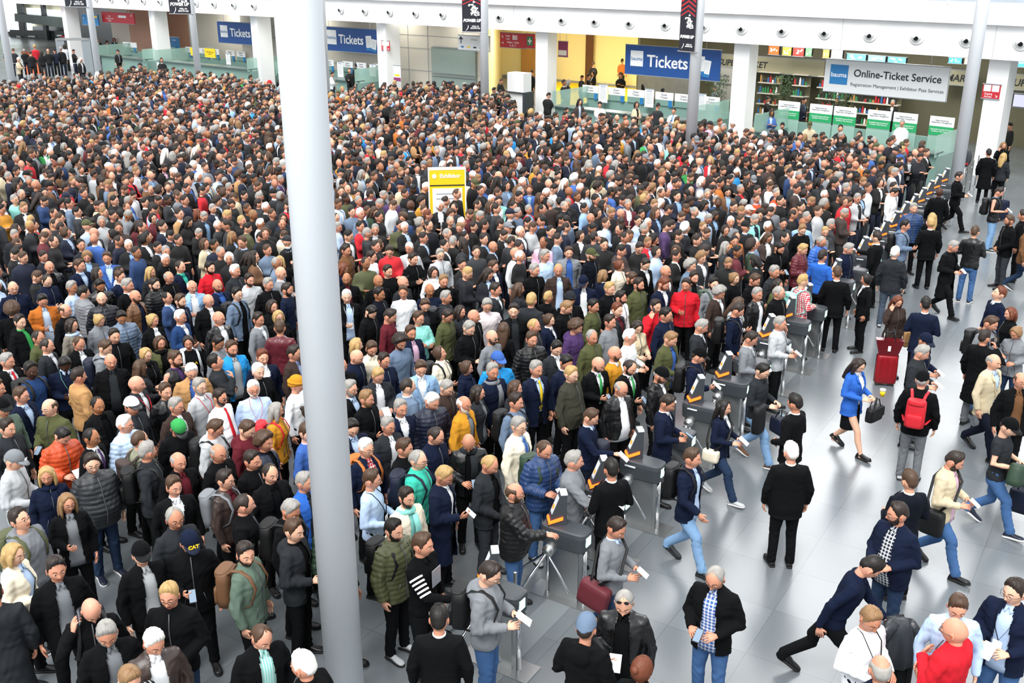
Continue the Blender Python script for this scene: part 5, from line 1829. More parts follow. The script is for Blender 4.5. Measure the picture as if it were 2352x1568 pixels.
jobs, seen = [], set()
for p in folk:
    st, fat = style_of(p), int('fat' in p['fl'])
    k = ('top', st, p['sex'], p['pose'], fat)
    p['ktop'] = k
    if k not in seen:
        seen.add(k); V, F, _ = top_parts(st, p['sex'], p['pose'], fat).arrays()
        jobs.append((k, V, F, [('remesh', VT), ('smooth', 3)]))
    k = ('body', p['sex'], p['pose'], legs_of(p) if p['pants'] == 'skirt' else None)
    p['kbody'] = k
    if k not in seen:
        seen.add(k); V, F, _ = sub_body(p['sex'], p['pose'], k[3], VS).arrays()
        jobs.append((k, V, F, [('remesh', VS), ('smooth', 3)]))
    if p['pants'] != 'skirt':
        k = ('trousers', legs_of(p), p['sex'], fat)
        p['ktr'] = k
        if k not in seen:
            seen.add(k); V, F, _ = trouser_parts(k[1], k[2], fat).arrays()
            jobs.append((k, V, F, [('remesh', .015), ('smooth', 4)]))
# the far crowd's coarse garments
FST = ['S', 'O', 'J', 'P', 'W', 'H', 'T']
for lod, vx in (('mid', .045), ('far', .085)):
    for st in FST:
        for sex in 'mf':
            for pose in (0, 1, 2, 4):
                if sex == 'f' and st in 'HTW' and pose: continue
                k = (lod, st, sex, pose)
                V, F, _ = top_parts(st, sex, pose, 0).arrays()
                jobs.append((k, V, F, [('remesh', vx), ('smooth', 1)]))
RAW = batch_eval(jobs)
jobs2 = []
OPEN = 'SOLCZV'
for k in list(RAW):
    if k[0] == 'top':
        V, F = RAW[k]
        V, arm = finish_top(V, k[1], k[2], k[3], k[4])
        if k[1] in OPEN:
            F = open_front(V, F, k[1], k[4], arm)
            jobs2.append((k, V, F, [('solid', .008)]))
        else:
            RAW[k] = (V, F)
    elif k[0] in ('mid', 'far') and k[1] in OPEN:
        V, F = RAW[k]
        dmin = np.full(len(V), 9.0)
        for s in (-1, 1):
            S_, E_, W_, *_ = arm_pts(k[3], s, k[2])
            for a, b in ((S_, E_), (E_, W_)): dmin = np.minimum(dmin, seg_dist(V, a, b)[0])
        arm = (dmin < .085) & ((np.abs(V[:, 0]) > .15) | (V[:, 1] < -.15) | (dmin < .05))
        RAW[k] = (V, open_front(V, F, k[1], 0, arm))
    elif k[0] == 'trousers':
        RAW[k] = (wrinkle_trousers(RAW[k][0]), RAW[k][1])
RAW.update(batch_eval(jobs2))

def compact(V, F):
    used = sorted({i for f in F for i in f}); mp = {u: i for i, u in enumerate(used)}
    return V[used], [tuple(mp[i] for i in f) for f in F]

CACHE = {}
def shared(key, fn):
    if key not in CACHE: CACHE[key] = fn()
    return CACHE[key]

HEAD_PIV = Vector((0, .012, 1.565))
def head_matrix(yaw, pitch):
    return Matrix.Translation(HEAD_PIV) @ Matrix.Rotation(R(yaw), 4, 'Z') @ Matrix.Rotation(R(pitch), 4, 'X') @ Matrix.Translation(Vector((0, -.012, .088))) @ Matrix.Scale(1.09, 4)
HRES = (34, 44)
def mk_body(k, yaw, pitch):
    V, F = RAW[k]
    mb = MB(); mb.add(V, F, 0)
    for s in (-1, 1):
        S_, E_, W_, d_, n_, c_ = arm_pts(k[2], s, k[1])
        hand(mb, W_, d_, n_, c_, 1 if s > 0 else -1)
    hv, hf, hm = head_arrays(k[1], HRES)
    hv = xf(hv * (1.0 if k[1] == 'm' else .95), head_matrix(yaw, pitch))
    o = mb.n
    mb.V.append(hv); mb.F += [tuple(i + o for i in f) for f in hf]; mb.M += hm; mb.n += len(hv)
    V, F, Mi = mb.arrays()
    V = lean_pts(V, LEAN.get(k[2], 0))
    me = make_mesh('body', V, F, [OM['skin'], OM['lip'], OM['brow'], OM['eyew'], OM['iris']], Mi)
    fix_normals(me)
    return me

def mk_top(k, fabric):
    V, F = RAW[k]
    Mi = [0] * len(F)
    if k[1] == 'S':
        mb = MB(); mb.add(V, F, 0)
        T = torso(k[2], k[4], .030, .80, 1.47)
        fy = lambda x, z: -float(np.interp(z, [t[0] for t in T], [t[2] for t in T])) * math.sqrt(max(.1, 1 - (x / .2) ** 2)) - .002
        for s in (-1, 1):
            pts = [(.040, 1.500), (.088, 1.475), (.112, 1.43), (.104, 1.365), (.085, 1.38), (.07, 1.26), (.012, 1.115)]
            inn = [(.030, 1.505), (.062, 1.48), (.074, 1.43), (.070, 1.38), (.060, 1.36), (.035, 1.25), (.004, 1.12)]
            V2 = []
            for (xa, za), (xb, zb) in zip(pts, inn):
                for x, z in ((xa, za), (xb, zb)):
                    y = fy(x, min(z, 1.43)) if z < 1.44 else -.072 - (1.5 - z) * .25
                    V2 += [(s * x, y - .004, z), (s * x, y + .006, z)]
            F2 = []
            for i in range(len(pts) - 1):
                o = 4 * i
                F2 += [(o, o + 4, o + 6, o + 2), (o + 1, o + 3, o + 7, o + 5), (o, o + 1, o + 5, o + 4), (o + 2, o + 6, o + 7, o + 3)]
            mb.add(V2, F2, 0)
        V, F, Mi = mb.arrays()
    if k[1] in 'JPV' or k[1] == 'H':
        T = torso(k[2], k[4], {'J': .030, 'P': .052, 'V': .032, 'H': .032}[k[1]], .82, 1.47)
        zs = [.83, .90, 1.0, 1.08, 1.18, 1.30, 1.38, 1.42]
        if k[1] != 'V':
            mb = MB(); mb.add(V, F, 0); mb.M = list(Mi)
            ys = [-float(np.interp(z, [t[0] for t in T], [t[2] for t in T])) for z in zs]
            if k[1] != 'H': mb.tube([(0, y, z) for y, z in zip(ys, zs)] + [(0, -.092, 1.50)], [(.006, .006)] * (len(zs) + 1), 6, m=1)
            for s in (-1, 1):
                mb.tube([(s * .115, -.100 - (.03 if k[1] == 'P' else .012) - (.05 if k[4] else 0), .93), (s * .085, -.112 - (.03 if k[1] == 'P' else .012) - (.06 if k[4] else 0), 1.06)], [(.004, .008)] * 2, 6, m=1)
            V, F, Mi = mb.arrays()
    V = lean_pts(V, LEAN.get(k[3], 0))
    return make_mesh('top', V, F, [OM[fabric], M['zip']], Mi)

FABRIC = dict(S='suit', O='cloth', J='cloth', P='puffer', W='knit', T='cloth', C='suit', H='cloth', L='leather', V='puffer', K='cloth', Z='cloth')
GAR = dict(S='suit jacket', O='open jacket', J='jacket', P='puffer jacket', W='sweater', T='shirt', C='coat', H='hoodie', L='leather jacket', V='vest', K='T-shirt', Z='open hoodie')
PART = dict(S='suit_jacket', O='jacket', J='jacket', P='puffer_jacket', W='sweater', T='shirt', C='coat', H='hoodie', L='leather_jacket', V='vest', K='t_shirt', Z='hoodie')
HAIRT = dict(s='short', r='receding', f='thinning', L='long', M='bobbed', B='tied', C='curly')

def colour(c):
    return (*srgb(COL[c]), 1.0)
def child(name, me, root, colr=None, ml=None):
    o = bpy.data.objects.new(name, me); col.objects.link(o); o.parent = root
    if colr is not None: o.color = colr
    if ml is not None: o.matrix_local = ml
    return o
GATE_PERP = lambda x, y: (Vector((x, y, 0)) - GL0).dot(DX)

def glasses_mesh(dark):
    mb = MB()
    for s in (-1, 1):
        pts = [(s * .032 + .021 * math.cos(a), -.104, .004 + .016 * math.sin(a)) for a in [2 * PI * i / 12 for i in range(13)]]
        if dark: mb.add(*ball((s * .032, -.103, .003), (.023, .005, .017), 12, 6))
        mb.tube(pts, .0016, 5)
        mb.tube([(s * .052, -.102, .008), (s * .076, -.06, .006), (s * .086, .0, .004)], .0018, 5)
    mb.tube([(-.012, -.106, .008), (.012, -.106, .008)], .0018, 5)
    return mb.mesh('glasses', M['black'], True)

def chest_text(root, lift, body, size, z, y, colr, x=0.0, name='lettering', tilt=0.0):
    return text(body, size, colr, root, lift @ Matrix.Translation((x, y, z)) @ Matrix.Rotation(PI / 2 - R(tilt), 4, 'X'), name, bold=.001, ext=.001)
def build_person(p):
    f = p['fl']; st, tc = p['top'].split('-', 1)
    root = thing('person', '', 'person', (p['x'], p['y'], 0), p['rz'])
    wd = 1.03 + random.Random(p['i']).uniform(-.03, .05)
    root.scale = (p['s'] * wd, p['s'] * wd, p['s'])
    hy, hp = hd_of(p)
    legs = legs_of(p); drop = LEGS[legs][0]; lift = Matrix.Translation((0, 0, -drop))
    skin = SKIN3 if f.get('sk3') else SKIN2 if f.get('sk2') else SKIN[p['i'] % len(SKIN)]
    child('body', shared(('B', p['kbody'], hy, hp), lambda: mk_body(p['kbody'], hy, hp)), root, (*srgb(skin), 1), lift)
    HM = head_matrix(hy, hp)
    if LEAN.get(p['pose']):
        a = LEAN[p['pose']]; HM = Matrix.Translation((0, 0, .92)) @ Matrix.Rotation(a, 4, 'X') @ Matrix.Translation((0, 0, -.92)) @ HM
    HM = lift @ HM
    if p['sex'] == 'f': HM = HM @ Matrix.Scale(.95, 4)
    hs = p['hair']
    if hs[0] in 'ch' and '-' in hs:
        bn = hs[0] == 'h'
        bk = {'st': 'wood', 'gn': 'black', 'w': 'black'}.get(hs[2:]) if not bn else None
        me = shared(('cap', bn, bk), lambda: (lambda a: make_mesh('cap', a[0], a[1], [OM['knit' if bn else 'cloth'], M[bk] if bk else OM['brim']], a[2]))(cap_arrays(HRES, bn)))
        child('beanie' if bn else 'cap', me, root, colour(hs[2:]), HM)
        hs2 = 'sd' if p['sex'] == 'm' else 'Mb'
        if not bn:
            me = shared(('hair', 'f'), lambda: (lambda a: make_mesh('hair', a[0], a[1], [OM['hair']], a[2]))(hair_arrays('f', HRES)))
            child('hair', me, root, (*srgb(HAIR['g' if p['i'] % 3 == 0 else 'd']), 1), HM)
    elif hs != 'x':
        sd = p['i'] % 3 if hs[0] in 'sC' else 0
        me = shared(('hair', hs[0], sd), lambda: (lambda a: make_mesh('hair', a[0], a[1], [OM['hair']], a[2]))(hair_arrays(hs[0], HRES, sd)))
        child('hair', me, root, (*srgb(HAIR[hs[1]]), 1), HM)
    if 'bd' in f:
        me = shared('beard', lambda: (lambda a: make_mesh('beard', a[0], a[1], [OM['hair']], a[2]))(beard_arrays(HRES)))
        bc = HAIR[hs[1]] if (hs[0] in 'srfLMBC' and len(hs) == 2) else HAIR['b']
        child('beard', me, root, (*srgb(bc), 1), HM)
    if 'gl' in f: child('glasses', shared('gl', lambda: glasses_mesh(False)), root, None, HM)
    if 'sg' in f: child('sunglasses', shared('sg', lambda: glasses_mesh(True)), root, None, HM)
    if 'sgh' in f: child('sunglasses', shared('sg', lambda: glasses_mesh(True)), root, None, HM @ Matrix.Translation((0, .012, .082)) @ Matrix.Rotation(R(-25), 4, 'X'))
    fab = FABRIC[st]
    c = tc
    if c[0] == '#': fab, c = 'plaid', c[1:]
    if c[0] == '=': fab, c = 'stripe', c[1:]
    child(PART[st], shared(('T', p['ktop'], fab), lambda: mk_top(p['ktop'], fab)), root, colour(c), lift)
    fat = int('fat' in f)
    if st in 'SOLCZVWJP':
        sh = p['shirt']; sfab = 'cloth'
        if sh[0] == '#': sfab, sh = 'plaid', sh[1:]
        if sh[0] == '=': sfab, sh = 'stripe', sh[1:]
        def mk():
            V, F, Mi = shirt_arrays(p['sex'], fat, st in 'SOCWL', hang=.014 if st in 'OLZ' else 0.0)
            return make_mesh('shirt', lean_pts(V, LEAN.get(p['pose'], 0)), F, [OM[sfab]], Mi)
        child('shirt', shared(('S', p['sex'], fat, sfab, st in 'SOCWL', st in 'OLZ', LEAN.get(p['pose'], 0)), mk), root, colour(sh), lift)
    if 'tie' in f:
        child('tie', shared(('tie', fat), lambda: (lambda a: make_mesh('tie', a[0], a[1], [OM['suit']], a[2]))(tie_arrays(fat))), root, colour(f['tie']), lift)
    if 'ln' in f:
        def mk():
            mb = MB(); g = 1.22 if fat else 1.0
            for s in (-1, 1):
                mb.tube([(s * .062, .05, 1.50), (s * .078, -.03, 1.50), (s * .085, -.115, 1.42), (s * .05, -.162 * g, 1.30), (0, -.168 * g, 1.18)], [(.002, .007)] * 5, 6)
            return mb.mesh('lanyard', OM['cloth'], True)
        child('lanyard', shared(('ln', fat), mk), root, colour(f['ln']), lift)
        child('badge', shared('badge', lambda: MB().box((0, -.175, 1.12), (.085, .006, .12)).mesh('badge', M['paper'])), root, None, lift)
    if 'sc' in f:
        def mk():
            pts = [(math.sin(a) * .095, .012 - math.cos(a) * .088, 1.475 + .012 * math.cos(a)) for a in [2 * PI * i / 16 for i in range(17)]]
            mb = MB(); mb.tube(pts, [(.030, .036)] * 17, 10); mb.tube([(.03, -.11, 1.46), (.04, -.155, 1.32), (.035, -.165, 1.12)], [(.04, .02), (.045, .014), (.05, .012)], 10)
            V, F, Mi = mb.arrays(); V = V + np.sin(V[:, [2, 0, 1]] * 130) * .003
            return make_mesh('scarf', V, F, [OM['knit']], Mi)
        child('scarf', shared('sc', mk), root, colour(f['sc']), lift)
    pc = {'skirt': 'k', 'j': None, 'jd': None, 'jl': None}.get(p['pants'], p['pants'])
    pcol = (*srgb(PANTS[p['pants']]), 1)
    if p['pants'] == 'skirt':
        def mk():
            V, F = zloft([(.50, .165, .13, .13, 0, 0), (.52, .168, .13, .13, 0, 0), (.70, .172, .12, .125, 0, 0), (.85, .178, .115, .125, 0, 0), (1.0, .150, .10, .10, 0, 0), (1.02, .14, .09, .09, 0, 0)], 36, 2.2)
            return make_mesh('skirt', V, F, [OM['suit']], [0] * len(F))
        child('skirt', shared('skirt', mk), root, pcol, lift)
    else:
        fb = 'denim' if p['pants'][0] == 'j' else 'suit'
        feet = not (p['y'] < 14.5 or GATE_PERP(p['x'], p['y']) > -.6)
        def mk():
            mb = MB(); mb.add(*RAW[p['ktr']], 0)
            if feet:
                sv, sf, sm = shoe_arrays()
                for K_, A_, pt in LEGS[legs][1:]: mb.add(sv + np.array([A_[0], A_[1] - .01, 0]), sf, 1)
            V, F, Mi = mb.arrays()
            return make_mesh('trousers', V, F, [OM[fb], OM['sole_d']], Mi)
        child('trousers', shared(('P', p['ktr'], fb, feet), mk), root, pcol)
    # shoes where the photo could show feet
    if p['y'] < 14.5 or GATE_PERP(p['x'], p['y']) > -.6:
        sc_ = f.get('shoe') or ('k' if p['pants'] in ('k', 'skirt', 'n', 'dg') else ['dg', 'br', 'k', 'n', 'lg'][p['i'] % 5])
        if p['i'] == 999: sc_ = 'w'
        wht = p['pants'][0] == 'j' and p['i'] % 2 == 0
        me = shared(('shoe', wht), lambda: (lambda a: make_mesh('shoe', a[0], a[1], [OM['shoe'], OM['sole_w' if wht else 'sole_d']], a[2]))(shoe_arrays()))
        for K_, A_, pt in LEGS[legs][1:]:
            z = .19 * math.sin(pt) if pt > 0 else .075 * math.sin(-pt)
            x_ = A_[0] * (.8 if p['pants'] == 'skirt' else 1)
            child('shoe', me, root, colour(sc_), Matrix.Translation((x_, A_[1] - .01, z)) @ Matrix.Rotation(R(8) * (1 if A_[0] > 0 else -1), 4, 'Z') @ Matrix.Rotation(pt, 4, 'X'))
    nt_ = p['note'] or ''
    if 'yellow letters' in nt_:
        text('CAT', .05, M['yellow_sign'], root, HM @ Matrix.Translation((0, -.122, .082)) @ Matrix.Rotation(PI / 2 - R(28), 4, 'X'), bold=.002)
    if 'grey baseball' in nt_:
        text('NY', .04, M['white_ink'], root, HM @ Matrix.Translation((0, -.122, .082)) @ Matrix.Rotation(PI / 2 - R(28), 4, 'X'), bold=.001)
    if 'sleeve stripes' in nt_:
        S_, E_, W_, *_ = arm_pts(p['pose'], -1, 'm')
        for k in range(5):
            c0 = Vector(S_).lerp(Vector(E_), .30 + .15 * k); ax_ = (Vector(E_) - Vector(S_)).normalized() * .010
            mb = MB(); mb.tube([c0 - ax_, c0 + ax_], [.074 - .003 * k] * 2, 16)
            mb.build('sleeve_stripe', M['white_ink'], root)
        MB().box((.03, -.148, 1.30), (.15, .006, .20)).build('printed_picture', M['midgrey'], root)
        chest_text(root, lift, 'BERLIN', .05, .93, -.150, M['white_ink'], -.05)
    if 'print top' in nt_: chest_text(root, lift, 'UPLA', .075, 1.31, -.152, M['yellow_sign'])
    return root

for p in folk:
    p['obj'] = build_person(p)

# ---------------------------------------------------------------- words for each person
from collections import Counter
def cname(c):
    if c[0] == '#': return 'checked ' + CNAME[c[1:]]
    if c[0] == '=': return 'striped ' + CNAME[c[1:]]
    return CNAME[c]
for p in folk:
    f, hs = p['fl'], p['hair']
    who = 'man' if p['sex'] == 'm' else 'woman'
    st, tc = p['top'].split('-', 1)
    top = cname(tc) + ' ' + GAR[st]
    if hs == 'x': hair = 'bald ' + who
    elif '-' in hs: hair = who + ' with ' + CNAME[hs[2:]] + (' cap' if hs[0] == 'c' else ' beanie')
    else: hair = who + ' with ' + HAIRT[hs[0]] + ' ' + HNAME[hs[1]] + ' hair'
    p['who'] = who
    p['nm'] = who + ' in ' + top                       # how a neighbour may name this person
    p['base'] = hair + ' in ' + top
    ex = []
    if 'tie' in f: ex.append('and %s tie' % CNAME[f['tie']])
    elif 'sc' in f: ex.append('and %s scarf' % CNAME[f['sc']])
    elif 'bp' in f: ex.append('wearing %s backpack' % CNAME[f['bp']])
    elif p['note']: ex.append('with ' + p['note'].split(' with ')[-1])
    if st in 'SOLCZ' and not ex and p['shirt'][0] != tc[0]: ex.append('over %s shirt' % cname(p['shirt']))
    if p['pants'] == 'skirt': ex = ['and black skirt']
    if 'gl' in f: ex.append('wearing glasses' if not any('wearing' in e for e in ex) else 'and glasses')
    if 'bd' in f: ex.append('bearded')
    if p['pose'] == 5: ex.append('phone at ear')
    elif p['pose'] == 4: ex.append('arms crossed')
    elif 'pp' in f: ex.append('holding papers')
    elif 'ph' in f: ex.append('looking at phone')
    elif 'dn' in f: ex.append('looking down')
    elif 'walk' in f or 'stride' in f: ex.append('walking')
    elif abs(p['yaw']) > 120: ex.append('seen from behind')
    p['ex'] = ex
cnt_nm = Counter(p['nm'] for p in folk)
cnt_b = Counter(p['base'] for p in folk)
uniq = {p['i']: p['nm'] for p in folk if cnt_nm[p['nm']] == 1}
pos = np.array([(p['x'], p['y']) for p in folk])
view = np.array([math.atan2(p['x'], p['y']) for p in folk])
lab, used = {}, set()
for p in folk:          # a look of one's own needs no place words
    if p['i'] in uniq or (cnt_b[p['base']] == 1 and cnt_nm[p['nm']] <= 2):
        t = ', '.join([p['base']] + p['ex'][:1])
        if len(t.split()) > 16: t = p['base']
        lab[p['i']] = t; used.add(t)
SPOTS = [(Vector((BIG[0], BIG[1], 0)), 'the huge round column', 1.6), (at_z(1028, 480), 'the yellow information pillar', 2.2)]
def relation(p, q):
    if p['y'] > q['y'] + .45: return 'behind'
    if p['y'] < q['y'] - .45: return 'in front of'
    return 'beside'
for p in folk:
    if p['i'] in lab: continue
    d = np.linalg.norm(pos - pos[p['i']], axis=1)
    done = False
    cands = []
    for sp_, nm_, rr_ in SPOTS:
        if (Vector((p['x'], p['y'], 0)) - sp_).xy.length < rr_: cands.append('beside ' + nm_)
    for j in np.argsort(d)[1:26]:
        j = int(j)
        if j in uniq: cands.append(relation(p, folk[j]) + ' ' + folk[j]['nm'])
    for c in cands:
        for b in ([p['base'] + ', ' + p['ex'][0]] if p['ex'] else []) + [p['base'], p['nm']]:
            t = b + ', ' + c
            if len(t.split()) <= 16 and t not in used:
                # nobody with the same look may stand nearer to that landmark
                used.add(t); lab[p['i']] = t; done = True; break
        if done: break
    if not done: lab[p['i']] = p['base'] + ', in the dense queue'
for p in folk:
    t = lab[p['i']]
    w = t.split()
    if len(w) < 8:
        t += ', in the queue' if GATE_PERP(p['x'], p['y']) < -.3 else ', past the turnstiles'
    p['label'] = t
    tag(p['obj'], t, 'person', None, None)
    p['obj']['group'] = 'visitors queuing before the turnstiles' if GATE_PERP(p['x'], p['y']) < .1 else 'people past the turnstiles'

# ================================================================ TURNSTILES
def turnstile_parts():
    P = {}
    P['base_plate'] = (MB().box((0, 0, .008), (.92, .34, .016)), M['steel'])
    b = MB(); b.box((0, 0, .40), (.40, .12, .80)); P['cabinet_panel'] = (b, M['steel'])
    b = MB()
    b.add(*zloft([(.77, .28, .13, .13, 0, 0), (.80, .315, .155, .155, 0, 0), (.98, .325, .16, .16, 0, 0), (1.03, .315, .15, .15, 0, 0), (1.045, .29, .13, .13, 0, 0)], 40, 4.5))
    P['housing'] = (b, M['dkgrey'])
    b = MB()
    V = [(-.27, -.085, 1.04), (-.03, -.085, 1.04), (-.03, .085, 1.04), (-.27, .085, 1.04), (-.11, -.07, 1.46), (-.03, -.07, 1.46), (-.03, .07, 1.46), (-.11, .07, 1.46)]
    b.add(V, [(3, 2, 1, 0), (4, 5, 6, 7), (0, 1, 5, 4), (1, 2, 6, 5), (2, 3, 7, 6), (3, 0, 4, 7)])
    P['reader_tower'] = (b, M['dkgrey'])
    return P
TP = {k: (lambda me: (fix_normals(me), me)[1])(v[0].mesh(k, v[1])) for k, v in turnstile_parts().items()}
def pm(name, mb, m, smooth=False):
    me = mb.mesh(name, m, smooth); fix_normals(me); return me
TP['post'] = pm('post', MB().tube([(0, 0, 0), (0, 0, .80)], .032, 16), M['chrome'], True)
TP['tower_cap'] = pm('tower_cap', MB().box((-.068, 0, 1.468), (.085, .145, .022)), M['panelgrey'])
sl = Vector((.16, 0, .42)).normalized()
def slant(u0, u1, w, t=.006):
    a = Vector((-.27, 0, 1.04)); n = Vector((-.42, 0, .16)).normalized()
    p, q = a + sl * u0, a + sl * u1
    return [(p.x, -w, p.z), (p.x, w, p.z), (q.x, w, q.z), (q.x, -w, q.z)], n * t
P_, n_ = slant(.16, .40, .052); TP['display_panel'] = pm('display_panel', MB().quadprism(P_, n_), M['panelgrey'])
P_, n_ = slant(.22, .28, .03, .009); TP['display_picture'] = pm('display_picture', MB().quadprism(P_, n_), M['orange_lamp'])
b = MB(); P_, n_ = slant(.05, .085, .08, .012); b.quadprism(P_, n_)
b.add([(-.265, -.098, 1.075), (-.25, -.098, 1.075), (-.08, -.096, 1.125), (-.08, -.096, 1.165), (-.245, -.098, 1.115), (-.265, -.08, 1.075), (-.25, -.08, 1.075), (-.08, -.078, 1.125), (-.08, -.078, 1.165), (-.245, -.08, 1.115)],
      [(0, 1, 2, 3, 4), (9, 8, 7, 6, 5), (0, 5, 6, 1), (1, 6, 7, 2), (2, 7, 8, 3), (3, 8, 9, 4), (4, 9, 5, 0)])
TP['light_strip'] = pm('light_strip', b, M['orange_lamp'])
TP['status_screen'] = pm('status_screen', MB().box((.322, -.03, .935), (.014, .11, .12)), M['green_screen'])
TP['card_slot'] = pm('card_slot', MB().tube([(-.20, -.160, .965), (-.04, -.160, .965)], .014, 10), M['panelgrey'], True)
hd = Vector((-.25, -.80, -.55)).normalized(); h0 = Vector((-.12, -.10, .80)); h1 = h0 + hd * .17
TP['hub'] = pm('hub', MB().tube([h0, h1 - hd * .02, h1], [.075, .075, .06], 24), M['steel'], True)
ARMS = []
u = hd.orthogonal().normalized(); v = hd.cross(u)
for k, dd in enumerate(((-.20, -.86, -.62), (.62, -.20, -.74), (-.70, -.05, -.70))):
    d = Vector(dd).normalized()
    s = h0 + hd * .13 + (d - hd * d.dot(hd)) * .04
    ARMS.append(pm('arm', MB().tube([s, s + (d + hd).normalized() * .06, s + d * .20 + hd * .02, s + d * .54, s + d * .545], [.018, .019, .019, .019, .012], 14), M['chrome'], True))
def near_words(g):
    d = [(math.hypot(p['x'] - g.x, p['y'] - g.y), p) for p in folk if p['i'] in uniq]
    return sorted(d, key=lambda a: a[0])
usedn = set()
def turnstile(g, i, total):
    t = thing('turnstile', '', 'turnstile', g, -AZ, 'row of turnstiles')
    for nme in ('base_plate', 'cabinet_panel', 'housing', 'hub'): link(nme, TP[nme], t)
    for sx in (-.26, .26): link('post', TP['post'], t, (sx, 0, 0))
    tw = link('reader_tower', TP['reader_tower'], t, (.0, 0, 0)); tw.matrix_local = Matrix.Translation((-.14, 0, 0)) @ Matrix.Rotation(R(38), 4, 'Z') @ Matrix.Translation((.14, 0, 0))
    for nme in ('tower_cap', 'display_panel', 'light_strip'): link(nme, TP[nme], tw)
    link('display_picture', TP['display_picture'], tw)
    link('status_screen', TP['status_screen'], t); link('card_slot', TP['card_slot'], t)
    for a in ARMS: link('arm', a, t)
    lb = None
    for d_, p in near_words(g):
        if p['i'] not in usedn:
            usedn.add(p['i']); lb = 'dark grey turnstile with orange light beside the ' + p['nm']; break
    t['label'] = lb
for i, g in enumerate(gates): turnstile(g, i, len(gates))

# metal threshold strip under the row
a, b = gates[0] - UX * .5, gates[-1] + UX * .5
tag(MB().quadprism([a - DX * .17 + Vector((0, 0, .001)), b - DX * .17 + Vector((0, 0, .001)), b + DX * .17 + Vector((0, 0, .001)), a + DX * .17 + Vector((0, 0, .001))], (0, 0, .004)).build('trim_8', mat('threshold', '7b8184', .35)), kind='structure')

def rail_post(px, py, h, lab, glass=True):
    q = at_z(px, py, 0); t = thing('barrier_post', lab, 'post', q, 0, 'steel barrier posts')
    MB().tube([(0, 0, 0), (0, 0, .015)], .07, 24).build('foot_plate', M['steel'], t, True)
    MB().tube([(0, 0, .015), (0, 0, h), (0, 0, h + .01)], [.022, .022, .018], 16).build('tube', M['steel'], t, True)
    for z in (.35, .85):
        MB().tube([(0, 0, z), (-.07, -.02, z)], .014, 10).build('clamp', M['chrome'], t, True)
rail_post(1183, 1480, 1.0, 'short steel barrier post beside the nearest turnstile')
rail_post(2213, 452, 1.1, 'steel barrier post beside the round column, leftmost of the three')
rail_post(2226, 440, 1.1, 'steel barrier post before the white pillar, middle of the three')
rail_post(2238, 428, 1.1, 'steel barrier post before the white pillar, rightmost of the three')
q = at_z(2205, 460, 0)
t = thing('exit_reader', 'dark oval reader on a steel stem by the barrier posts', 'reader', q, -AZ)
MB().tube([(0, 0, 0), (0, 0, 1.2)], .03, 12).build('stem', M['steel'], t, True)
mb = MB(); mb.add(*ball((0, 0, 1.42), (.16, .08, .30), 20, 12)); mb.build('reader_head', M['dkgrey'], t, True)
MB().box((0, -.08, 1.24), (.18, .03, .06)).build('red_light', M['red_sign'], t)

# ================================================================ THINGS PEOPLE CARRY
def rounded(mb, c, d, expo=4.0, n=28, m=0, rr=.88):
    x, y, z = d[0] / 2, d[1] / 2, d[2] / 2
    mb.add(*zloft([(c[2] - z, x * rr * .9, y * rr * .9, y * rr * .9, c[0], c[1]), (c[2] - z * .93, x * .97, y * .97, y * .97, c[0], c[1]), (c[2] - z * .5, x, y, y, c[0], c[1]), (c[2] + z * .5, x * .98, y * .98, y * .98, c[0], c[1]), (c[2] + z * .92, x * .93, y * .9, y * .9, c[0], c[1]), (c[2] + z, x * rr * .85, y * rr * .8, y * rr * .8, c[0], c[1])], n, expo), m)
    return mb
def nyl(name, mb, smooth=True):
    me = mb.mesh(name, OM['nylon'], smooth); fix_normals(me); return me
BPM = dict(bag=nyl('bag', rounded(MB(), (0, .245, 1.22), (.28, .17, .43), 3.2)), pocket=nyl('pocket', rounded(MB(), (0, .335, 1.13), (.22, .06, .20), 3.2)),
           lid=nyl('lid', rounded(MB(), (0, .262, 1.41), (.25, .155, .08), 3.0)))
sb = MB(); sb2 = MB()
for s, m_ in ((-1, sb), (1, sb2)):
    m_.tube([(s * .075, .20, 1.40), (s * .095, .12, 1.482), (s * .115, .01, 1.505), (s * .125, -.09, 1.45), (s * .135, -.150, 1.32), (s * .165, -.10, 1.14), (s * .185, .04, 1.06), (s * .14, .18, 1.04)], [(.022, .006)] * 8, 8)
BPM['strap1'] = nyl('strap', sb); BPM['strap2'] = nyl('strap', sb2)
def nm_of(p):
    """short phrase that singles the carrier out"""
    if p['i'] in uniq: return 'the ' + p['nm']
    return 'the ' + p['label'].split(', in the queue')[0].replace(', ', ' ')
def cut(s, n=16):
    w = s.split(); return ' '.join(w[:n])
def backpack(p, c):
    t = thing('backpack', cut('%s backpack on the back of %s' % (CNAME[c], nm_of(p))), 'backpack')
    t.matrix_world = p['obj'].matrix_basis.copy()
    k = colour(c)
    for n_, key in (('bag', 'bag'), ('pocket', 'pocket'), ('lid', 'lid'), ('strap', 'strap1'), ('strap', 'strap2')):
        o = link(n_, BPM[key], t); o.color = k
    t['group'] = 'backpacks worn by visitors'
    return t
PAPER = pm('sheet', MB().box((0, 0, 0), (.11, .17, .004)), M['paper'])
TICKET = pm('ticket', MB().box((0, 0, 0), (.09, .14, .004)), M['paper'])
PHONE = pm('phone', MB().box((0, 0, 0), (.072, .145, .009)), M['phone'])
SCREENM = pm('screen', MB().box((0, 0, .005), (.064, .13, .002)), mat('phone_glow', '5f6f80', .2, emit='8fa6bd', estr=.4))
bpy.context.view_layer.update()
used_l = set()
def uniq_label(s):
    s = cut(s); b = s; k = 0
    while s in used_l:
        k += 1; s = cut(b.replace('held by', ['carried by', 'in the hand of', 'in the fingers of', 'gripped by'][k % 4]))
        if k > 6: break
    used_l.add(s); return s
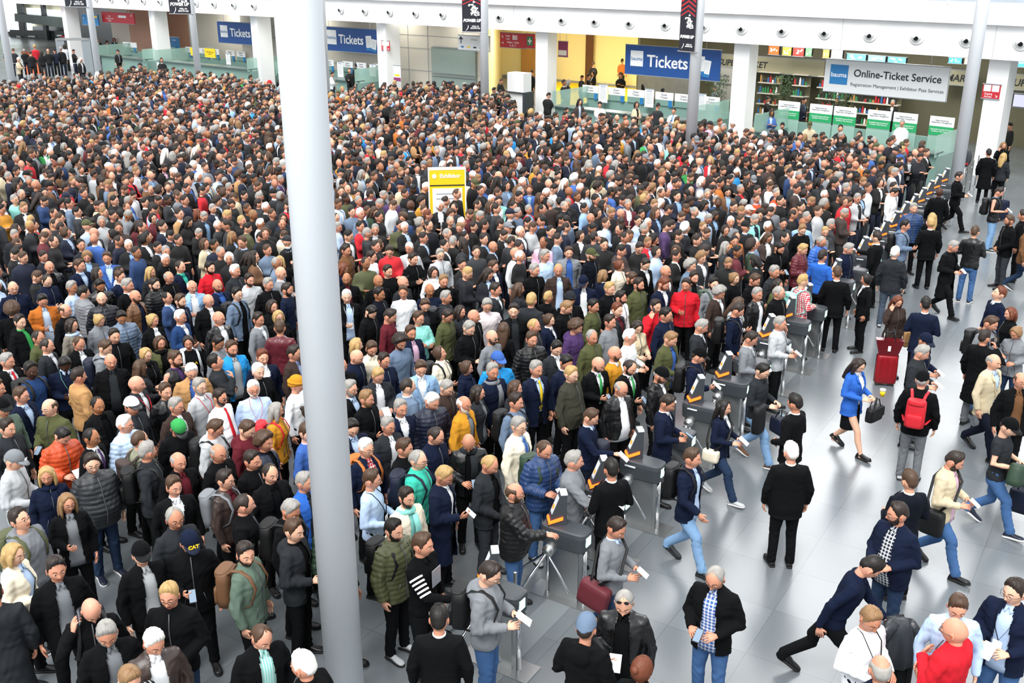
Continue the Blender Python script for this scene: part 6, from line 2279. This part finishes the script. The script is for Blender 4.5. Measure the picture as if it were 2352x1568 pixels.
def held(p, what):
    pose = p['pose']
    base = p['obj'].matrix_basis.copy()
    drop = Matrix.Translation((0, 0, -LEGS[legs_of(p)][0]))
    if pose == 1: L_ = Matrix.Translation((0, -.365, 1.165)) @ Matrix.Rotation(R(35), 4, 'X')
    elif pose == 5: L_ = Matrix.Translation((-.105, -.09, 1.60)) @ Matrix.Rotation(R(80), 4, 'X') @ Matrix.Rotation(R(80), 4, 'Y')
    else:
        S_, E_, W_, d_, n_, c_ = arm_pts(pose, -1, p['sex'])
        d = Vector(d_).normalized(); pnt = Vector(W_) + d * .13 - Vector(n_).normalized() * .03
        L_ = Matrix.Translation(pnt) @ Matrix.Rotation(R(40), 4, 'X')
    Mx = base @ drop @ L_
    if what == 'phone':
        t = thing('phone', uniq_label('black phone held by ' + nm_of(p)), 'phone', group='phones in hands'); t.matrix_world = Mx
        link('casing', PHONE, t); link('screen', SCREENM, t)
    else:
        o = link('ticket' if p['i'] % 2 else 'paper_sheet', TICKET if p['i'] % 2 else PAPER); o.matrix_world = Mx
        tag(o, uniq_label('white paper held by ' + nm_of(p)), 'ticket' if p['i'] % 2 else 'paper', 'papers and tickets in hands')
for p in folk:
    f = p['fl']
    if 'bp' in f: backpack(p, f['bp'])
    if 'pp' in f or 'tab' in f: held(p, 'paper')
    if 'ph' in f or p['pose'] == 5: held(p, 'phone')

def find(px, py):
    return min(folk, key=lambda p: (p['px'] - px) ** 2 + (p['py'] - py) ** 2)
def bag(name, label, cat, p, lx, ly, lz, dims, c, strap=True, handle=False, extra=None, rz=0.0, tilt=0.0):
    t = thing(name, label, cat)
    t.matrix_world = p['obj'].matrix_basis @ Matrix.Translation((lx, ly, lz)) @ Matrix.Rotation(rz, 4, 'Z') @ Matrix.Rotation(tilt, 4, 'Y')
    o = link('bag_body', nyl('bag_body', rounded(MB(), (0, 0, 0), dims, 4.5)), t); o.color = colour(c)
    o2 = link('flap', nyl('flap', rounded(MB(), (0, -dims[1] * .5, dims[2] * .12), (dims[0] * .96, .02, dims[2] * .70), 5)), t); o2.color = colour(extra or c)
    if handle:
        for s in (-1, 1):
            h_ = link('handle', nyl('handle', MB().tube([(-dims[0] * .25, s * dims[1] * .3, dims[2] * .45), (-dims[0] * .16, s * .02, dims[2] * .5 + .13), (dims[0] * .16, s * .02, dims[2] * .5 + .13), (dims[0] * .25, s * dims[1] * .3, dims[2] * .45)], .008, 8)), t)
            h_.color = colour('k')
    if strap:
        inv = Matrix.Rotation(-tilt, 4, 'Y') @ Matrix.Rotation(-rz, 4, 'Z') @ Matrix.Translation((-lx, -ly, -lz))
        s = -1 if lx > 0 else 1
        pts = [(lx, ly - .05, lz + dims[2] * .45), (lx * .62, -.165, 1.15), (s * .02, -.165, 1.36), (s * .085, -.05, 1.50), (s * .09, .07, 1.49), (0, .17, 1.33), (lx * .7, .15, 1.08), (lx, ly + .05, lz + dims[2] * .45)]
        pts = [inv @ Vector(q) for q in pts]
        o = link('strap', nyl('strap', MB().tube(pts, [(.018, .005)] * 8, 8)), t); o.color = colour('k')
    return t
p = find(1170 + 950 / 3.97, 1173 + 120 / 3.97); bag('messenger_bag', 'maroon and white messenger bag at the hip of the man in grey sweater', 'bag', p, -.27, .10, .86, (.38, .13, .30), 'm', extra='m', rz=R(80), tilt=R(-12))
p = find(1170 + 1950 / 3.97, 780 + 600 / 3.97); bag('handbag', 'cream shoulder handbag of the woman in navy blazer', 'bag', p, -.24, .05, .86, (.26, .11, .19), 'c', extra='c', rz=R(85))
p = find(1760 + 1690 / 3.97, 920 + 520 / 3.97); bag('shoulder_bag', 'black shoulder bag of the walking man in beige jacket', 'bag', p, -.26, .04, .82, (.30, .12, .34), 'k', rz=R(85))
p = find(1760 + 830 / 3.97, 600 + 930 / 3.97); bag('handbag', 'black handbag held by the woman in royal blue blazer', 'bag', p, .12, -.33, .80, (.36, .14, .25), 'k', strap=False, handle=True)
t = thing('coffee_cup', 'yellow and white paper coffee cup held by woman in blue blazer', 'cup'); t.matrix_world = p['obj'].matrix_basis @ Matrix.Translation((.16, -.40, 1.13))
MB().tube([(0, 0, 0), (0, 0, .10)], [.032, .044], 20).build('cup', M['yellow_sign'], t, True); MB().tube([(0, 0, .10), (0, 0, .125)], [.047, .044], 20).build('lid', M['white_sign'], t, True)
p = find(1760 + 1190 / 3.97, 600 + 360 / 3.97); bag('paper_bag', 'brown paper bag held by the woman with long auburn hair', 'bag', p, .20, -.28, .92, (.20, .10, .34), 't', strap=False, handle=True)
p = find(1760 + 2190 / 3.97, 920 + 210 / 3.97); bag('duffel_bag', 'navy and light blue duffel bag carried by man in black cap', 'bag', p, .22, -.42, .48, (.52, .26, .34), 'n', strap=False, handle=True, extra='lb', rz=R(70), tilt=R(10))
o = link('folded_jacket', nyl('folded_jacket', rounded(MB(), (0, 0, 0), (.40, .22, .30), 2.6))); o.color = colour('dgn'); o.matrix_world = p['obj'].matrix_basis @ Matrix.Translation((-.12, -.26, 1.0)) @ Matrix.Rotation(R(20), 4, 'Y')
tag(o, 'dark green quilted jacket folded over the arm of man in black cap', 'jacket')
p = find(1170 + 2290 / 3.97, 780 + 260 / 3.97); bag('sports_bag', 'navy and pale blue sports bag carried past the turnstiles', 'bag', p, .18, -.36, .66, (.46, .2, .26), 'n', strap=False, handle=True, extra='sb', rz=R(60))
o = link('folded_jacket', nyl('folded_jacket', rounded(MB(), (0, 0, 0), (.30, .16, .46), 2.6))); o.color = colour('k'); o.matrix_world = p['obj'].matrix_basis @ Matrix.Translation((-.26, -.14, .92))
tag(o, 'black jacket hanging over the arm of man in dark grey sweater', 'jacket')
p = find(1170 + 720 / 3.97, 780 + 700 / 3.97)
o = link('folded_jacket', nyl('folded_jacket', rounded(MB(), (0, 0, 0), (.26, .24, .34), 2.4))); o.color = colour('n'); o.matrix_world = p['obj'].matrix_basis @ Matrix.Translation((.26, -.12, 1.0))
tag(o, 'navy puffer jacket hung over the arm of man in navy sweater', 'jacket')

def suitcase(label, q, rz, c, hgt=.56, shiny=True, handle_up=True):
    t = thing('suitcase', label, 'suitcase', q, rz)
    mt = objmat('suitcase_shell', .25 if shiny else .8, bump=.05)
    mb = rounded(MB(), (0, 0, .05 + hgt / 2), (.40, .24, hgt), 6, 36, rr=.97)
    o = mb.build('shell', mt, t, True); o.color = colour(c)
    for s in (-1, 0, 1):
        r_ = MB().box((s * .11, -.122, .05 + hgt / 2), (.02, .012, hgt * .86)).build('rib', mt, t); r_.color = colour(c)
    z = MB().box((0, 0, .05 + hgt / 2), (.404, .012, hgt * .98)).build('zip', M['black'], t)
    for sx in (-.15, .15):
        for sy in (-.08, .08): MB().tube([(sx - .012, sy, .028), (sx + .012, sy, .028)], .027, 14).build('wheel', M['black'], t, True)
    if handle_up:
        for sx in (-.09, .09): MB().tube([(sx, .09, .05 + hgt), (sx, .09, 1.02)], .009, 8).build('handle_rod', M['chrome'], t, True)
        MB().tube([(-.10, .09, 1.02), (.10, .09, 1.02)], .016, 10).build('grip', M['black'], t, True)
    return t
q = at_z(2030, 882); suitcase('glossy dark red suitcase on wheels standing behind the blue blazer woman', q, R(-12), 'dr')
t = thing('tote_bag', 'shiny dark red tote bag resting on top of the red suitcase', 'bag', (q.x, q.y, .615), R(-12))
V = [(-.17, -.07, 0), (.17, -.07, 0), (.17, .07, 0), (-.17, .07, 0), (-.25, -.08, .30), (.25, -.08, .30), (.25, .08, .30), (-.25, .08, .30)]
MB().add(V, [(3, 2, 1, 0), (4, 5, 6, 7), (0, 1, 5, 4), (1, 2, 6, 5), (2, 3, 7, 6), (3, 0, 4, 7)]).build('bag_body', M['red_leather'], t)
for s in (-1, 1): MB().tube([(-.09, s * .075, .27), (-.06, s * .04, .50), (.06, s * .04, .50), (.09, s * .075, .27)], .008, 8).build('handle', M['black'], t, True)
MB().box((.0, -.083, .14), (.05, .01, .10)).build('emblem', M['white_sign'], t)
p = find(1760 + 920 / 3.97, 1173 + 480 / 3.97)
q = Vector((p['x'], p['y'], 0)) + Vector((math.sin(p['rz']), -math.cos(p['rz']), 0)) * .66
suitcase('black suitcase with red piping pulled by the man in navy sweater', q, R(10), 'k', .66, False)
mb = MB()
mb.add(*zloft([(.52, .20, .17, .17, 0, 0), (.55, .24, .19, .19, .01, 0), (.75, .235, .17, .17, 0, 0), (.95, .19, .13, .13, -.01, 0), (1.03, .12, .08, .08, 0, 0), (1.06, .05, .05, .05, 0, .02)], 40))
mb.tube([(-.08, -.02, 1.04), (-.20, -.08, .95), (-.28, -.09, .80)], [.06, .065, .05], 14); mb.tube([(.10, -.03, 1.02), (.22, -.05, .85), (.24, -.08, .62)], [.06, .06, .05], 14)
V, F, Mi = mb.arrays(); V = V + np.stack([np.sin(V[:, 2] * 40 + V[:, 1] * 30), np.sin(V[:, 0] * 55 + V[:, 2] * 20), V[:, 2] * 0], 1) * .012
o = link('draped_jacket', make_mesh('draped_jacket', V, F, [OM['leather']], Mi)); o.color = colour('dg'); o.location = (q.x, q.y, 0); o.rotation_euler.z = R(10)
tag(o, 'dark grey jacket draped over the handle of the black suitcase', 'jacket')
q = at_z(2298, 505); suitcase('dark blue suitcase beside the man in black vest', q, R(30), 'n', .55, False)

# ================================================================ THE FAR CROWD, one object
poly_px = [(-60, 200), (60, 182), (130, 176), (230, 172), (300, 150), (350, 160), (440, 165), (520, 172), (640, 192), (760, 208), (860, 196), (1000, 190), (1090, 192), (1150, 205), (1200, 250), (1280, 262), (1400, 262), (1560, 276), (1680, 285), (1760, 300), (1950, 312), (2100, 322), (2172, 352), (2160, 400), (2010, 520), (1900, 590), (1800, 655), (1640, 690), (1200, 690), (700, 690), (-60, 690)]
poly = [at_z(x, y, 1.65) for x, y in poly_px]
def inside(x, y):
    c = False; j = len(poly) - 1
    for i in range(len(poly)):
        a, b = poly[i], poly[j]
        if (a.y > y) != (b.y > y) and x < (b.x - a.x) * (y - a.y) / (b.y - a.y) + a.x: c = not c
        j = i
    return c
rng = random.Random(2016)
xs = [p.x for p in poly]; ys = [p.y for p in poly]
pts = []
sp = .62
yy = min(ys); row = 0
hero = np.array([(p['x'], p['y']) for p in folk])
obst = np.array([[c[0], c[1]] for c in COLS] + [[at_z(1028, 480, 1.2).x, at_z(1028, 480, 1.2).y]])
MARKED = [(1398, 372, 'r'), (1690, 392, 'bb'), (1738, 455, 'ru'), (1784, 446, 'ru'), (1938, 472, 'r'), (2052, 432, 'w'), (1968, 457, 'lg'), (1300, 252, 'r'), (1272, 300, 'bb'), (1012, 396, 'bb'), (1150, 347, 'm'), (968, 462, 'mu'),
          (1545, 312, 'r'), (1598, 302, 'r'), (65, 372, 'r'), (288, 252, 'r'), (146, 330, 'k'), (300, 412, 'r'), (350, 478, 'r'), (868, 466, 'do'), (828, 520, 'r'), (445, 380, 'b'), (985, 345, 'r'), (1120, 248, 'b'), (230, 170, 'r'), (460, 230, 'r'), (330, 190, 'bb'), (1480, 330, 'gn'), (1940, 340, 'sb')]
MARKED = [(at_z(a, b, 1.65), c) for a, b, c in MARKED]
pts += [(q.x, q.y, (c, 58)) for q, c in MARKED]
mk_xy = np.array([(q.x, q.y) for q, c in MARKED])
while yy < max(ys):
    xx = min(xs) + (row % 2) * sp / 2
    while xx < max(xs):
        x, y = xx + rng.uniform(-.17, .17), yy + rng.uniform(-.17, .17)
        xx += sp
        if not inside(x, y) or rng.random() < .05: continue
        if GATE_PERP(x, y) > -.75: continue
        if np.min(np.linalg.norm(hero - (x, y), axis=1)) < .52: continue
        if np.min(np.linalg.norm(mk_xy - (x, y), axis=1)) < .5: continue
        if np.min(np.linalg.norm(obst - (x, y), axis=1)) < .6: continue
        pts.append((x, y, None))
    yy += sp * .87; row += 1
# people at the counters, in the yellow hall, at the far doors
EXTRA = [(1258, 220, 'k', 150), (1200, 195, 'k', 90), (1178, 180, 'k', 20), (1150, 185, 'k', 60), (1222, 170, 'k', -60), (1363, 148, 'k', 150), (1336, 178, 'dg', 60), (1352, 175, 'k', 90), (1362, 172, 'k', -40), (1426, 175, 'k', 0), (1429, 142, 'o', 160),
         (1480, 183, 'k', 60), (1512, 184, 'k', -60), (1523, 210, 'dg', 0), (1642, 200, 'g', -40), (1295, 196, 'k', 60), (1305, 192, 'k', 90), (1331, 238, 'db', 10), (1378, 240, 'w', 20), (1462, 240, 'be', 30), (1510, 246, 'dg', 180), (1548, 255, 'w', -20),
         (853, 128, 'k', 150), (820, 148, 'k', 0), (803, 163, 'k', 0), (762, 168, 'w', 60), (371, 140, 'k', 0), (1771, 262, 'b', 10), (1798, 283, 'k', 20), (1860, 290, 'be', 10), (1930, 300, 'k', 20), (2072, 285, 'w', 0), (1846, 232, 'n', 60), (1923, 226, 'k', 0), (2050, 240, 'k', 0), (1763, 224, 'k', 80), (2322, 288, 'k', -60),
         (80, 112, 'r', 180), (55, 115, 'k', 180), (110, 118, 'k', 170), (125, 117, 'n', 180), (140, 116, 'k', 175), (30, 118, 'dg', 180), (42, 140, 'be', 60), (168, 117, 'k', 60), (185, 140, 'k', 30), (148, 108, 'w', 190), (95, 122, 'k', 180), (70, 124, 'k', 180), (15, 112, 'n', 180),
         (270, 118, 'k', 30), (303, 92, 'k', 60), (330, 90, 'w', 180), (337, 96, 'k', 150), (245, 95, 'k', 0), (262, 92, 'k', 0), (225, 92, 'k', 0), (395, 78, 'k', 0), (412, 76, 'k', 0), (424, 80, 'k', 60), (435, 78, 'k', 0), (468, 76, 'k', 0), (480, 74, 'k', 30), (1560, 130, 'k', 0)]
for x, y, c, yw in EXTRA:
    q = at_z(x, y, 1.65); pts.append((q.x, q.y, (c, yw)))
    if False: pass
PAL = ['ru', 'do', 'k', 'dk', 'dg', 'g', 'lg', 'n', 'dn', 'nb', 'b', 'bb', 'sb', 'lb', 'st', 'w', 'r', 'm', 'o', 'mu', 't', 'be', 'c', 'ol', 'dgn', 'gn', 'te', 'br', 'db', 'pk', 'pu']
HP = list('kdblygwa')
pal_m = [mat('crowd_cloth_' + str(i), COL[c], .85) for i, c in enumerate(PAL)] + [mat('crowd_hair_' + str(i), HAIR[c], .7) for i, c in enumerate(HP)] + [mat('crowd_skin_%d' % i, c, .55) for i, c in enumerate(['d9a286', 'cf9277', 'c2866a', '9d6747', '5a3a29'])] + [mat('crowd_brow', '7c5a48', .8)]
HI0, SI0 = len(PAL), len(PAL) + len(HP)
WTOP = [('k', 40), ('dk', 14), ('dg', 14), ('g', 7), ('lg', 3), ('n', 16), ('dn', 9), ('nb', 3), ('b', 3), ('bb', 1.0), ('sb', 2), ('lb', 3), ('st', 5), ('w', 4), ('r', 2.6), ('m', 2.2), ('o', 1), ('mu', .8), ('t', 1.6), ('be', 2), ('c', 1), ('ol', 3), ('dgn', 1.6), ('gn', .6), ('te', .5), ('br', 2), ('db', 4), ('pk', .5), ('pu', .6)]
WSH = [('w', 30), ('lb', 22), ('sb', 8), ('k', 14), ('g', 8), ('dg', 6), ('n', 5), ('lg', 5), ('r', 1), ('pk', 2)]
WH = [('k', 26), ('d', 32), ('b', 16), ('l', 6), ('y', 3), ('g', 14), ('w', 5), ('a', 1.5)]
def wpick(w):
    t = rng.random() * sum(a[1] for a in w)
    for k, v_ in w:
        t -= v_
        if t <= 0: return k
    return w[-1][0]
REG = dict(skin=0, lip=1, brow=2, hair=3, top=4, shirt=5, pants=6)
def template(lod, st, sex, pose, hs, yaw, pitch):
    hres = (20, 26) if lod == 'mid' else (10, 12)
    rres = (12, 16) if lod == 'mid' else (10, 12)
    mb = MB()
    mb.add(*RAW[(lod, st, sex, pose)], REG['top'])
    if st in 'SOJPW':
        v_, f_, _ = shirt_arrays(sex, 0, False, 16 if lod == 'mid' else 10); v_ = v_ * (np.array([1, 1, 1]) if lod == 'mid' else np.array([.86, .9, .985])); mb.add(v_, f_, REG['shirt'])
    mb.add(*tube([(0, .02, 1.44), (0, .012, 1.52), (0, .0, 1.60)], [(.058, .055), (.053, .056), (.045, .05)], 10 if lod == 'mid' else 7), REG['skin'])
    for s in (-1, 1):
        S_, E_, W_, d_, n_, c_ = arm_pts(pose, s, sex); W_ = np.array(W_); d = np.array(d_); d /= np.linalg.norm(d)
        mb.add(*tube([W_ - d * .02, W_ + d * .05, W_ + d * .12, W_ + d * .16], [(.026, .02), (.04, .022), (.036, .022), (.02, .015)], 8 if lod == 'mid' else 5), REG['skin'])
        H_ = np.array((s * .088, 0, .84)); K_ = np.array((s * .105, -.015, .5)); A_ = np.array((s * .11, .01, .03))
        mb.add(*tube([H_, K_, A_], [.10, .07, .062], 6 if lod == 'mid' else 4), REG['pants'])
    hv, hf, hm = head_arrays(sex, hres)
    HM = head_matrix(yaw, pitch)
    o = mb.n; mb.V.append(xf(hv, HM)); mb.F += [tuple(i + o for i in f) for f in hf]; mb.M += [REG['brow'] if m == 2 else REG['skin'] for m in hm]; mb.n += len(hv)
    if hs == 'c': v_, f_, m_ = cap_arrays(rres); mb.add(xf(v_, HM), f_, REG['hair'])
    elif hs != 'x': v_, f_, m_ = hair_arrays(hs, rres); mb.add(xf(v_, HM), f_, REG['hair'])
    V, F, Mi = mb.arrays()
    V, F = V.astype(np.float32), F
    tot = np.array([len(f) for f in F], np.int32); loops = np.concatenate([np.array(f, np.int32) for f in F])
    return V, loops, tot, np.array(Mi, np.int32)
TEM = {}
for lod in ('mid', 'far'):
    L_ = []
    for k in range(44 if lod == 'mid' else 30):
        sex = 'f' if k % 7 == 3 else 'm'
        st = FST[k % len(FST)] if k % 3 else rng.choice('SSOJ')
        pose = (0, 0, 1, 2, 0, 4, 1)[rng.randrange(7)]
        if sex == 'f':
            st = rng.choice('SOJ')
        hs = rng.choice('ssssssssssrrxCcs' if lod == 'mid' else 'ssssssssssssxCcs') if sex == 'm' else rng.choice('LLMB')
        L_.append((template(lod, st, sex, pose, hs, rng.uniform(-25, 25), rng.choice([0, 5, 8, 12, 25, -5])), hs))
    TEM[lod] = L_
CV, CL, CT, CM, off_v = [], [], [], [], 0
lut = np.zeros(7, np.int32)
for x, y, ov in pts:
    lod = 'mid' if y < 28 else 'far'
    (V, loops, tot, Mi), hs = TEM[lod][rng.randrange(len(TEM[lod]))]
    az = math.atan2(x, y)
    yw = rng.gauss(58, 24) if rng.random() < .86 else rng.uniform(-180, 180)
    tcx = wpick(WTOP)
    if ov: tcx, yw = ov
    a = R(yw) - az
    s = rng.gauss(1.0, .03); c_, s_ = math.cos(a) * s, math.sin(a) * s
    W = np.empty_like(V)
    W[:, 0] = V[:, 0] * c_ - V[:, 1] * s_ + x; W[:, 1] = V[:, 0] * s_ + V[:, 1] * c_ + y; W[:, 2] = V[:, 2] * s
    sk = SI0 + rng.choices([0, 1, 2, 3, 4], [40, 34, 16, 7, 3])[0]
    lut[:] = [sk, sk, SI0 + 5, (PAL.index(rng.choice(['k', 'k', 'k', 'n', 'n', 'dg', 'dg', 'g', 'w', 'ol'] + (['r'] if rng.random() < .4 else []))) if hs == 'c' else HI0 + HP.index(wpick(WH))), PAL.index(tcx), PAL.index(wpick(WSH)), PAL.index(rng.choice(['k', 'dk', 'n', 'dg']))]
    CV.append(W); CL.append(loops + off_v); CT.append(tot); CM.append(lut[Mi]); off_v += len(V)
CV, CL, CT, CM = np.concatenate(CV), np.concatenate(CL), np.concatenate(CT), np.concatenate(CM)
me = bpy.data.meshes.new('visitor_crowd')
me.vertices.add(len(CV)); me.vertices.foreach_set('co', CV.ravel())
me.loops.add(len(CL)); me.loops.foreach_set('vertex_index', CL)
me.polygons.add(len(CT)); me.polygons.foreach_set('loop_start', np.concatenate([[0], np.cumsum(CT)[:-1]]).astype(np.int32))
for m_ in pal_m: me.materials.append(m_)
me.polygons.foreach_set('material_index', CM)
me.polygons.foreach_set('use_smooth', np.ones(len(CT), dtype=bool))
me.update(calc_edges=True)
o = link('visitor_crowd', me)
tag(o, 'dense crowd of visitors filling the hall from the ticket counters to the queue', 'crowd', kind='stuff')
print('crowd', len(pts), 'faces', len(CT), 'folk', len(folk))

# ---------------------------------------------------------------- lettering becomes plain mesh
dg = bpy.context.evaluated_depsgraph_get(); dg.update()
for o in [o for o in sc.objects if o.type == 'FONT']:
    me = bpy.data.meshes.new_from_object(o.evaluated_get(dg))
    n = bpy.data.objects.new('lettering', me); n.parent = o.parent; n.matrix_parent_inverse = o.matrix_parent_inverse.copy(); n.matrix_basis = o.matrix_basis.copy()
    nm_ = o.name
    bpy.data.objects.remove(o)
    col.objects.link(n)
